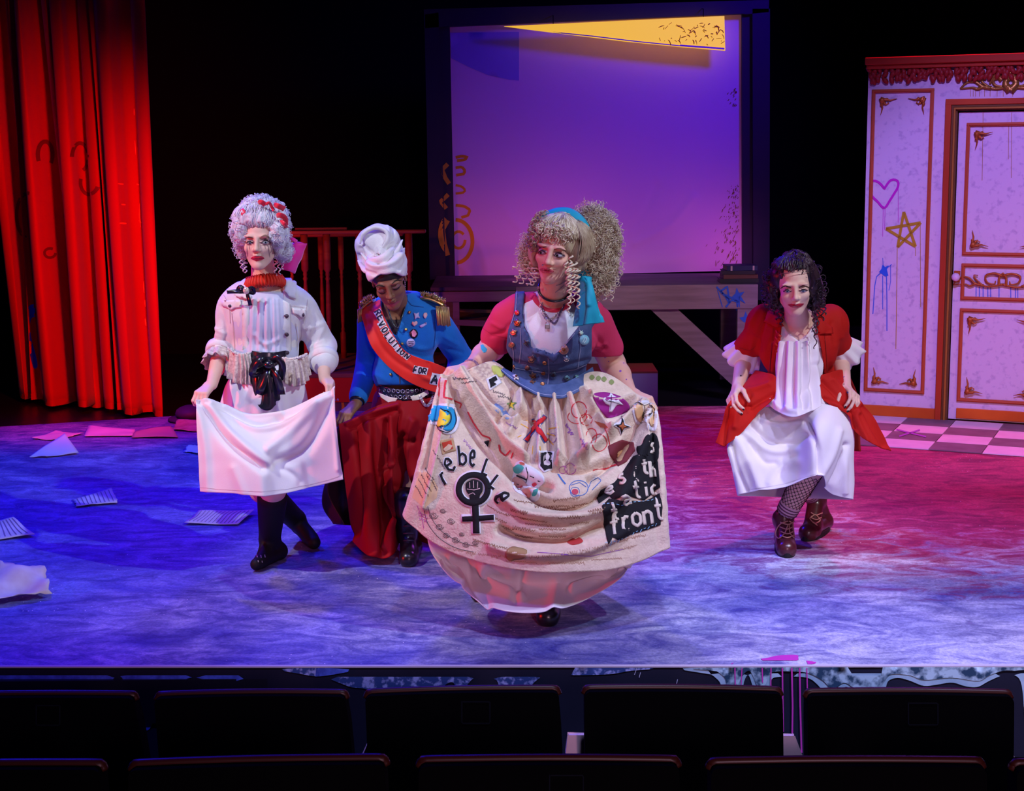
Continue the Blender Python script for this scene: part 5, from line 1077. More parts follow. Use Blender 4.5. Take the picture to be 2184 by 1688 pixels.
decal('lips',BB,M_LIPB,pb,polys=[sm([(827,650),(835,645),(840,646),(846,643),(853,642),(848,649),(840,654),(832,654)],20,True)],off=.0008,step=1.5,label='dark rose lips')
# hair under wrap, head wrap
M_HRB=mat('hair_black',(.018,.012,.012),.5,bump=.4,bs=80)
Fz=Field(cB+[-.14,-.16,-.14],cB+[.14,.2,.2],.006); Fz.ell(cB+RB@np.array((0,.018,.036)),(.070,.090,.075),RB,.01); Fz.ell(cB+RB@np.array((0,-.115,-.02)),(.075,.062,.085),RB,.01,'s'); V,Q=Fz.mesh(); build('hair',V,Q,M_HRB,pb)
M_WRAP=mat('wrap_white',(.80,.74,.76),.8,bump=.3,bs=380,col2=(.70,.64,.68),vs=20)
Fz=Field(cB+[-.20,-.2,-.1],cB+[.20,.3,.36],.005)
wp=lambda x,y,d: B_(x,y,d)
Fz.ell(wp(806,522,-.10),(.098,.105,.085),rot(0,0,-12),.012); Fz.ell(wp(812,548,-.10),(.100,.11,.060),rot(0,12,-14),.02); Fz.ell(wp(824,568,-.10),(.090,.12,.055),rot(0,18,-14),.02); Fz.ell(cB+RB@np.array((0,.02,.045)),(.088,.106,.089),RB,.012)
Fz.ell(cB+RB@np.array((0,-.128,-.045)),(.088,.055,.085),RB,.008,'s'); Fz.cut(lambda x,y,X,Y,Z:np.where(Y<cB[1]+.01,(y-np.interp(x,[775,790,812,840,868],[604,600,586,583,592])),(y-606))*YB_F/FX)
V,Q=Fz.mesh()
fl=[([(762,500),(772,520),(800,540),(838,520)],-.008,4),([(768,530),(780,552),(815,560),(850,530),(858,505)],-.010,4),([(776,548),(800,568),(840,560),(865,530)],.009,5),([(764,545),(775,575),(800,585)],-.008,4),([(800,560),(830,548),(852,520)],-.007,3),([(760,505),(768,480),(790,482)],-.004,4),([(838,485),(835,510),(815,535),(790,545)],-.008,3),([(826,482),(828,505),(808,528)],.006,5),([(852,575),(866,555),(862,530)],-.008,4),([(770,560),(772,585),(782,600)],.006,5),([(845,540),(858,560),(852,580)],.006,4)]
V=cloth_mesh(V,Q,[(a_,c_*1.4,d_) for a_,c_,d_ in fl],.003,30,8); build('head_wrap',V,Q,M_WRAP,pb,label='white cloth wound high around the head'); BWR=bv(V,Q)
for k,pts in enumerate(([(770,540,-.235),(790,560,-.245),(820,556,-.245),(846,536,-.235),(858,512,-.20)],[(764,556,-.20),(785,580,-.245),(822,570,-.25),(853,548,-.22),(862,530,-.18)],[(768,520,-.22),(776,498,-.22),(800,486,-.21),(824,494,-.22),(826,515,-.23),(806,540,-.245)],[(790,589,-.24),(825,582,-.26),(850,578,-.22),(864,572,-.18)])):
    p=cr(np.array([B_(x,y,d+.03) for x,y,d in pts]),30); b=MB(); b.tube(p,.017*np.interp(np.linspace(0,1,30),[0,.2,.8,1],[.3,1,1,.3]),10,.55); b.build('wrap_fold',M_WRAP,pb)
b=MB(); r_=np.random.default_rng(2)
p,nn=ellpts(B_(812,552,-.245),(.030,.014,.018),50,None,r_); curls(b,p,nn,(.003,.008),(.0015,.003),(.01,.02),(.6,1.5),r_,8)
for k in range(60):
    t=k/59; q=B_(800+68*t,589-8*math.sin(t*3)-6*t,-.235+.07*t); b.tube([q,q+[r_.normal()*.003,-.003,-.006],q+[r_.normal()*.005,-.004,-.012]],.0011,4)
b.build('wrap_fringe',M_WRAP,pb,kind='stuff')
b=MB(); q=B_(864,598,-.13)
for k in range(7): b.ell(q+[0,-.01,-.008*k],(.0035,.0035,.004),4)
b.build('earring',M_SILV,pb); b=MB(); b.tube(arc3:=[B_(797,638,-.22)+np.array([.008*math.cos(a),0,.010*math.sin(a)]) for a in np.linspace(0,6.28,16)],.0014,5); b.build('earring',M_SILV,pb)
# ---- undershirt, jacket
Fz=Field(B_(780,860,-.3),B_(960,640,.25),.006); Fz.add([('e',B_(862,700,-.002),(.140,.102,.150)),('e',B_(862,775,-.002),(.110,.088,.11))],.006); Fz.cut(lambda x,y,X,Y,Z:np.maximum((682-y)*YB_F/FX,(y-800)*YB_F/FX)); V,Q=Fz.mesh(); build('undershirt',V,Q,mat('dark_undershirt',(.03,.02,.025),.7),pb,label='dark undershirt')
M_JB=mat('royal_blue_wool',(.006,.17,.60),.75,bump=.25,bs=300,col2=(.005,.14,.52),vs=14,sheen=.15)
Fj=Field(B_(700,960,-.35),B_(1040,600,.4),.0065); Fj.add(torsoB[:2]+torsoB[3:],.020); Fj.add([('e',B_(862,800,.0),(.125,.10,.09))],.012)
e1=elL+(wrL-elL)*.80; Fj.cap(shL,elL,.058,.053,.02); Fj.cap(elL,e1,.052,.043,.01); Fj.cap(shR,elR,.060,.054,.02); Fj.cap(elR,elR+(wrR-elR)*.9,.052,.044,.01)
Fj.cap(B_(850,648,-.02),B_(856,640,-.02),.062,.064,.02)
mB=YB_F/FX
opnB=[(812,560),(868,560),(866,650),(858,668),(852,690),(845,715),(838,712),(828,690),(815,665)]
def cutB(x,y,X,Y,Z):
    d=np.where(Y<YB_F+.03,-psdf(x,y,opnB)*mB,-.05); hem=np.where((x>805)&(x<935),(y-(822+.0*x))*mB,-.05); hem=np.where((x>=790)&(x<=805),np.maximum((y-840)*mB,-.05),hem)
    nk=.056-np.hypot(X-B_(850,640)[0],(Y-YB_F+.03)); nk=np.where(y<662,nk,-.05); top=(618-y)*mB
    return np.maximum(np.maximum(np.maximum(d,hem),nk),top)
Fj.cut(cutB); V,Q=Fj.mesh()
fl=[([(880,740),(905,745),(930,735)],.006,5),([(870,755),(900,762),(925,758)],-.006,4),([(885,775),(915,782)],.005,4),([(930,690),(932,740),(925,790)],-.007,4),([(950,720),(975,735)],.005,4),([(955,745),(985,752)],-.005,4),([(800,800),(830,815)],.004,5),([(775,740),(795,748)],-.005,4),([(770,800),(790,806)],.004,4),([(800,690),(803,760)],-.006,4)]
V=cloth_mesh(V,Q,fl,.0015,22,6); build('jacket',V,Q,M_JB,pb,label='royal blue military jacket'); BJ=bv(V,Q)
decal('zip_edge',BJ,M_SILV,pb,strokes=[([(858,660),(854,685),(846,714)],1.6)],off=.003,step=3); decal('zip_edge',BJ,M_BRASS,pb,strokes=[([(850,790),(852,805),(853,818)],1.5)],off=.003,step=3)
decal('seam',BJ,mat('blue_seam',(.012,.08,.34),.8),pb,strokes=[([(870,622),(868,640),(878,652),(903,656)],1.2),([(925,672),(928,710),(924,745)],1)],off=.003,step=4)
# badges
def disc(bvh,x,y,rx,ry,m,parent,nm,off=.004,solid=.003,lab=None): return decal(nm,bvh,m,parent,polys=[arc(x,y,rx,ry,0,345,16)],off=off,step=max(1.5,rx*.6),solid=solid,label=lab)
M_LIL=mat('badge_lilac',(.50,.42,.75),.4); M_PKB=mat('badge_pink',(.80,.45,.50),.4); M_DKB=mat('badge_black',(.02,.015,.03),.3); 
decal('badge',BJ,M_LIL,pb,polys=[[(882,668),(887,670),(893,667),(892,673),(895,679),(889,678),(884,682),(884,675)]],off=.005,step=3,solid=.003,label='lilac splash-shaped badge')
decal('badge',BJ,M_PKB,pb,polys=[sm([(903,669),(908,668),(910,673),(906,680),(902,675)],12,True)],off=.005,step=3,solid=.003)
decal('badge',BJ,M_PKB,pb,polys=[[(883,696),(878,691),(879,686),(883,687),(887,685),(890,688),(889,692)]],off=.005,step=3,solid=.003,label='pink heart badge')
decal('badge',BJ,M_LIL,pb,polys=[[(894,695),(908,688),(909,692),(901,698),(897,699)]],off=.005,step=3,solid=.003)
disc(BJ,882,712,9,10,M_DKB,pb,'badge',lab='round black badge with pink lettering'); decal('badge_print',BJ,mat('print_pink',(.8,.30,.45),.5),pb,polys=[[(877,708),(881,703),(885,706),(888,712),(884,718),(879,717)]],off=.0095,step=2)
disc(BJ,876,731,9,9,M_LIL,pb,'badge',lab='round lilac badge'); decal('badge_print',BJ,M_DKB,pb,strokes=[([(870,728),(882,727)],1.3),([(871,732),(881,731)],1.3),([(873,736),(880,735)],1.2)],off=.0095,step=2,join=True)
for x,y in ((873,667),(866,703),(858,733),(834,799)): 
    h=cast(BJ,x,y); b=MB(); b.ell(h[0]+h[1]*.004,.007,6); b.build('button',M_BRASS,pb,label='domed brass button')
# collar stand
# ---- sash
M_SASH=mat('sash_red',(.80,.018,.008),.6,sheen=.2,bump=.08,bs=200)
up_=[(812,636),(812,655),(826,690),(846,726),(868,752),(900,766),(930,776),(962,790)]; lo_=[(766,656),(776,690),(792,738),(822,776),(858,806),(895,826),(930,838),(948,846)]
rows=[]; 
for k,(a,c) in enumerate(zip(up_,lo_)):
    dy=[.0,-.09,-.145,-.15,-.15,-.145,-.13,-.10][k]; rows.append([(a[0]+(c[0]-a[0])*t,a[1]+(c[1]-a[1])*t,YB_F+dy+(.02*(t-.5) if k<2 else 0)) for t in (0,.33,.66,1)])
rows=[[(x,y,Y+.14) for x,y,Y in rows[0]]]+rows
SS=Surf(rows,40,110,folds=[([(790,690),(815,740),(850,775),(900,800)],-.006,6),([(870,775),(905,805),(940,815)],.008,5),([(800,660),(820,705),(850,745)],.004,5),([(915,775),(925,800),(945,830)],-.008,5)],wr=.0015,wrs=30); SS.build('sash',M_SASH,pb,label='red satin sash with cut-out letters'); BSH=SS.bvh()
M_LW=mat('letter_ground',(.82,.72,.76),.7); M_LK=mat('letter_black',(.012,.012,.03),.7)
GL={'R':[[(0,1),(0,0),(.7,.05),(.75,.3),(.6,.5),(0,.5)],[(.3,.5),(.8,1)]],'E':[[(.8,0),(0,0),(0,1),(.8,1)],[(0,.5),(.6,.5)]],'V':[[(0,0),(.4,1),(.8,0)]],'O':[[(.4,0),(.05,.25),(.05,.75),(.4,1),(.75,.75),(.75,.25),(.4,0)]],'L':[[(0,0),(0,1),(.75,1)]],'U':[[(0,0),(.05,.8),(.4,1),(.75,.8),(.8,0)]],'T':[[(0,0),(.85,0)],[(.42,0),(.42,1)]],'I':[[(.4,0),(.4,1)]],'N':[[(0,1),(0,0),(.75,1),(.75,0)]],'F':[[(.8,0),(0,0),(0,1)],[(0,.5),(.6,.5)]],'A':[[(0,1),(.4,0),(.8,1)],[(.15,.65),(.65,.65)]],
 'f':[[(.75,.05),(.45,.0),(.3,.2),(.3,1)],[(.0,.42),(.65,.42)]],'r':[[(.1,.35),(.1,1)],[(.1,.55),(.35,.35),(.7,.4)]],'o':[[(.4,.35),(.05,.5),(.05,.85),(.4,1),(.75,.85),(.75,.5),(.4,.35)]],'n':[[(.05,.35),(.05,1)],[(.05,.5),(.4,.35),(.7,.5),(.7,1)]],'t':[[(.35,.0),(.35,.85),(.55,1),(.75,.95)],[(.0,.32),(.7,.32)]],'a':[[(.1,.42),(.45,.33),(.7,.5),(.7,1)],[(.7,.6),(.25,.62),(.05,.8),(.25,1),(.7,.85)]],'c':[[(.75,.45),(.4,.33),(.08,.55),(.1,.85),(.4,1),(.75,.9)]],'k':[[(.05,0),(.05,1)],[(.7,.35),(.08,.68),(.75,1)]],'i':[[(.35,.4),(.35,1)],[(.35,.08),(.35,.2)]],'l':[[(.35,0),(.35,1)]],'b':[[(.05,0),(.05,1)],[(.05,.55),(.4,.4),(.75,.55),(.75,.85),(.4,1),(.05,.9)]],'e':[[(.1,.65),(.7,.65),(.65,.42),(.4,.33),(.08,.5),(.08,.85),(.4,1),(.75,.9)]],'s':[[(.7,.4),(.3,.33),(.1,.5),(.6,.7),(.65,.9),(.3,1),(.05,.92)]],'h':[[(.05,0),(.05,1)],[(.05,.55),(.4,.38),(.7,.55),(.7,1)]]}
def glyph(ch,x,y,w_,h_,ang=0,sh=0):
    c,s=math.cos(math.radians(ang)),math.sin(math.radians(ang)); out=[]
    for st in GL[ch]:
        out.append([(x+(u*w_+sh*v)*c-(v*h_)*s,y+(u*w_+sh*v)*s+(v*h_)*c) for u,v in st])
    return out
def word(bvh,chars,m,parent,off,lw,nm='letter',ground=None,gm=None,step=2.5,solid=0):
    for ch,x,y,w_,h_,a in chars:
        if ground: 
            c,s=math.cos(math.radians(a)),math.sin(math.radians(a)); g=ground
            decal('letter_patch',bvh,gm,parent,polys=[[(x+u*c-v*s,y+u*s+v*c) for u,v in ((-g,-g),(w_*.85+g,-g),(w_*.85+g,h_+g),(-g,h_+g))]],off=off-.0015,step=4)
        decal(nm,bvh,m,parent,strokes=[(q,lw) for q in glyph(ch,x,y,w_,h_,a)],off=off,step=step,join=True,solid=solid)
rv=[('R',803,661,62),('E',809,672,62),('V',810,685,60),('O',816,697,57),('L',822,709,54),('U',829,719,52),('T',838,728,52),('I',845,738,50),('O',852,744,47),('N',862,752,45)]
word(BSH,[(c,x+8,y,9.5,12.5,a-4) for c,x,y,a in rv],M_LK,pb,.0055,2.8,ground=1.8,gm=M_LW)
word(BSH,[('F',884,782,8,13,10),('O',894,783,8,13,12),('R',903,785,9,13,12)],M_LK,pb,.0055,2.8,ground=1.8,gm=M_LW)
word(BSH,[('A',923,798,15,19,12)],M_LK,pb,.0055,4,ground=3,gm=M_LW)
# ---- epaulettes
def epaulette(cpts,fr,Y,lab,spikes=True):
    p=cr(np.array([P(x,y,Y) for x,y in cpts]),30); b=MB(); b.tube(p,.024*np.interp(np.linspace(0,1,30),[0,.15,.85,1],[.6,1,1,.7]),10,.45); e=b.build('epaulette',M_BRASS,pb,label=lab)
    b=MB(); r_=np.random.default_rng(6)
    for k in range(170):
        q=p[r_.integers(2,28)]+np.array([r_.normal()*.006,r_.uniform(-.022,.022),.010]); v=np.array([r_.normal()*.4,r_.normal()*.4-.3,1]); v/=np.linalg.norm(v); b.tube([q,q+v*.010,q+v*.020],[.0028,.002,.0004],5)
    b.build('epaulette_spikes',mat('gold_spikes',(.85,.68,.25),.2,metal=1),e,kind='stuff')
    b=MB()
    for k in range(64):
        t=k/63; x=fr[0][0]+(fr[1][0]-fr[0][0])*t; y=fr[0][1]+(fr[1][1]-fr[0][1])*t; Ln=fr[2]; q=P(x,y,Y-.035+.02*t+r_.normal()*.004); q2=P(x+r_.normal()*.6+ (fr[3])*1,y+Ln+r_.normal()*1.2,Y-.045+.03*t+r_.normal()*.004); b.tube([q,(q+q2)/2+[0,-.004,0],q2],.0019,4)
    b.build('fringe',mat('gold_fringe',(.62,.42,.16),.4,metal=.6),e,kind='stuff')
epaulette([(896,635),(915,637),(935,645),(950,655)],((930,653),(957,655),40,3),YB_F-.04,'gold epaulette with spikes and fringe')
epaulette([(795,640),(782,648),(770,660)],((763,660),(772,656),28,0),YB_F-.02,'gold epaulette mostly hidden by the sash')
# choker
b=MB(); cn=B_(848,655,-.03); b.tube([cn+rot(0,15,0)@np.array([.058*math.cos(a),.056*math.sin(a),0]) for a in np.linspace(0,6.2832,40)],.004,6); b.build('choker',M_SAT,pb)
b=MB(); b.tube(cr(np.array([B_(828,660,-.12),B_(838,690,-.14),B_(848,700,-.14),B_(856,680,-.13),B_(864,655,-.10)]),20),.0035,5); b.build('neck_cord',M_SAT,pb)
# ---- belt
rows=[[(804,822,YB_F+.03),(822,826,YB_F-.09),(862,832,YB_F-.135),(905,828,YB_F-.09),(930,820,YB_F+.03)],[(806,846,YB_F+.03),(824,850,YB_F-.095),(862,856,YB_F-.14),(905,852,YB_F-.095),(930,842,YB_F+.03)]]
S=Surf(rows,50,8); S.build('belt',M_SAT,pb,solid=.005,label='black studded belt'); BBt=S.bvh(); b=MB()
for r_ in (0,1,):
    for k in range(12):
        h=cast(BBt,812+k*9.5+(4 if r_ else 0),833+r_*13-abs(k-5)*.6+2)
        if h: 
            R=np.array(Vector((0,0,1)).rotation_difference(Vector(h[1])).to_matrix()); b.tube([h[0]+h[1]*.004+R@np.array([.0075*math.cos(a),.0075*math.sin(a),0]) for a in np.linspace(0,6.2832,13)],.0018,5)
b.build('eyelet',M_SILV,pb,kind='stuff')
# shirt tails
M_TAIL=mat('shirt_tail',(.80,.62,.52),.8)
for rr_ in ([[(808,838,YB_F-.11),(828,846,YB_F-.14),(848,850,YB_F-.15)],[(812,848,YB_F-.12),(830,860,YB_F-.15),(840,862,YB_F-.15)]],[[(875,846,YB_F-.15),(892,842,YB_F-.14),(912,832,YB_F-.12)],[(880,856,YB_F-.15),(896,852,YB_F-.15),(915,840,YB_F-.12)]]): Surf(rr_,16,8,wr=.002,wrs=40).build('shirt_tail',M_TAIL,pb,solid=.002)
b=MB(); 
for k in range(22):
    t=k/21; q=B_(896+28*t,846+20*math.sin(t*3.1),-.17); b.tube([q+np.array([.006*math.cos(a),.002*math.sin(a*1.0+k),.005*math.sin(a)]) for a in np.linspace(0,6.28,9)],.0012,4)
b.build('belt_chain',M_SILV,pb,kind='stuff')
# cuff strap
b=MB(); cc=wrL+(elL-wrL)*.10; ax=(wrL-elL)/np.linalg.norm(wrL-elL); b.lathe([(.030,-.012),(.033,-.01),(.033,.01),(.030,.012)],cc,20,ax); b.build('wrist_cuff',M_SAT,pb,label='black studded wrist cuff')
# ---- wine-red culottes held out
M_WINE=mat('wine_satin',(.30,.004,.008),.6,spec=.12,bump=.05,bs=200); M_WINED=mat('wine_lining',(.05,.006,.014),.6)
Yc=YB_F-.16
rows=[[(722,905,Yc-.02),(750,895,Yc-.01),(790,872,Yc),(830,858,Yc),(862,856,Yc),(895,854,Yc),(925,848,Yc+.05),(950,850,Yc+.1)],
 [(726,935,Yc-.03),(760,930,Yc-.05),(800,915,Yc-.02),(832,905,Yc-.03),(866,905,Yc-.04),(900,900,Yc-.03),(930,900,Yc+.02),(960,905,Yc+.1)],
 [(734,1010,Yc-.05),(770,1010,Yc-.11),(810,1010,Yc-.04),(838,1005,Yc-.08),(868,1010,Yc+.0),(900,1005,Yc-.06),(935,1010,Yc-.0),(965,1010,Yc+.12)],
 [(743,1080,Yc-.06),(778,1095,Yc-.15),(812,1100,Yc-.06),(840,1095,Yc-.12),(862,1100,Yc+.06),(895,1100,Yc-.04),(935,1110,Yc-.02),(970,1110,Yc+.12)],
 [(752,1155,Yc-.07),(780,1182,Yc-.19),(812,1192,Yc-.20),(840,1182,Yc-.18),(856,1150,Yc+.08),(880,1150,Yc+.05),(930,1165,Yc+.0),(975,1168,Yc+.12)]]
fl=[([(762,920),(772,980),(770,1060),(758,1140)],-.030,9),([(785,900),(782,980),(790,1080),(800,1180)],.028,11),([(822,900),(818,960),(822,1000)],-.030,7),([(835,890),(836,950),(832,985)],.018,5),([(850,880),(846,920),(858,945),(880,940)],-.022,6),([(862,930),(850,1000),(848,1060),(856,1140)],-.040,8),([(846,1040),(830,1100),(812,1160)],-.030,7),([(838,1110),(820,1170)],.020,6),([(880,900),(866,950),(880,1000),(905,1060)],.024,9),([(905,920),(900,980)],-.016,6),([(740,905),(800,878),(850,865)],.012,4),([(745,915),(800,890),(845,872)],-.014,4),([(810,1000),(838,992),(850,975)],.014,4)]
Surf([wrap([(812,846,YB_F-.09),(838,852,YB_F-.135),(866,855,YB_F-.14),(895,852,YB_F-.12),(924,842,YB_F-.03)],.2),wrap([(796,880,YB_F-.07),(832,885,YB_F-.14),(866,888,YB_F-.15),(902,885,YB_F-.13),(940,878,YB_F-.0)],.3),wrap([(790,960,YB_F-.02),(832,965,YB_F-.10),(866,968,YB_F-.10),(905,965,YB_F-.10),(950,960,YB_F+.05)],.35)],90,50,True,wr=.003,wrs=16,folds=[([(862,858),(866,960)],-.012,5),([(845,858),(835,930)],.008,5),([(885,855),(900,930)],-.01,5)]).build('culottes_waist',M_WINE,pb,solid=.003)
S=Surf(rows,160,130,folds=fl,wr=.002,wrs=12); S.build('culottes',M_WINE,pb,solid=.004,label='wide wine-red satin culottes held out at the side')
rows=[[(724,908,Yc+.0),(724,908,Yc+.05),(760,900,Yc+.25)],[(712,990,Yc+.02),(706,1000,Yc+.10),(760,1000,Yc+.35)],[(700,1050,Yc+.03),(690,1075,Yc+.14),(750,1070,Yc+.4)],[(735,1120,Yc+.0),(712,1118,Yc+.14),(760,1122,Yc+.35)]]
Surf(rows,30,40,folds=[([(735,930),(733,1000),(738,1100)],-.01,4)]).build('culottes_back',M_WINED,pb,solid=.004,label='dark lined back panel of the culottes')
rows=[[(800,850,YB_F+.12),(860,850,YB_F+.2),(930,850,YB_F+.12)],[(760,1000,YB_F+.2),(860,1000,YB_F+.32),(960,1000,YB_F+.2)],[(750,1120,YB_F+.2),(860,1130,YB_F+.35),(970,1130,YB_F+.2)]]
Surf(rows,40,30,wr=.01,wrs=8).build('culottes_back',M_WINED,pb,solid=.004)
legcover(lambda f:shoe(f,gR+[.01,.16,0],gR+[0,-.01,0],aR,aR+[0,0,.15],.046,.040,.052),gR+[-.2,-.2,-.01],gR+[.25,.45,.45],M_BOOT,pb,'boot','black lace-up boot')
b=MB()
for k in range(5):
    z=.10+.028*k; yy=gR[1]+.02+.012*k; b.tube([(gR[0]-.022,yy,z),(gR[0],yy-.012,z+.004),(gR[0]+.022,yy,z)],.003,5)
b.build('lace',mat('lace_black',(.05,.05,.06),.4),pb,kind='stuff')
# ================================================================== WOMAN IN THE PATCHWORK SKIRT (centre)
YC=5.72
def C_(x,y,dy=0): return P(x,y,YC+dy)
pc=thing('person',[*G(1150,1320)[:2],0],'blonde curly-haired woman with a turquoise scarf, denim vest and patchwork skirt','person')
skC=skin('skin_peach',(.80,.42,.32),(.72,.36,.27))
cC=C_(1187,532,-.26); RC=rot(-19,12,11.5)
torsoC=[('e',C_(1178,705,-.05),(.158,.110,.150)),('e',C_(1172,775,.0),(.112,.090,.11)),('e',C_(1165,835,.05),(.160,.125,.12)),('c',C_(1108,664,-.04),C_(1252,672,-.04),.055,.055),('c',C_(1180,640,-.06),C_(1235,668,-.04),.045,.045),('c',C_(1180,640,-.06),C_(1125,662,-.04),.045,.045)]
shL,elL,wrL=C_(1086,680,-.02),C_(1050,742,.10),C_(1004,785,-.08); shR,elR,wrR=C_(1266,690,.0),C_(1306,775,.14),C_(1342,838,-.02)
F=Field((C_(920,900)[0],YC-.5,-.02),(C_(1425,900)[0],YC+.6,C_(1186,460,-.2)[2]),.007,[hz(cC,.125,.0028),hz(wrL,.10,.0034),hz(wrR,.10,.0034)])
F.add(torsoC); F.cap(cC+RC@np.array([0,.015,-.06]),C_(1180,668,-.04),.048,.058,.02)
for s,e,w_ in ((shL,elL,wrL),(shR,elR,wrR)): F.cap(s,e,.052,.044,.02); F.cap((s+e)/2,e,.048,.043,.02); F.cap(e,e+(w_-e)*.4,.048,.044,.015); F.cap(e+(w_-e)*.4,w_,.044,.028,.015)
tipsC=[]
hand(F,wrL,C_(958,797,-.16)-wrL,(.1,.5,-1),-1,(45,70,45),1.05,tips=tipsC,thumb=(45,60)); hand(F,wrR,C_(1384,858,-.10)-wrR,(-.2,.4,-1),1,(45,70,45),1.05,tips=tipsC,thumb=(45,60))
gC=G(1168,1332); gC2=G(1022,1290)+np.array([0,.05,0]); kC=C_(1190,1000,-.28); aC=np.array([gC[0]+.01,gC[1]+.10,.11]); F.cap(C_(1195,850,.05),kC,.09,.062,.03); F.cap(kC,aC,.056,.036,.02)
kC2=np.array([gC2[0]+.1,gC2[1]-.05,.42]); F.cap(C_(1140,850,.05),kC2,.09,.06,.03); F.cap(kC2,gC2+[0,.06,.11],.055,.036,.02)
head(F,cC,RC); V,Q=F.mesh(); build('body',V,Q,skC,pc); BC=bv(V,Q); nails(tipsC,mat('nail_dark',(.03,.03,.05),.2,spec=.6),pc)
M_BRC=mat('brow_auburn',(.20,.08,.05),.8)
eyes(BC,cC,pc,[[(1149,539.5),(1156,537),(1163,539.3),(1156,541.3)],[(1182,545.3),(1191,542.4),(1201,546),(1192,548)]],[(1153.8,539.2,2.2),(1188.5,545.2,2.5)],M_IRD,[[(1148,540),(1155,535),(1164,539)],[(1181,546),(1190,540),(1203,546)]],[[(1146,533),(1153,528),(1165,526)],[(1181,532),(1194,531),(1209,537)]],[(1151,574),(1159,571.5),(1163,573.5),(1170,573),(1182,579),(1173,582),(1160,583),(1154,579)],mat('lip_rose_bright',(.58,.07,.12),.35,spec=.5),M_BRC,[sm([(1146,541),(1152,533),(1162,534),(1166,540),(1157,544)],14,True),sm([(1180,545),(1186,538),(1198,539),(1206,547),(1194,551)],14,True)],[(1151,574.5),(1165,577.5),(1182,579)])
decal('nose_stud',BC,M_SILV,pc,polys=[arc(1158,565,1.6,1.6,0,320,8)],off=.002,step=1,solid=.002)
M_ARTL=mat('face_paint_grey',(.30,.20,.22),.7)
decal('painted_line',BC,M_ARTL,pc,strokes=[([(1219,553),(1213,572),(1216,590),(1196,606),(1186,609)],1.6),([(1216,556),(1210,575),(1206,590)],1.2),([(1203,608),(1192,618),(1184,624)],1.4)],off=.0012,step=2,label='thin painted line down the cheek')
decal('arm_mark',BC,mat('body_paint_blue',(.05,.45,.62),.6),pc,polys=[[(1031,753),(1026,745),(1025,737),(1030,735),(1034,740),(1039,745),(1036,752)]],off=.001,step=3,label='turquoise painted heart on the forearm')
decal('arm_mark',BC,mat('body_paint_violet',(.25,.06,.40),.6),pc,polys=[arc(1010,741,1.3,1.3,0,320,6),arc(1298,771,1.3,1.5,0,320,6),arc(1323,792,2.8,2.5,0,320,6),arc(1336,810,1.5,1.5,0,320,6),arc(1316,818,2,3,0,320,6),arc(1330,775,1.2,1.2,0,320,6)],strokes=[([(1288,756),(1290,764),(1297,757),(1291,756),(1288,757)],1.2)],off=.001,step=1.6)
# ---- hair
M_BLD=mat('blonde_hair',(.55,.40,.26),.5,col2=(.30,.18,.11),vs=30,bump=.6,bs=120,spec=.45,stretch=(1,1,.3)); M_BLD2=mat('blonde_hair_light',(.72,.56,.40),.45,spec=.5)
Fh=Field(cC+[-.2,-.16,-.22],cC+[.27,.34,.26],.0055)
pl=lambda x,y,z:cC+RC@np.array([x,y,z])
Fh.ell(pl(0,.03,.036),(.092,.098,.080),RC,.01); Fh.ell(pl(0,.015,.070),(.080,.078,.042),RC,.01)
Fh.ell(pl(-.075,.03,-.02),(.035,.055,.07),RC,.02); Fh.ell(pl(.082,.03,-.01),(.03,.055,.07),RC,.02)
Fh.ell(pl(0,-.108,-.005),(.060,.055,.078),RC,.012,'s')
V,Q=Fh.mesh(); N=normals(V,Q); lp=(V-cC)@RC
V=V+N*(.0022*np.sin(lp[:,0]*260+40*lp[:,2]+2*np.sin(lp[:,1]*40))+.002*noise3(V,50,2))[:,None]; build('hair',V,Q,M_BLD,pc,label='blonde wig swept back from the face')
puff=[((.10,.14,.015),(.085,.085,.09)),((.12,.13,-.08),(.070,.08,.10)),((.08,.15,.080),(.060,.065,.045)),((-.10,.08,-.06),(.045,.06,.07))]
Fh=Field(cC+[-.25,-.1,-.3],cC+[.33,.42,.33],.007)
for c,r in puff: Fh.ell(pl(*c),np.array(r)*.86,RC,.02)
V,Q=Fh.mesh(); N=normals(V,Q); V=V+N*(.010*noise3(V,45,7))[:,None]; build('hair',V,Q,M_BLD,pc,label='frizzy curly mass of the ponytail')
b=MB(); b2=MB(); rng=np.random.default_rng(9)
for c,r,n in ((puff[0][0],puff[0][1],1000),(puff[1][0],puff[1][1],900),(puff[2][0],puff[2][1],520),(puff[3][0],puff[3][1],360)):
    p,nn=ellpts(pl(*c),r,n,RC,rng); h=len(p)//2; curls(b,p[:h],nn[:h],(.005,.011),(.0008,.0014),(.015,.04),(1,2.6),rng,13); curls(b2,p[h:],nn[h:],(.005,.011),(.0007,.0013),(.015,.045),(1,2.4),rng,12)
fx=lambda p,n:(((p-cC)@RC)[:,1]<.03)&(((p-cC)@RC)[:,2]>.04)
p,nn=ellpts(pl(-.012,-.035,.070),(.070,.045,.034),110,RC,rng,lambda p,n:n@(RC@np.array([0,-1,.2]))>-.1); curls(b2,p,nn,(.005,.009),(.0012,.0020),(.01,.03),(1,2),rng)
p,nn=ellpts(pl(-.06,-.0,.05),(.040,.075,.07),120,RC,rng,lambda p,n:n@(RC@np.array([-1,-.2,.2]))>0); curls(b,p,nn,(.005,.010),(.0012,.0020),(.015,.035),(1,2),rng)
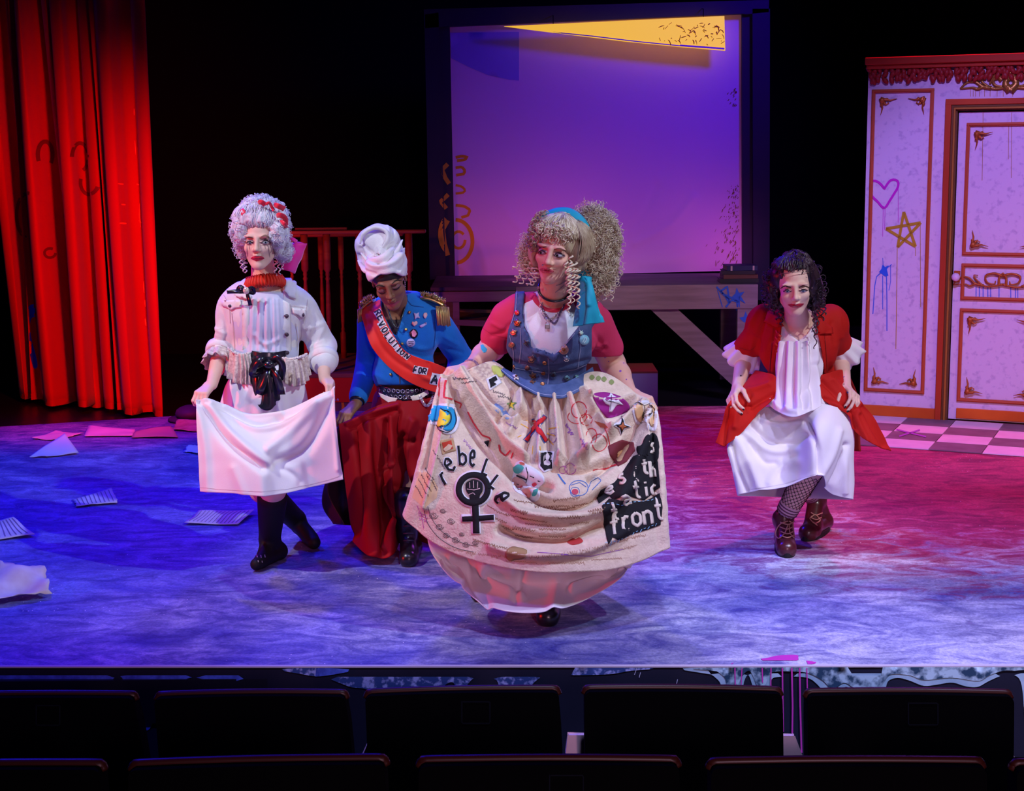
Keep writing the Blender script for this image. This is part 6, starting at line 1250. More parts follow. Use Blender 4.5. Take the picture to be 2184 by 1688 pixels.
strands(b2,pl(0,.03,.036),(.094,.100,.082),RC,170,(-1.4,1.5),(.50,1.75),.0017,rng,.3); strands(b,pl(0,.03,.036),(.094,.100,.082),RC,170,(-1.5,1.7),(.3,1.75),.0018,rng,.3); strands(b,pl(.02,.03,.02),(.098,.098,.090),RC,120,(.7,2.0),(-.9,1.2),.0018,rng,.3)
for c,r,n in ((puff[0][0],(.10,.10,.118),150),(puff[1][0],(.088,.098,.118),150),(puff[2][0],(.075,.075,.065),90),(puff[3][0],(.06,.07,.085),90)):
    p,nn=ellpts(pl(*c),r,n,RC,rng); curls(b2,p,nn,(.006,.012),(.0006,.0010),(.02,.05),(1,2.6),rng,13)
b.build('hair_curl',M_BLD,pc,kind='stuff'); b2.build('hair_curl',M_BLD2,pc,kind='stuff')
b=MB()
for x0,y0,x1,y1,dy,r_,tn in ((1140,555,1110,606,-.20,.012,5),(1134,545,1100,592,-.18,.011,4),(1142,570,1124,610,-.24,.012,4),(1136,530,1118,580,-.16,.012,4),(1146,580,1134,608,-.26,.010,4),(1128,560,1096,604,-.14,.010,5),(1130,540,1092,575,-.12,.011,4),(1216,560,1222,648,-.34,.012,7),(1224,560,1234,660,-.33,.011,7),(1212,575,1212,668,-.36,.010,7),(1206,560,1216,640,-.35,.008,6),(1230,575,1228,630,-.28,.012,4),(1300,610,1303,645,-.05,.012,3),(1284,600,1290,640,-.05,.012,3),(1218,545,1206,610,-.34,.006,5)):
    ringlet(b,[C_(x0,y0,dy),C_((x0+x1)/2+2,(y0+y1)/2,dy-.01),C_(x1,y1,dy)],r_,.0038,tn,14*tn,ph=x0)
b.build('ringlet',M_BLD2,pc,kind='stuff',label='loose blonde ringlets round the face')
# scarf
M_TUR=mat('turquoise_cotton',(.015,.33,.46),.6,bump=.1,bs=200)
Q_=[]
for k,a in enumerate(np.linspace(-80,95,30)):
    a=math.radians(a); yy,zz=.042+.0*k,0; Q_.append(pl(.097*math.sin(a)*1.0,.050+.012*math.cos(a)-.02*abs(math.sin(a)),.040+.088*math.cos(a)-.02))
Q_=np.array(Q_); t=np.gradient(Q_,axis=0); t/=np.linalg.norm(t,axis=1)[:,None]; bk=RC@np.array([0,1.,0.2]); 
Vv=[];
for j,s in enumerate(np.linspace(-.5,.5,5)):
    Vv.append(Q_+bk*s*.046+(Q_-pl(0,.05,.05))/np.linalg.norm(Q_-pl(0,.05,.05),axis=1)[:,None]*(.017+.005*math.cos(s*3)))
Vv=np.array(Vv).reshape(-1,3); build('headscarf',Vv,[(j*30+i,(j+1)*30+i,(j+1)*30+i+1,j*30+i+1) for j in range(4) for i in range(29)],M_TUR,pc,solid=.003,label='turquoise headscarf band')
b=MB(); b.ell(C_(1250,588,-.20),(.030,.025,.026),8); b.build('scarf_knot',M_TUR,pc)
S=Surf([[(1234,592,YC-.24),(1250,588,YC-.27),(1262,594,YC-.22)],[(1236,625,YC-.26),(1256,622,YC-.30),(1272,628,YC-.24)],[(1228,660,YC-.27),(1256,656,YC-.31),(1280,660,YC-.25)],[(1222,697,YC-.28),(1254,692,YC-.31),(1289,688,YC-.25)]],50,50,folds=[([(1250,590),(1246,640),(1238,695)],-.014,6),([(1256,595),(1264,640),(1272,688)],.012,6),([(1248,600),(1254,650)],.010,4),([(1262,600),(1280,670)],-.008,5)],wr=.002,wrs=30); S.build('scarf_tail',M_TUR,pc,solid=.002,label='hanging turquoise scarf end')
# ---- T-shirt
M_TS=mat('tshirt_pink',(.62,.03,.10),.75,bump=.15,bs=250); M_TSW=mat('tshirt_white',(.78,.74,.82),.75,bump=.15,bs=250)
Ft=Field(C_(1000,800,-.35),C_(1330,600,.35),.0065); Ft.add(torsoC[:1]+torsoC[3:],.012)
mC=YC/FX
eL=shL+(elL-shL)*.62; eR=shR+(elR-shR)*.60; Ft.cap(shL,eL,.070,.068,.02); Ft.cap(shR,eR,.072,.070,.02)
nkc=C_(1182,640,-.06)
def cutT(x,y,X,Y,Z):
    n=.074-np.hypot(X-nkc[0],(Y-nkc[1]))-.25*np.clip(nkc[2]-.03-Z,0,.2)+.0; n=np.where((y<668)&(y>560),n,-.05); nf=(np.where(Y<YC,.060-np.hypot(x-1180,(y-628)*1.15)*mC,-.05)); 
    return np.maximum(np.maximum(n,nf),(y-790)*mC)
Ft.cut(cutT); V,Q=Ft.mesh(); fl=[([(1090,690),(1070,710),(1048,716)],-.006,4),([(1100,660),(1095,700),(1080,730)],-.008,5),([(1265,700),(1280,730),(1290,745)],-.006,5),([(1050,690),(1075,702)],.005,4),([(1268,740),(1290,735)],.005,4)]
V=cloth_mesh(V,Q,fl,.0015,22,5); build('tshirt',V,Q,M_TS,pc,label='T-shirt with raspberry-pink sleeves'); BT=bv(V,Q)
decal('shirt_front',BT,M_TSW,pc,polys=[[(1137,640),(1150,652),(1165,661),(1180,664),(1200,660),(1215,650),(1222,645),(1250,700),(1250,760),(1120,760),(1115,650)]],off=.002,step=5,label='white front panel of the T-shirt')
decal('neckband',BT,mat('neckband_red',(.55,.02,.06),.7),pc,strokes=[(sm([(1136,632),(1145,647),(1162,660),(1182,664),(1203,659),(1219,645),(1226,632)],24),7)],off=.003,step=3,label='pink neckband')
decal('sleeve_hem',BT,mat('hem_pink',(.48,.02,.08),.8),pc,strokes=[([(1030,700),(1050,714),(1082,722)],1.2),([(1262,742),(1280,752),(1293,735)],1.2)],off=.002,step=4)
# ---- denim vest
M_DN=mat('blue_denim',(.045,.07,.19),.8,col2=(.085,.115,.27),vs=26,bump=.4,bs=420,detail=8); M_DST=mat('denim_stitch',(.30,.30,.48),.8)
Fv=Field(C_(1060,860,-.4),C_(1310,600,.35),.0055); Fv.add(torsoC[:2],.026); Fv.add(torsoC[3:],.020); Fv.add([('e',C_(1170,815,.02),(.135,.118,.08))],.014)
vest=[(1101,600),(1122,600),(1118,640),(1115,670),(1119,700),(1130,718),(1134,742),(1165,750),(1182,757),(1205,735),(1226,708),(1240,690),(1246,650),(1246,600),(1275,600),(1275,680),(1262,700),(1262,760),(1265,795),(1240,828),(1200,850),(1150,846),(1110,830),(1078,790),(1080,740),(1084,705),(1096,670)]
Fv.cut(lambda x,y,X,Y,Z:np.where(Y<YC+.02,psdf(x,y,vest)*mC,np.maximum((690-y)*mC,np.maximum((y-830)*mC,np.maximum(1076-x,x-1268)*mC)))); V,Q=Fv.mesh()
V=cloth_mesh(V,Q,[([(1085,770),(1170,785),(1262,768)],-.008,5),([(1150,760),(1155,845)],.004,4)],.0015,25,7); build('denim_vest',V,Q,M_DN,pc,label='blue denim vest covered in pins'); BV=bv(V,Q)
decal('stitching',BV,M_DST,pc,strokes=[(vest[2:9],1.1),([(1133,743),(1137,722),(1122,702),(1119,672),(1121,640)],1.1),([(1168,752),(1171,790),(1166,845)],1.3),([(1182,758),(1204,738),(1226,711)],1.2),([(1078,770),(1100,785),(1168,795)],1.2),([(1172,795),(1225,788),(1262,772)],1.2),([(1088,715),(1096,750),(1096,782)],1),([(1235,700),(1238,740),(1232,785)],1),([(1103,610),(1101,660),(1092,690)],1.2),([(1110,700),(1112,740),(1108,775)],.9)],off=.003,step=4)
decal('lapel',BV,M_DN,pc,polys=[[(1136,728),(1146,732),(1150,740),(1165,748),(1181,758),(1192,752),(1188,765),(1180,772),(1166,760),(1137,752)]],off=.006,step=4,solid=.003)
# peplum hem of the vest
S=Surf([[(1052,768,YC-.02),(1072,785,YC-.08),(1110,805,YC-.14),(1150,816,YC-.17),(1172,820,YC-.175),(1205,816,YC-.17),(1240,798,YC-.12),(1262,784,YC-.03)],[(1050,772,YC-.04),(1075,798,YC-.12),(1108,822,YC-.19),(1142,842,YC-.22),(1163,847,YC-.22),(1200,850,YC-.22),(1240,832,YC-.16),(1268,800,YC-.05)]],80,14,wr=.003,wrs=25); S.build('vest_peplum',M_DN,pc,solid=.004,label='flared denim hem of the vest'); BP=S.bvh()
decal('stitching',BP,M_DST,pc,strokes=[([(1056,778),(1078,797),(1110,821),(1142,838),(1162,843),(1200,846),(1238,828),(1262,803)],1.2)],off=.003,step=4)
PINS=[(1104,668,5,(.75,.04,.03)),(1105,689,8,(.20,.05,.02)),(1097,709,7,(.35,.09,.05)),(1093,735,6,(.28,.08,.06)),(1124,730,6,(.05,.04,.08)),(1135,765,9,(.10,.04,.06)),(1126,784,5,(.15,.06,.05)),(1138,800,8,(.10,.05,.04)),(1180,797,7,(.05,.06,.10)),(1202,745,10,(.45,.25,.22)),(1207,764,7,(.12,.16,.30)),(1101,806,8,(.80,.65,.72)),(1208,806,6,(.12,.25,.35)),(1228,803,5,(.15,.3,.3)),(1136,815,6,(.30,.10,.04))]
for i,(x,y,r_,c) in enumerate(PINS):
    jj=joinb([(V,[tuple(f) for f in Q.tolist()]),(S.V,[tuple(f) for f in S.F.tolist()])]) if i==0 else jj
    shp=arc(x,y,r_,r_*1.05,0,345,14) if i%3==0 else [(x+r_*(1.1 if k%2==0 else .62)*math.cos(k*math.pi/5+i),y+r_*(1.1 if k%2==0 else .62)*math.sin(k*math.pi/5+i)) for k in range(10)]
    o=decal('pin',jj,mat('pin_%d'%i,c,.3,spec=.7,metal=.2),pc,polys=[shp],off=.005,step=3.5,solid=.003)
    if o and r_>5: decal('pin_detail',jj,M_COP if i%2 else M_SILV,o,polys=[arc(x,y,r_*.35,r_*.35,0,320,7)],strokes=[(arc(x,y,r_*.7,r_*.7,20,170,6),1)],off=.0082,step=2)
disc(jj,1245,725,10,11,mat('badge_pale_blue',(.25,.52,.68),.4),pc,'badge',lab='round pale blue badge'); decal('badge_print',jj,mat('print_white',(.7,.8,.85),.5),pc,strokes=[([(1240,729),(1245,719),(1249,721),(1243,731)],1.3)],off=.0095,step=2)
for k in range(6): pass
decal('flower_pin',jj,mat('pin_flower',(.55,.72,.62),.4),pc,polys=[[(1238+5*(1 if q%2==0 else .5)*math.cos(q*math.pi/6),710+6*(1 if q%2==0 else .5)*math.sin(q*math.pi/6)) for q in range(12)]],off=.006,step=2,solid=.003)
for x,y in ((1144,741),(1186,747),(1162,774),(1097,783),(1159,796),(1157,820)): 
    h=cast(jj,x,y)
    if h: b=MB(); R=np.array(Vector((0,0,1)).rotation_difference(Vector(h[1])).to_matrix()); b.lathe([(0,.004),(.004,.004),(.0045,.006),(.008,.005),(.0085,.002),(.0085,0)],h[0],12,h[1]); b.build('vest_button',M_COP,pc)
# ---- choker, chains
b=MB(); cn=cC+RC@np.array([.0,.02,-.155]); nk0=cC+RC@np.array([0,.015,-.06]); nk1=C_(1180,668,-.04); nkm=nk0+(nk1-nk0)*.50; nR=np.array(Vector((0,0,1)).rotation_difference(Vector(nk0-nk1)).to_matrix()); b.tube([nkm+nR@np.array([.0575*math.cos(a),.0575*math.sin(a),0]) for a in np.linspace(0,6.2832,40)],.005,6); b.build('choker',M_SAT,pc,label='thin black choker')
b=MB(); h=C_(1176,646,-.150); b.ell(h+[-.004,0,.003],(.007,.004,.007),5); b.ell(h+[.004,0,.003],(.007,.004,.007),5); b.ell(h+[0,0,-.003],(.006,.004,.010),5); b.build('heart_pendant',mat('pearl_pink',(.8,.6,.65),.25),pc)
def chain(pts,Y,n,m,nm,rr_=.0045,tr=.0013,bvh=None):
    b=MB(); p=sm(pts,n); W_=[]
    for x,y in p:
        h=cast(bvh,x,y) if bvh else None; W_.append(h[0]+h[1]*.007 if h else P(x,y,Y))
    W_=np.array(W_)
    for i in range(n-1):
        d=W_[i+1]-W_[i]; L_=np.linalg.norm(d); d/=L_+1e-9; u=np.cross(d,[0,1,0]); u/=np.linalg.norm(u)+1e-9
        if i%2: u=np.cross(d,u)
        b.tube([W_[i]+d*L_*.5+d*rr_*1.1*math.cos(a)+u*rr_*.7*math.sin(a) for a in np.linspace(0,6.2832,9)],tr,4)
    return b.build(nm,m,pc,kind='stuff')
chain([(1147,612),(1150,640),(1157,668),(1168,683),(1185,674),(1204,650),(1212,635)],YC-.2,44,M_SILV,'necklace_chain',bvh=BT)
chain([(1150,630),(1160,665),(1182,690),(1196,665),(1208,645)],YC-.2,40,mat('dark_chain',(.20,.16,.3),.3,metal=.8),'necklace_chain',bvh=BT)
h=cast(BT,1168,695); h=h[0]+h[1]*.012; b=MB(); b.box((h[0]-.009,h[1]-.004,h[2]-.012),(h[0]+.009,h[1]+.004,h[2]+.006)); lk=b.build('padlock',M_SILV,pc,smooth=False,bevel=.002,label='small silver padlock pendant'); b=MB(); b.tube([h+[.006*math.cos(a),0,.006+.009*math.sin(a)] for a in np.linspace(0,3.14,9)],.0016,5); b.build('shackle',M_SILV,lk)
b=MB(); ax=wrL-elL; ax/=np.linalg.norm(ax); b.lathe([(.029,-.006),(.033,-.004),(.034,0),(.033,.004),(.029,.006)],wrL-ax*.005,22,ax); b.build('bracelet',mat('bead_mix',(.15,.06,.2),.3,col2=(.5,.3,.3),vs=200),pc)
for q in (tipsC[5],tipsC[6]): 
    b=MB(); p_,v_,n_=q; c_=p_-v_*.028; b.lathe([(.0078,-.003),(.0098,-.002),(.0098,.002),(.0078,.003)],c_,14,v_); b.build('ring',M_SILV,pc)
# ---- skirt
M_SKC=mat('fleece_cream',(.76,.57,.45),.92,col2=(.66,.47,.37),vs=40,bump=.7,bs=130,sheen=.3,detail=6); M_SKI=mat('skirt_inside',(.55,.44,.46),.85)
Yk=YC-.24
top_=[(945,800,Yk+.04),(975,795,Yk+.06),(1010,783,Yk+.10),(1052,772,Yk+.16),(1095,800,Yk+.14),(1140,822,Yk+.09),(1175,826,Yk+.08),(1215,818,Yk+.09),(1255,795,Yk+.14),(1290,796,Yk+.16),(1325,815,Yk+.14),(1358,840,Yk+.11),(1391,862,Yk+.08)]
r1=[(932,850,Yk+.0),(965,850,Yk-.02),(1002,848,Yk+.0),(1045,850,Yk+.03),(1092,860,Yk+.04),(1140,872,Yk+.03),(1176,876,Yk+.02),(1216,870,Yk+.03),(1256,862,Yk+.06),(1294,866,Yk+.06),(1330,876,Yk+.05),(1365,885,Yk+.04),(1400,895,Yk+.05)]
r2=[(912,925,Yk-.04),(948,930,Yk-.10),(988,936,Yk-.10),(1034,945,Yk-.09),(1084,952,Yk-.09),(1135,958,Yk-.10),(1177,960,Yk-.10),(1220,957,Yk-.09),(1262,950,Yk-.07),(1300,945,Yk-.06),(1338,942,Yk-.05),(1374,940,Yk-.04),(1405,940,Yk+.03)]
r3=[(888,1020,Yk-.05),(930,1035,Yk-.15),(975,1050,Yk-.18),(1026,1062,Yk-.20),(1080,1070,Yk-.22),(1135,1075,Yk-.24),(1180,1077,Yk-.24),(1225,1074,Yk-.23),(1270,1066,Yk-.20),(1308,1056,Yk-.17),(1345,1044,Yk-.14),(1380,1030,Yk-.10),(1410,1010,Yk+.0)]
r4=[(867,1092,Yk-.05),(898,1138,Yk-.16),(945,1170,Yk-.21),(1005,1194,Yk-.25),(1070,1210,Yk-.29),(1130,1219,Yk-.31),(1180,1222,Yk-.32),(1235,1220,Yk-.31),(1290,1217,Yk-.27),(1330,1209,Yk-.22),(1368,1197,Yk-.18),(1402,1180,Yk-.12),(1418,1163,Yk-.02)]
fl=[([(958,805),(990,880),(1040,960),(1100,1010),(1170,1040)],-.030,8),([(975,800),(1015,870),(1070,940),(1120,980)],.026,8),([(1000,795),(1050,850),(1110,885),(1150,880)],-.024,7),([(985,795),(1030,860),(1090,905)],.016,6),
 ([(990,860),(1046,935),(1092,1012),(1150,1068),(1240,1078),(1290,1050)],-.034,9),([(1070,1062),(1095,1080),(1130,1098),(1220,1104),(1300,1080),(1350,1030)],.020,9),([(1070,1132),(1100,1145),(1140,1152),(1220,1150),(1290,1120)],-.034,9),([(1050,1165),(1090,1178),(1150,1185),(1250,1175),(1330,1130)],.016,9),
 ([(1383,865),(1350,920),(1310,980),(1260,1020)],-.026,8),([(1375,862),(1330,905),(1280,945),(1230,985)],.022,8),([(1385,870),(1372,940),(1345,1010),(1310,1060)],.020,8),([(1360,860),(1310,880),(1262,885)],-.020,6),([(1350,850),(1300,862),(1250,850)],.014,5),([(1392,880),(1396,960),(1400,1060)],-.014,7),
 ([(1130,850),(1135,900),(1120,960)],-.020,6),([(1150,850),(1152,910),(1146,980)],.022,7),([(1166,850),(1168,900),(1172,960)],-.020,5),([(1182,850),(1186,910),(1190,990)],.020,6),([(1198,850),(1206,910),(1216,1000)],-.020,6),([(1212,848),(1226,900),(1244,980)],.022,7),([(1228,842),(1246,885),(1272,940)],-.018,5),([(1240,835),(1268,880),(1300,930)],.020,7),([(1110,840),(1108,880),(1085,930)],.018,6),([(1095,835),(1085,870),(1060,900)],-.014,5),
 ([(935,830),(925,900),(905,1000)],-.016,6),([(948,820),(950,900),(930,1000),(910,1080)],.016,9),([(1180,1000),(1240,1005),(1290,985)],-.018,6),([(1190,980),(1250,980)],.012,5)]
fl=[(p_,a_*2.1,w_) for p_,a_,w_ in fl]
def scl(r,f): return r
CR=wrap
rows=[CR(top_,.20),CR(r1,.40),CR(r2,.62),CR(r3,.75),CR(r4,.80)]
SK=Surf(rows,360,190,True,folds=fl,wr=.0020,wrs=45); SK.build('patchwork_skirt',M_SKC,pc,solid=.003,label='cream fleece skirt covered in patches and writing'); BK=SK.bvh()
# petticoat
rows=[wrap([(905,1110,Yk-.02),(980,1150,Yk-.12),(1100,1180,Yk-.22),(1220,1185,Yk-.22),(1320,1170,Yk-.12),(1380,1140,Yk+.0)],.6),wrap([(918,1165,Yk+.0),(985,1215,Yk-.02),(1090,1240,Yk-.07),(1190,1243,Yk-.07),(1285,1228,Yk+.02),(1345,1200,Yk+.04)],.55),wrap([(940,1195,Yk-.04),(1000,1268,Yk-.15),(1075,1303,Yk-.24),(1180,1302,Yk-.25),(1270,1270,Yk-.15),(1335,1212,Yk-.02)],.5)]
M_PETI=mat('petticoat_white',(.80,.72,.76),.75,bump=.15,bs=100)
Surf(rows,200,60,True,folds=[([(1030,1210),(1050,1250),(1110,1275)],.03,9),([(990,1200),(1010,1250),(1040,1290)],-.02,8),([(1110,1220),(1100,1280)],-.02,9),([(1220,1260),(1270,1235),(1310,1205)],.03,8),([(1190,1240),(1180,1300)],.015,12),([(960,1190),(985,1245)],.02,7)],wr=.006,wrs=12).build('petticoat',M_PETI,pc,solid=.003,label='white petticoat showing below the skirt')
legcover(lambda f:shoe(f,gC+[.02,.17,0],gC+[0,-.01,0],aC,aC+[0,0,.12],.046,.042,.05),gC+[-.2,-.2,-.01],gC+[.25,.45,.4],M_BOOT,pc,'boot','black leather boot'); legcover(lambda f:shoe(f,gC2+[.0,.17,.03],gC2+[0,0,0],gC2+[0,.10,.13],gC2+[0,.08,.25],.046,.036,.05),gC2+[-.2,-.2,-.01],gC2+[.25,.45,.4],M_BOOT,pc,'boot')
# ================== appliques, patches and handwriting on the skirt (laid on the cloth)
FK=mat('felt_black',(.012,.010,.014),.9,bump=.3,bs=300); FW=mat('felt_white',(.74,.68,.76),.9); 
def ap(nm,m,polys=(),strokes=(),off=.004,step=4,lab=None,join=False,solid=.0015,taper=False): return decal(nm,BK,m,pc,polys=polys,strokes=strokes,off=off,step=step,label=lab,join=join,solid=solid,taper=taper)
# red zigzag stripe from the left hand
M_RDP=mat('red_marker',(.62,.03,.05),.8)
ap('red_line',M_RDP,strokes=[([(939,806),(935,846)],3.2),([(951,812),(948,848),(985,860),(982,870)],3.2),([(999,878),(1010,900),(1022,918),(1030,928),(1046,933),(1048,940),(1040,940)],3),([(1066,948),(1068,962),(1080,972),(1090,960)],3.5),([(1096,965),(1091,978)],3)],solid=0)
# scalloped blue and yellow patch
ap('patch',FW,polys=[sm([(908,902),(920,868),(960,862),(975,872),(980,895),(974,918),(958,928),(940,922),(932,908)],40,True)],off=.003,lab='white-edged blue and yellow patch')
ap('patch',mat('patch_blue',(.02,.32,.62),.8),polys=[sm([(911,898),(921,868),(952,868),(967,876),(972,896),(966,914),(952,920),(940,912),(936,900)],40,True)],off=.006)
ap('patch',mat('patch_yellow',(.85,.65,.04),.8),polys=[sm([(943,875),(954,884),(956,896),(948,908),(938,912),(936,905),(940,890)],30,True)],off=.009)
ap('patch_outline',FK,strokes=[(sm([(944,872),(956,882),(958,897),(949,910),(937,914)],20),1.6),(sm([(934,908),(944,922),(956,921),(968,912),(972,895),(966,874)],24),1.6)],off=.0105,step=3,solid=0)
# small red photo patch
ap('patch',mat('patch_tan',(.52,.30,.16),.8),polys=[[(937,940),(966,934),(972,962),(942,970)]],off=.003,lab='small tan patch with a red picture')
ap('patch_print',mat('patch_red',(.52,.04,.02),.8),polys=[[(941,945),(962,940),(966,958),(946,964)]],off=.0055,solid=0); ap('patch_print',mat('patch_hand',(.65,.40,.28),.8),polys=[[(943,958),(955,948),(965,952),(960,960),(948,964)]],off=.007,solid=0)
# word rebelle in cut-out letters
for ch,x,y,w_,h_,a in (('r',930,1000,13,40,-30),('e',934,972,22,45,-35),('b',976,952,19,42,-6),('e',1003,943,14,53,2),('l',1038,981,15,34,18),('l',1062,1015,16,30,38),('e',1093,1044,18,42,65)):
    if ch=='l': ch='L'; h_*=.95
    ap('letter',FW,strokes=[(q,8.5) for q in glyph(ch,x,y,w_,h_,a)],off=.0035,step=3,join=True); ap('letter',FK,strokes=[(q,5) for q in glyph(ch,x,y,w_,h_,a)],off=.006,step=3,join=True,lab='black cut-out letter')
ap('flag_mark',FK,polys=[[(1033,942),(1046,938),(1043,952),(1036,952)]],off=.006)
# venus symbol with fist
ap('venus_edge',FW,strokes=[(arc(1010,1044,32,31,0,362,30),19),([(1014,1076),(1016,1140)],20),([(984,1106),(1056,1106)],17)],off=.004,join=True)
ap('venus_symbol',FK,strokes=[(arc(1010,1044,31,30,0,362,34),13),([(1014,1072),(1017,1138)],14),([(987,1108),(1054,1104)],11)],off=.0065,join=True,lab='black felt Venus symbol')
fist=[(994,1032),(1003,1026),(1012,1024),(1022,1027),(1029,1033),(1030,1048),(1024,1058),(1022,1072),(1004,1072),(1002,1058),(995,1048)]
ap('fist',FK,polys=[sm(fist,36,True)],off=.0065,step=3,lab='raised fist inside the Venus symbol'); ap('fist_line',mat('fist_rose',(.62,.40,.42),.8),strokes=[([(1002,1030),(1003,1043)],1.4),([(1010,1027),(1011,1043)],1.4),([(1019,1029),(1019,1043)],1.4),([(997,1045),(1012,1047),(1024,1044)],1.5),([(1000,1056),(1010,1052),(1014,1056)],1.3)],off=.009,step=2,solid=0)
# handwriting block on peach cloth
ap('patch',mat('patch_peach',(.78,.47,.28),.85),polys=[[(898,1000),(918,1015),(935,1040),(932,1062),(905,1084),(880,1062),(888,1030)]],off=.002,lab='peach cloth with handwriting',solid=0)
rr=random.Random(11)
def scribble(x,y,L_,a,h_=5,m=None,w_=1.1,nm='handwriting',bvh=None):
    pts=[];n=int(L_/2.6); c,s=math.cos(math.radians(a)),math.sin(math.radians(a)); am=h_
    for i in range(n):
        u=i*2.6+rr.uniform(-.8,.8); 
        if rr.random()<.15: am=h_*rr.uniform(.5,1.7)
        v=(am if i%2 else -am*.3)*rr.uniform(.4,1); pts.append((x+u*c-v*s,y+u*s+v*c))
    return (sm(pts,max(8,n*3)),w_)
M_INKB=mat('ink_brown',(.28,.13,.07),.8); M_INKV=mat('ink_violet',(.30,.10,.42),.8); M_INKD=mat('ink_dark',(.06,.05,.07),.8); M_INKP=mat('ink_plum',(.45,.08,.35),.8)
def ink(m,L_,step=2.6,kind='stuff'): return decal('handwriting',BK,m,pc,strokes=L_,off=.0035,step=step,kind=kind)
ink(M_INKD,[scribble(906,998,34,52,3),scribble(912,1012,44,58,4),scribble(900,1012,46,62,3),scribble(894,1022,46,62,3),scribble(888,1036,34,60,3),scribble(925,960,50,58,3)])
ink(M_INKP,[scribble(893,1092,22,20,4,w_=1.3),scribble(893,1098,24,20,4,w_=1.3),scribble(896,1105,22,24,4,w_=1.3),([(890,1078),(900,1100),(905,1128)],1.2)])
L_=[]
for x,y,l,a in ((1096,1068,60,8),(1140,1080,80,-2),(1090,1085,40,14),(1080,1096,50,12),(1110,1104,60,8),(1180,1086,50,-6),(1220,1078,50,-10),(1120,1116,60,4),(1190,1104,60,-4),(1255,1092,40,-12),(1095,1122,50,12),(1150,1128,60,0),(1215,1116,46,-6),(1040,1078,24,30),(1060,1090,26,24),(1048,1100,40,24),(1150,1142,60,0),(1070,1120,30,20),(1100,1140,40,8),(1180,1066,60,-6),(1010,1150,50,18),(1050,1164,40,12)): L_.append(scribble(x,y,l,a,5,w_=1.2))
ink(M_INKB,L_)
L_=[scribble(940+k*27,1165+k*7-.55*k*k,24,12-k*2,5,w_=1.1) for k in range(16)]+[scribble(1300,1175,60,-12,4),scribble(1330,1150,50,-12,4),scribble(1080,1195,70,4,4),scribble(1170,1200,80,0,4),scribble(1260,1194,70,-4,4)]
ink(mat('ink_faint',(.45,.26,.18),.8),L_)
ink(M_INKD,[scribble(968,806,36,2,6,w_=1.4),scribble(985,816,36,-4,4,w_=1.1),scribble(1052,834,30,20,5),scribble(1062,845,30,10,4)])
ink(M_INKV,[scribble(1080,900,30,30,5),scribble(990,938,30,50,5),scribble(1210,905,30,60,6,w_=1.8),scribble(1240,935,30,60,5),scribble(960,930,20,60,4),scribble(1000,925,18,50,4)])
# swirls lower left (pen drawing)
sw=[]
for cx,cy,R_ in ((925,1100,10),(938,1124,9),(962,1112,9),(952,1142,8),(972,1152,9),(994,1162,8),(1014,1158,7),(945,1090,7),(985,1140,6)):
    sw.append(([(cx+R_*(1-k/26)*math.cos(k*.62),cy+R_*.8*(1-k/26)*math.sin(k*.62)) for k in range(24)],1.1))
sw+= [(sm([(905,1088),(915,1120),(940,1150),(975,1170),(1010,1178)],30),1.2),(sm([(912,1080),(925,1112),(948,1138),(985,1158),(1020,1166)],30),1.1)]
decal('pen_swirl',BK,M_INKD,pc,strokes=sw,off=.0035,step=2.4,kind='stuff')
# small photo patch at top
ap('patch',FW,polys=[[(1036,810),(1058,800),(1070,818),(1045,834)]],off=.004,lab='black and white diamond patch'); ap('patch_print',FK,polys=[[(1041,812),(1056,804),(1060,812),(1052,818),(1058,822),(1046,829)]],off=.0065,solid=0)
ap('patch',mat('patch_lime',(.50,.50,.12),.8),polys=[sm([(1048,782),(1066,784),(1076,796),(1070,806),(1054,800)],20,True)],off=.003,lab='lime green patch')
star5=lambda cx,cy,R_,r_,a0=-90:[(cx+(R_ if k%2==0 else r_)*math.cos(math.radians(a0+36*k)),cy+(R_ if k%2==0 else r_)*math.sin(math.radians(a0+36*k))) for k in range(10)]
ap('star',mat('star_green',(.14,.28,.12),.8),polys=[star5(1091,864,14,6)],off=.003,lab='green edged yellow star',solid=0); ap('star',mat('star_yellow',(.80,.52,.04),.8),polys=[star5(1091,864,9,4)],off=.0045,step=3,solid=0)
# red X
ap('cross_edge',mat('cross_blue',(.08,.10,.35),.8),strokes=[([(1119,942),(1140,915),(1162,888)],11),([(1139,892),(1150,920),(1164,944)],11)],off=.003,join=True,solid=0)
ap('cross',mat('cross_red',(.68,.02,.03),.8),strokes=[([(1120,940),(1140,915),(1160,890)],7),([(1140,895),(1150,920),(1163,942)],7)],off=.0050,join=True,lab='red felt X')
ap('ray',mat('ray_orange',(.85,.45,.05),.8),strokes=[([(1128,948),(1122,965)],2),([(1138,952),(1136,970)],2),([(1150,952),(1152,968)],2),([(1170,935),(1182,950)],2),([(1172,915),(1190,912)],2),([(1110,905),(1126,914)],1.6),([(1122,896),(1130,906)],1.6),([(1165,925),(1185,930)],2),([(1112,930),(1104,934)],1.6)],off=.003,step=3,solid=0)
# portrait print
ap('patch',FW,polys=[[(1148,962),(1184,964),(1178,1002),(1160,1010),(1148,998)]],off=.0035,lab='printed portrait patch of a person with raised arms'); ap('patch_print',FK,polys=[[(1151,966),(1181,968),(1176,998),(1161,1006),(1152,996)]],off=.006,solid=0)
ap('patch_print',mat('portrait_skin',(.62,.50,.50),.8),polys=[sm([(1162,974),(1167,971),(1172,976),(1169,984),(1164,983)],14,True),[(1158,986),(1164,984),(1170,985),(1174,990),(1168,996),(1160,994)],[(1155,975),(1159,972),(1158,982),(1155,986)],[(1176,974),(1179,972),(1177,984),(1174,984)]],off=.0075,step=3,solid=0)
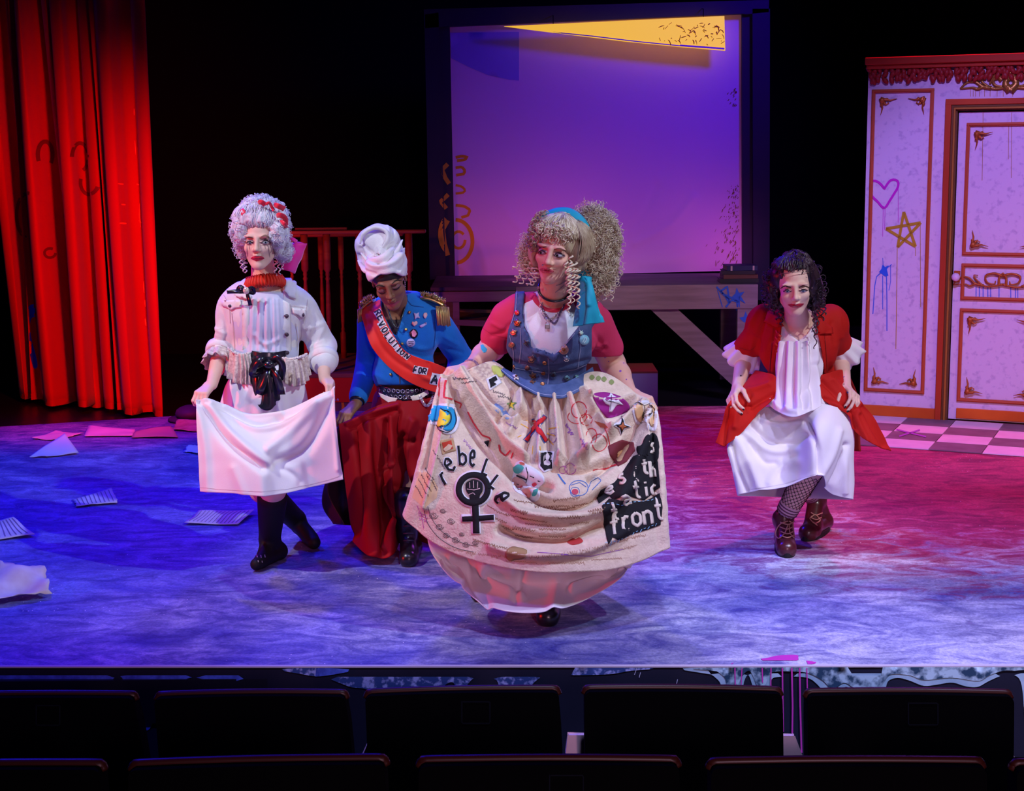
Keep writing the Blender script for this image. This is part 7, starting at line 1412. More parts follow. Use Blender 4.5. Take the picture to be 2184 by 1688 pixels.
# two-faced flower patch
ap('patch',FW,polys=[sm([(1100,990),(1112,982),(1122,990),(1140,1000),(1156,1012),(1162,1028),(1150,1040),(1152,1060),(1140,1070),(1122,1062),(1098,1048),(1092,1030),(1096,1010)],50,True)],off=.003,lab='patch with two painted faces and flowers')
ap('patch_print',mat('face_tan',(.62,.35,.30),.8),polys=[sm([(1094,1022),(1104,1016),(1118,1024),(1128,1038),(1118,1048),(1102,1044)],24,True)],off=.0055,solid=0); ap('patch_print',mat('face_white2',(.80,.74,.80),.8),polys=[sm([(1122,1000),(1136,1004),(1152,1016),(1160,1028),(1146,1038),(1130,1034),(1122,1018)],26,True)],off=.0055,solid=0)
ap('patch_print',FK,strokes=[([(1104,1012),(1118,1018),(1126,1022)],3),([(1132,1014),(1140,1018)],1.4),([(1148,1024),(1154,1026)],1.4),([(1104,1030),(1110,1032)],1.2),([(1122,998),(1128,1012),(1124,1028)],1.4)],off=.0075,step=2,solid=0); ap('patch_print',mat('print_red',(.62,.03,.06),.7),polys=[sm([(1136,1030),(1142,1027),(1147,1031),(1140,1036)],10,True),sm([(1106,1039),(1113,1037),(1117,1041),(1110,1044)],10,True)],off=.0085,step=2,solid=0)
ap('patch_print',mat('print_teal',(.05,.35,.30),.8),polys=[sm([(1098,996),(1110,992),(1118,1000),(1110,1008),(1100,1006)],16,True),sm([(1140,1046),(1148,1042),(1146,1054),(1138,1056)],12,True)],off=.0075,step=2.5,solid=0); ap('patch_print',mat('print_coral',(.75,.25,.18),.8),polys=[sm([(1116,1048),(1124,1042),(1134,1046),(1134,1058),(1124,1062),(1116,1056)],18,True),sm([(1110,986),(1117,984),(1120,990),(1113,993)],10,True)],off=.0075,step=2.5,solid=0)
# red outline flowers on the right
ap('red_loop',M_RDP,strokes=[(arc(1236,875,16,18,0,350,22),1.8),(arc(1250,896,14,12,60,400,20),1.5),(arc(1232,890,20,14,-40,220,18),1.4),(arc(1278,945,16,18,20,380,22),1.8),(arc(1262,930,12,16,180,420,18),1.5),([(1264,1003),(1290,1000),(1318,992)],3.5),([(1290,910),(1296,930),(1300,950)],1.8)],off=.003,step=3,solid=0)
ap('patch_print',mat('faded_red',(.50,.12,.06),.9),polys=[[(1268,898),(1290,904),(1300,914),(1282,912)]],off=.003,solid=0)
# magenta patch with white star figure
ap('patch',mat('patch_magenta',(.30,.015,.20),.85),polys=[sm([(1264,843),(1285,838),(1310,842),(1334,854),(1342,872),(1322,886),(1298,893),(1284,880),(1270,862)],40,True)],off=.003,lab='plum patch with a white star')
ap('star',FW,polys=[[(1286,852),(1298,848),(1302,840),(1308,846),(1318,852),(1328,862),(1316,862),(1312,866),(1304,878),(1298,878),(1300,864),(1292,860)]],off=.0058,step=3,lab='white appliqued star'); ap('star_line',FK,strokes=[([(1292,853),(1308,856),(1322,861)],1),([(1304,846),(1302,862),(1301,874)],1)],off=.0075,step=2,solid=0)
# rose applique at right hand
ap('rose',FW,polys=[sm([(1348,866),(1366,855),(1392,858),(1402,880),(1400,918),(1384,918),(1378,900),(1358,906),(1350,890)],40,True)],off=.003,lab='white-edged apricot rose applique')
ap('rose',mat('rose_apricot',(.85,.50,.26),.8),polys=[sm([(1352,868),(1364,860),(1372,868),(1368,884),(1376,896),(1362,900),(1354,888)],24,True),sm([(1384,866),(1394,866),(1398,885),(1396,906),(1386,910),(1382,896),(1390,884)],24,True)],off=.0058,step=3); ap('rose',mat('rose_cream',(.82,.66,.55),.8),polys=[sm([(1368,864),(1384,862),(1388,876),(1380,890),(1370,884)],20,True)],off=.0058,step=3)
ap('rose_line',FK,strokes=[(sm([(1354,866),(1366,862),(1372,872),(1366,886),(1376,896)],18),1.1),(sm([(1370,864),(1384,862),(1388,876),(1380,888),(1372,882),(1378,872)],18),1.1),(sm([(1388,868),(1398,880),(1396,902),(1386,908)],16),1.1)],off=.0082,step=2,solid=0)
# four pointed star
f4=lambda cx,cy,R_,r_:[(cx+(R_ if k%2==0 else r_)*math.cos(math.radians(-90+45*k+6)),cy+(R_ if k%2==0 else r_)*math.sin(math.radians(-90+45*k+6))) for k in range(8)]
ap('star',FW,polys=[f4(1325,909,21,9)],off=.003); ap('star',FK,polys=[f4(1325,909,17,5.5)],off=.0048,step=3,lab='black four-pointed star'); ap('star',mat('star_rust',(.55,.14,.06),.8),polys=[f4(1325,909,9,4)],off=.0065,step=2.5)
# photo patch right
ap('patch',mat('patch_maroon',(.17,.02,.03),.8),polys=[[(1296,952),(1326,938),(1352,945),(1356,962),(1336,986),(1318,996),(1300,972)]],off=.003,lab='maroon patch with a printed figure'); ap('patch_print',mat('figure_gold',(.65,.38,.20),.8),polys=[sm([(1314,966),(1326,958),(1340,948),(1344,954),(1334,970),(1326,984),(1318,986)],20,True)],off=.0055,step=3,solid=0)
# statement letters on black felt bands
ap('felt_band',FK,polys=[sm([(1378,932),(1396,924),(1405,945),(1403,985),(1385,990),(1374,975),(1362,970),(1360,955),(1370,950)],36,True)],off=.004,lab='ragged black felt backing')
ap('felt_band',FK,polys=[[(1352,975),(1372,966),(1404,985),(1408,1040),(1395,1050),(1372,1068),(1350,1062),(1335,1055),(1310,1068),(1300,1058),(1315,1045),(1300,1060),(1278,1076),(1272,1060),(1280,1045),(1310,1030),(1330,1005)]],off=.0036,lab='ragged black felt backing')
ap('felt_band',FK,polys=[[(1284,1082),(1300,1066),(1340,1068),(1372,1070),(1408,1052),(1412,1082),(1408,1120),(1380,1130),(1340,1142),(1322,1152),(1306,1148),(1296,1160),(1290,1130)]],off=.0040,lab='ragged black felt backing')
FC=mat('felt_cream',(.70,.56,.48),.9)
for ch,x,y,w_,h_,a,lw in (('s',1384,936,18,30,0,6),('t',1364,980,18,32,-6,6),('h',1382,985,20,34,-6,6),('e',1286,1034,24,26,-22,6),('s',1312,1008,22,30,-22,6),('t',1300,1076,18,34,-8,5.5),('a',1322,1048,22,32,-12,5.5),('t',1346,1028,18,36,-8,5.5),('i',1368,1026,14,34,-8,5.5),('c',1382,1024,22,34,-8,5.5),('f',1298,1094,22,50,-8,6.5),('r',1322,1088,20,44,-8,6.5),('o',1342,1080,24,44,-8,6.5),('n',1366,1076,24,44,-8,6.5),('t',1392,1066,20,44,-8,6.5)):
    ap('letter',FC,strokes=[(q,lw) for q in glyph(ch,x,y,w_,h_,a)],off=.0062,step=3,join=True,lab='cream felt letter on black')
ap('stitch',mat('stitch_mix',(.25,.45,.65),.7),strokes=[([(1290+8*k,1160-3.2*k+ (4 if k%2 else 0)),(1294+8*k,1158-3.2*k)],1.4) for k in range(14)]+[([(1286+9*k,1080-1.2*k),(1291+9*k,1079-1.2*k)],1.4) for k in range(13)],off=.008,step=2,solid=0,join=True)
# blue outlined doodle, purple loops, lips, brown figure
ap('doodle',mat('ink_blue',(.06,.16,.45),.8),strokes=[(arc(1234,1042,20,16,0,360,26),1.5),(arc(1226,1050,10,10,30,380,16),1.2),([(1252,1046),(1262,1028),(1276,1020),(1282,1026),(1262,1046)],1.5),([(1218,1036),(1236,1030),(1250,1040)],1.3),([(1190,1012),(1198,1024),(1206,1034)],3)],off=.003,step=3,solid=0)
ap('doodle',mat('doodle_red',(.55,.06,.10),.8),polys=[arc(1226,1050,7,6,0,340,12)],off=.0034,step=3,solid=0)
ap('lips_print',mat('lips_print',(.45,.04,.04),.8),polys=[sm([(1210,1158),(1222,1150),(1228,1152),(1236,1148),(1244,1156),(1234,1162),(1220,1164)],20,True)],off=.003,step=4,solid=0,lab='dark red lip print')
ap('patch_print',mat('patch_brown',(.42,.24,.12),.85),polys=[sm([(1078,1178),(1092,1168),(1108,1170),(1124,1176),(1118,1190),(1098,1194),(1090,1198),(1080,1190)],26,True)],off=.003,lab='brown reclining figure patch'); ap('doodle',M_INKP,strokes=[(arc(1216,1000,12,12,0,330,14),1.2),(arc(1200,1002,8,8,0,330,12),1.1)],off=.003,step=2.5,solid=0)
ap('patch_print',mat('stain_blue',(.22,.30,.50),.9),polys=[sm([(1058,860),(1076,872),(1088,888),(1082,895),(1066,884),(1054,872)],20,True)],off=.002,solid=0); ap('patch_print',mat('leaf_print',(.25,.28,.10),.9),polys=[sm([(x-6,y),(x,y-6),(x+6,y),(x,y+6)],10,True) for x,y in ((1262,806),(1276,808),(1288,810),(1304,816))],off=.003,step=3,solid=0)
ap('doodle',M_INKV,strokes=[(arc(1180,935,8,10,0,330,12),1),([(1146,1180),(1260,1186),(1330,1172)],1.2)],off=.003,step=4,solid=0)
# ================================================================== WOMAN IN THE RED COAT (right)
YD=6.50
def D_(x,y,dy=0): return P(x,y,YD+dy)
pd=thing('person',[*G(1705,1165)[:2],0],'dark-haired woman in a red coat and white smock, curtsying low at the right','person')
skD=skin('skin_rosy',(.80,.54,.46),(.73,.46,.38))
cD=D_(1693.5,609,-.24); RD=rot(-6,14,-4)
torsoD=[('e',D_(1703,735,-.02),(.140,.105,.150)),('e',D_(1708,800,.04),(.115,.095,.12)),('e',D_(1712,860,.10),(.165,.14,.12)),('c',D_(1650,698,.0),D_(1752,698,.0),.052,.052),('c',D_(1700,672,-.06),D_(1740,692,.0),.040,.042),('c',D_(1700,672,-.06),D_(1662,692,.0),.040,.042)]
shL,elL,wrL=D_(1632,704,.02),D_(1588,765,.12),D_(1573,826,-.10); shR,elR,wrR=D_(1768,704,.02),D_(1792,765,.12),D_(1803,826,-.10)
gD=G(1676,1184); gD2=G(1722,1150); aD=np.array([gD[0]+.005,gD[1]+.11,.13]); aD2=np.array([P(1742,1100,gD2[1]+.12)[0],gD2[1]+.14,.15])
kD=P(1735,985,gD[1]+.02); kD2=P(1672,990,gD2[1]-.05)
F=Field((D_(1515,900)[0],YD-.5,-.02),(D_(1875,900)[0],YD+.6,D_(1697,530,-.2)[2]),.007,[hz(cD,.125,.0028),hz(wrL,.10,.0034),hz(wrR,.10,.0034)])
F.add(torsoD); F.cap(cD+RD@np.array([0,.015,-.06]),D_(1702,695,-.03),.045,.052,.02)
for s,e,w_ in ((shL,elL,wrL),(shR,elR,wrR)): F.cap(s,e,.046,.040,.02); F.cap(e,w_,.040,.024,.015)
tipsD=[]
hand(F,wrL,D_(1554,862,-.20)-wrL,(.75,.1,-.5),1,(25,40,30),.98,tips=tipsD,thumb=(30,40)); hand(F,wrR,D_(1832,852,-.22)-wrR,(-.6,.1,-.8),-1,(25,40,30),.98,tips=tipsD,thumb=(30,40))
F.cap(D_(1735,870,.1),kD,.095,.062,.03); F.cap(kD,aD,.062,.036,.02); F.cap(D_(1690,870,.1),kD2,.095,.060,.03); F.cap(kD2,aD2,.058,.036,.02); 
head(F,cD,RD,1.0,.9); V,Q=F.mesh(); build('body',V,Q,skD,pd); BD=bv(V,Q); nails(tipsD,mat('nail_black',(.01,.01,.012),.15,spec=.7),pd)
M_BRDK=mat('brow_darkbrown',(.06,.025,.02),.8)
eyes(BD,cD,pd,[[(1673,622.5),(1679,619.5),(1686,622),(1679,624)],[(1706,621.5),(1713,618.5),(1720,621),(1713,623.2)]],[(1679.5,621.8,2.4),(1713,620.8,2.4)],M_IRB,[[(1671,623),(1679,618.5),(1687,622.5)],[(1705,622),(1713,617.5),(1722,621)]],[[(1665,616),(1674,610.5),(1688,613.5)],[(1704,613),(1714,609.5),(1725,614)]],[(1680.5,650),(1688,648.5),(1694,648.5),(1697,649.6),(1701,648.4),(1707,647.5),(1714.5,648),(1708,654.5),(1698,657.5),(1688,655.5)],mat('lip_berry',(.50,.02,.05),.35,spec=.5),M_BRDK,[sm([(1670,622),(1676,616),(1684,616),(1689,622),(1680,625)],14,True),sm([(1704,621),(1709,615),(1717,615),(1723,620),(1714,624)],14,True)],[(1680.5,650),(1688,652),(1698,653.2),(1707,651.3),(1714.5,648)])
decal('arm_mark',BD,mat('body_paint_indigo',(.12,.05,.42),.6),pd,polys=[star5(1796,806,7,2.6)],off=.001,step=2,label='indigo painted star on the forearm'); decal('arm_mark',BD,mat('body_paint_blue2',(.03,.12,.55),.6),pd,polys=[arc(1806,838,4,3,0,330,8)],off=.001,step=2); decal('arm_mark',BD,M_BRDK,pd,polys=[arc(1580,802,1.6,1.6,0,330,8),arc(1800,820,1.2,1.2,0,330,8),arc(1797,826,1.0,1.0,0,330,8)],off=.001,step=2)
# hair
M_HRD=mat('hair_dark_plum',(.040,.016,.030),.38,col2=(.012,.006,.012),vs=30,bump=.6,bs=110,spec=.6,stretch=(1,1,.3))
Fh=Field(cD+[-.22,-.16,-.25],cD+[.22,.28,.26],.0055); q=lambda x,y,z:cD+RD@np.array([x,y,z])
for c,r in (((0,.035,.036),(.094,.091,.082)),((-.005,.02,.066),(.073,.073,.046)),((.01,.04,.084),(.05,.05,.034)),((-.085,.05,-.03),(.035,.05,.08)),((.085,.05,-.04),(.032,.05,.09)),((0,.09,-.06),(.09,.05,.10))): Fh.ell(q(*c),r,RD,.02)
Fh.ell(q(0,-.105,-.012),(.061,.060,.078),RD,.012,'s'); Fh.ell(q(0,-.02,-.12),(.072,.080,.075),RD,.01,'s')
Fh.cut(lambda x,y,X,Y,Z:np.where((y>636)&(np.abs(x-1699)<34)&(Y<cD[1]+.07),.05,-.05)); V,Q=Fh.mesh(); N=normals(V,Q); lp=(V-cD)@RD; V=V+N*(.0026*np.sin(lp[:,0]*230+50*lp[:,2]+3*np.sin(lp[:,1]*30))+.004*noise3(V,40,2))[:,None]; build('hair',V,Q,M_HRD,pd,label='dark plum hair pinned up in front')
b=MB(); rng=np.random.default_rng(12)
for c,r,n in (((0,.02,.070),(.072,.07,.042),90),((.01,.04,.090),(.045,.045,.030),60),((-.088,.05,-.03),(.034,.05,.08),90),((.088,.05,-.04),(.034,.05,.09),90)):
    p,nn=ellpts(q(*c),r,n,RD,rng); curls(b,p,nn,(.008,.014),(.0012,.0024),(.015,.04),(.8,1.8),rng,11)
strands(b,q(0,.035,.036),(.095,.092,.083),RD,260,(-1.5,1.5),(.66,1.5),.0020,rng,.2); strands(b,q(-.005,.02,.066),(.074,.074,.047),RD,160,(-1.6,1.6),(.35,1.5),.0024,rng,.5,wave=.008); strands(b,q(.01,.04,.086),(.05,.05,.034),RD,90,(-3.1,3.1),(-.1,1.5),.0024,rng,.8,wave=.010)
b.build('hair_curl',M_HRD,pd,kind='stuff')
b=MB()
for x0,y0,x1,y1,dy in ((1738,630,1744,700,-.14),(1744,628,1756,690,-.10),(1750,632,1760,676,-.06),(1735,640,1735,715,-.16),(1738,650,1738,745,-.19),(1660,640,1656,690,-.10),(1654,635,1648,670,-.05),(1664,645,1666,695,-.13),(1648,600,1640,640,.0),(1746,600,1760,640,.0)):
    ringlet(b,[D_(x0,y0,dy),D_((x0+x1)/2+2,(y0+y1)/2,dy-.01),D_(x1,y1,dy)],.010,.0045,4,60,ph=x0)
b.build('ringlet',M_HRD,pd,kind='stuff')
b=MB(); b.tube([q(.0655*math.sin(a),-.068*math.cos(a)-.006,.048+.034*math.cos(a)) for a in np.linspace(-1.5,1.5,30)],.0012,4); b.build('wig_edge',mat('wig_lace',(.25,.13,.11),.7),pd,label='fine wig line across the forehead')
# smock
M_SMK=mat('satin_white',(.84,.78,.86),.45,spec=.45,bump=.05,bs=200)
YM=YD-.13
Fs=Field(D_(1630,760,-.3),D_(1780,660,.2),.0055); Fs.add([torsoD[0]],.012); Fs.add(torsoD[3:4],.008); Fs.add(torsoD[4:],.010)
mD=YD/FX
yoke=[(1655,680),(1667,690),(1680,708),(1703,727),(1722,712),(1736,690),(1742,680),(1762,700),(1758,745),(1650,745)]
Fs.cut(lambda x,y,X,Y,Z:np.where(Y<YD+.0,psdf(x,y,yoke)*mD,.05)); V,Q=Fs.mesh(); build('smock_yoke',V,Q,M_SMK,pd,label='white satin yoke with a V neck'); BY=bv(V,Q)
decal('neck_binding',BY,mat('binding',(.62,.50,.62),.6),pd,strokes=[([(1666,688),(1680,706),(1701,724),(1705,727)],2),([(1738,690),(1724,710),(1702,727)],2)],off=.002,step=3)
rows=[[(1658,728,YM+.02),(1680,728,YM-.01),(1704,729,YM-.02),(1728,728,YM-.01),(1748,728,YM+.03)],[(1655,775,YM-.0),(1678,778,YM-.05),(1704,780,YM-.07),(1730,778,YM-.05),(1756,772,YM+.01)],[(1652,825,YM-.02),(1676,832,YM-.08),(1704,836,YM-.12),(1732,832,YM-.08),(1754,815,YM-.02)],[(1630,856,YM-.03),(1658,878,YM-.13),(1692,890,YM-.20),(1728,878,YM-.18),(1775,856,YM-.04)]]
fl=[([(x,732),(x+(x-1704)*.10,790),(x+(x-1704)*.2,870)],a,w_) for x,a,w_ in ((1666,.012,4),(1675,-.012,4),(1684,.013,4),(1693,-.012,4.5),(1702,.014,5),(1712,-.012,4),(1721,.012,4),(1730,-.012,4),(1739,.012,4))]+[([(1740,780),(1730,820),(1712,845)],-.014,8),([(1645,855),(1670,872),(1700,880)],.010,5)]
S=Surf(rows,120,90,folds=fl,wr=.002,wrs=30); S.build('smock',M_SMK,pd,solid=.003,label='gathered white satin smock')
# coat
M_COAT=mat('red_coat',(.52,.016,.012),.7,col2=(.46,.013,.010),vs=10,bump=.12,bs=300,spec=.12); M_COATD=mat('coat_seam_shade',(.28,.010,.008),.8)
Fc=Field(D_(1540,900,-.3),D_(1860,620,.4),.0065); Fc.add(torsoD[:2],.028); Fc.add(torsoD[3:],.022)
e1=shL+(elL-shL)*1.0; Fc.ell(D_(1632,688,.03),(.078,.085,.080),None,.03); Fc.ell(D_(1770,690,.03),(.076,.085,.082),None,.03)
Fc.cap(shL,D_(1594,742,.09),.076,.060,.03); Fc.cap(shR,D_(1790,738,.09),.074,.060,.03)
opD=[(1668,560),(1668,690),(1664,730),(1656,770),(1652,900),(1762,900),(1756,790),(1752,750),(1742,700),(1736,560)]
def cutD(x,y,X,Y,Z):
    d=np.where(Y<YD+.05,-psdf(x,y,opD)*mD,-.05); n=.072-np.hypot(X-D_(1702,675)[0],(Y-YD+.03)); n=np.where(y<695,n,-.05)
    hem=np.where((x>1610)&(x<1785),(y-830)*mD,(y-775)*mD); top=(640-y)*mD
    return np.maximum(np.maximum(np.maximum(d,n),hem),top)
Fc.cut(cutD); V,Q=Fc.mesh()
fl=[([(1640,660),(1625,700),(1612,735)],-.009,6),([(1622,655),(1602,690)],.007,6),([(1655,700),(1640,760),(1638,800)],-.008,6),([(1600,715),(1618,730),(1620,745)],-.006,5),([(1605,735),(1600,750)],.006,4),([(1650,735),(1645,800)],.007,5),([(1775,690),(1782,730)],-.008,6),([(1790,680),(1795,720)],.006,5),([(1760,710),(1768,770),(1770,810)],-.009,6),([(1612,665),(1598,700)],.005,5)]
V=cloth_mesh(V,Q,fl,.002,20,9); build('coat',V,Q,M_COAT,pd,label='red coat with puffed shoulders'); BCo=bv(V,Q)
decal('collar',BCo,M_COAT,pd,polys=[[(1640,668),(1664,680),(1668,700),(1651,697),(1628,687)],[(1738,690),(1748,684),(1770,700),(1772,713),(1746,713),(1740,706)]],off=.010,step=4,solid=.004,label='pointed coat collar')
decal('ruffle',BCo,mat('coat_bright',(.60,.03,.02),.6),pd,strokes=[([(1657+ (3 if k%2 else -2),705+k*7),(1661+(3 if k%2 else -2),711+k*7)],3) for k in range(16)],off=.005,step=3,join=True,kind='stuff'); decal('seam',BCo,M_COATD,pd,strokes=[([(1650,700),(1645,760),(1640,815)],1.2),([(1758,712),(1762,760),(1766,815)],1.2),([(1612,738),(1600,748),(1578,742)],1.2)],off=.003,step=4)
# coat skirts
Yf=YD-.10
rows=[[(1612,790,Yf+.10),(1630,795,Yf+.0),(1650,800,Yf-.05),(1658,812,Yf-.06)],[(1580,830,Yf-.02),(1605,835,Yf-.06),(1632,838,Yf-.08),(1654,840,Yf-.09)],[(1551,866,Yf-.10),(1580,872,Yf-.10),(1605,870,Yf-.10),(1640,860,Yf-.12)],[(1540,905,Yf-.08),(1572,910,Yf-.12),(1600,895,Yf-.12),(1617,880,Yf-.12)],[(1527,945,Yf-.08),(1546,950,Yf-.12),(1580,925,Yf-.13),(1612,888,Yf-.12)]]
Surf(rows,90,90,folds=[([(1556,870),(1548,910),(1542,948)],-.016,5),([(1570,872),(1568,910)],.010,6),([(1600,870),(1625,855),(1650,842)],-.012,5),([(1580,835),(1610,830),(1640,820)],.010,5),([(1560,868),(1600,866)],-.008,3),([(1600,845),(1590,870)],-.008,5)],wr=.002,wrs=25).build('coat_skirt',M_COAT,pd,solid=.004,label='left front of the coat held in her hand')
rows=[[(1752,800,Yf-.06),(1770,795,Yf-.04),(1786,790,Yf+.02),(1800,790,Yf+.10)],[(1748,830,Yf-.10),(1775,835,Yf-.08),(1800,838,Yf-.06),(1818,842,Yf-.02)],[(1762,858,Yf-.12),(1790,862,Yf-.12),(1818,862,Yf-.10),(1838,858,Yf-.08)],[(1800,885,Yf-.12),(1822,895,Yf-.12),(1846,895,Yf-.12),(1866,900,Yf-.06)],[(1822,908,Yf-.12),(1838,925,Yf-.14),(1868,945,Yf-.14),(1892,964,Yf-.08)],]
rows[3]=[(1808,885,Yf-.12),(1826,890,Yf-.12),(1850,892,Yf-.10),(1868,898,Yf-.05)]; rows[4]=[(1818,915,Yf-.12),(1845,938,Yf-.14),(1872,952,Yf-.14),(1901,962,Yf-.06)]
Surf(rows,90,90,folds=[([(1755,815),(1790,850),(1815,880)],-.014,5),([(1775,810),(1805,845),(1830,880)],.012,5),([(1760,850),(1790,858),(1812,868)],-.010,4),([(1840,870),(1860,910),(1885,950)],-.012,6),([(1822,880),(1835,910),(1850,940)],.010,5),([(1830,862),(1818,890),(1822,915)],-.010,4)],wr=.002,wrs=25).build('coat_skirt',M_COAT,pd,solid=.004,label='right front of the coat swinging out')
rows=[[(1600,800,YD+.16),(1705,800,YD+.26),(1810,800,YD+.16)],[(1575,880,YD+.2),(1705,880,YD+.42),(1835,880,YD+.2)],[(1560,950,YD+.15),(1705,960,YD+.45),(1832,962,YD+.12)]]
Surf(rows,60,30,wr=.012,wrs=10).build('coat_back',M_COATD,pd,solid=.004,label='back of the coat, shade put into its dark colour')  # shade at the back painted as a darker red
# frilled cuffs
frill(D_(1600,738,.08),elL-shL+np.array([-.01,0,-.02]),.052,.082,.085,9,.009,M_SMK,pd,'frilled_cuff','white frilled sleeve end'); frill(D_(1787,735,.08),elR-shR+np.array([.05,0,.0]),.052,.080,.085,9,.009,M_SMK,pd,'frilled_cuff','white frilled sleeve end')
# skirt
Ys=YD-.22
rows=[wrap([(1612,872,Ys+.12),(1650,868,Ys+.06),(1700,875,Ys+.02),(1745,862,Ys-.02),(1780,868,Ys-.02),(1805,880,Ys+.12)],.35),
 wrap([(1578,915,Ys+.06),(1630,922,Ys+.0),(1690,930,Ys-.02),(1742,905,Ys-.16),(1790,915,Ys-.10),(1818,925,Ys+.08)],.5),
 wrap([(1552,950,Ys+.04),(1612,985,Ys-.05),(1680,1000,Ys-.06),(1738,965,Ys-.20),(1792,980,Ys-.10),(1818,985,Ys+.06)],.55),
 wrap([(1562,1000,Ys+.02),(1612,1030,Ys-.07),(1680,1030,Ys-.10),(1742,1005,Ys-.20),(1780,1030,Ys-.08),(1819,1030,Ys+.05)],.5),
 wrap([(1576,1058,Ys+.0),(1600,1050,Ys-.07),(1672,1040,Ys-.12),(1748,1014,Ys-.20),(1770,1052,Ys-.06),(1818,1066,Ys+.04)],.45)]
fl=[([(1600,905),(1640,940),(1690,945),(1715,930)],-.020,6),([(1590,925),(1640,962),(1700,960)],.014,7),([(1600,945),(1630,985),(1655,990)],-.014,7),([(1570,930),(1600,990),(1620,1040)],.016,10),([(1560,950),(1572,1000),(1592,1048)],-.014,5),([(1748,1010),(1745,960),(1720,900)],-.022,6),([(1752,1012),(1775,970),(1790,920)],.012,7),([(1765,1050),(1790,1000),(1805,950)],-.020,6),([(1640,1030),(1660,1000),(1700,985)],.010,9),([(1620,895),(1660,905),(1710,900)],.010,4),([(1800,960),(1802,1050)],.010,6)]
S=Surf(rows,200,110,True,folds=fl,wr=.003,wrs=14); S.build('skirt',M_SKW,pd,solid=.003,label='white skirt with an uneven hem'); BSk=S.bvh()
decal('hem_stitch',BSk,mat('hem_shade',(.62,.56,.62),.85),pd,strokes=[([(1602,1044),(1672,1034),(1744,1010)],1)],off=.0028,step=5)
# fishnet legs: net of thin cords over the shins
M_NET=mat('fishnet_cord',(.03,.008,.012),.7)
def net(a,c,ra,rc,nm='fishnet'):
    a=np.array(a);c=np.array(c); d=c-a; L_=np.linalg.norm(d); d/=L_; u=np.cross(d,[1,0,0]); u/=np.linalg.norm(u); v=np.cross(d,u); b=MB(); n=16
    for s in (1,-1):
        for k in range(n):
            t=np.linspace(0,1,22); ang=k*2*math.pi/n+s*t*L_/.05*.9; r=(ra+(rc-ra)*t)+.0015
            b.tube(a+d*L_*t[:,None]+(np.cos(ang)[:,None]*u+np.sin(ang)[:,None]*v)*r[:,None],.0013,3)
    return b.build(nm,M_NET,pd,kind='stuff',label='black fishnet stocking')
net(kD+(aD-kD)*.15,aD+(kD-aD)*.05,.0600,.0385); net(kD2+(aD2-kD2)*.15,aD2+(kD2-aD2)*.05,.0565,.0385)
M_SOCK=mat('sock_white',(.62,.40,.46),.85); 
def sock(a,k_,nm='sock'):
    ax=(k_-a); ax/=np.linalg.norm(ax); b=MB(); b.lathe([(.040,0),(.043,.008),(.0445,.02),(.046,.035),(.047,.052),(.043,.054)],a+ax*.030,24,ax); s=b.build('sock',M_SOCK,pd)
    for z in (.012,.026,.040):
        b=MB(); b.lathe([(.0435+z*.06,z-.003),(.0462+z*.06,z-.002),(.0462+z*.06,z+.002),(.0435+z*.06,z+.003)],a+ax*.030,24,ax); b.build('stripe',mat('sock_stripe',(.14,.05,.10),.85),s)
sock(aD,kD); sock(aD2,kD2)
ax=(kD-aD)/np.linalg.norm(kD-aD); axb=(kD2-aD2)/np.linalg.norm(kD2-aD2)
bo1,Bb1=legcover(lambda f:shoe(f,gD+[.015,.16,0],gD+[0,-.015,0],aD,aD+ax*.008,.046,.042,.044),gD+[-.2,-.2,-.01],gD+[.25,.45,.45],M_BOOTM,pd,'boot','oxblood lace-up ankle boot, pointing forwards')
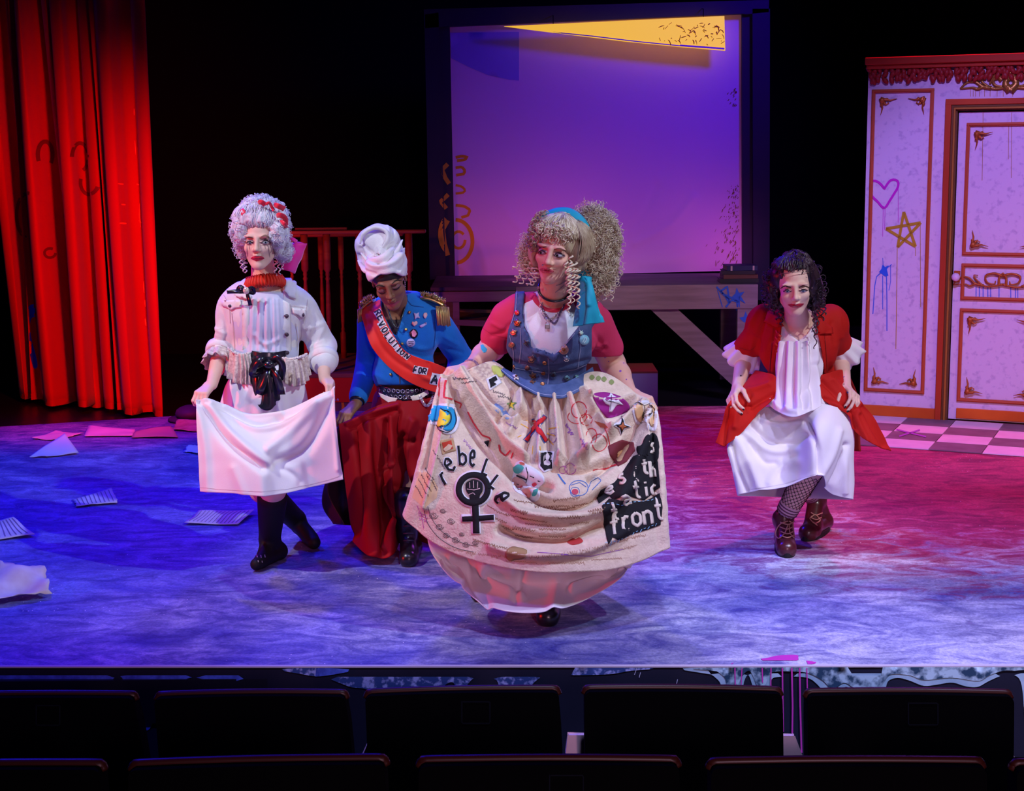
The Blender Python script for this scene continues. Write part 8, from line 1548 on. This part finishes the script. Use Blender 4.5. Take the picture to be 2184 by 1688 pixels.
bo2,Bb2=legcover(lambda f:shoe(f,gD2+[.11,.17,.0],gD2+[.0,-.01,0],aD2,aD2+axb*.008,.046,.042,.044),gD2+[-.25,-.25,-.01],gD2+[.35,.5,.45],M_BOOTM,pd,'boot','oxblood lace-up ankle boot, set back')
def sole(heel,toe,parent):
    heel=np.array(heel);toe=np.array(toe); d=toe-heel; L_=np.linalg.norm(d); d/=L_; s=np.array([-d[1],d[0],0]); out=[]
    for t in np.linspace(0,6.2832,30)[:-1]:
        c,si=math.cos(t),math.sin(t); w_=.043+.006*c; out.append(heel+d*(L_*.5)+d*(L_*.5+.042)*c+s*w_*si)
    A=np.array(out); A[:,2]=.0; B_2=A+[0,0,.022]; n=len(A); build('sole',np.concatenate([A,B_2]),[tuple(range(n-1,-1,-1)),tuple(range(n,2*n))]+[(i,(i+1)%n,(i+1)%n+n,i+n) for i in range(n)],mat('sole_black',(.012,.01,.012),.6),parent,smooth=False)
sole(gD+[.015,.16,0],gD+[0,-.015,0],bo1); sole(gD2+[.11,.17,.0],gD2+[.0,-.01,0],bo2)
M_LC=mat('lace_rust',(.50,.26,.20),.7)
def laces(bvh,P_,parent):
    b=MB(); W_=[]
    for pl_ in P_:
        p=sm(pl_,18); w_=[]
        for x,y in p:
            h=cast(bvh,x,y)
            if h: w_.append(h[0]+h[1]*.004)
        if len(w_)>3: b.tube(w_,.0028,5)
    b.build('boot_lace',M_LC,parent,kind='stuff')
laces(Bb1,[[(1665,1115),(1680,1120),(1692,1112)],[(1664,1125),(1678,1130),(1694,1122)],[(1666,1135),(1680,1140),(1694,1132)],[(1668,1145),(1680,1149),(1692,1142)],[(1680,1112),(1664,1120),(1656,1138),(1662,1150),(1674,1138),(1680,1120)],[(1682,1112),(1694,1120),(1700,1136),(1692,1148),(1684,1138),(1682,1120)]],bo1)
laces(Bb2,[[(1730,1095),(1740,1100),(1752,1095)],[(1728,1105),(1740,1110),(1750,1105)],[(1736,1100),(1728,1108),(1738,1118),(1748,1110),(1740,1100)],[(1732,1115),(1742,1122)]],bo2)
print('BUILD TIME',round(time.time()-T0,1),'objects',len(bpy.data.objects),'tris',sum(len(m.polygons)*2 for m in bpy.data.meshes))
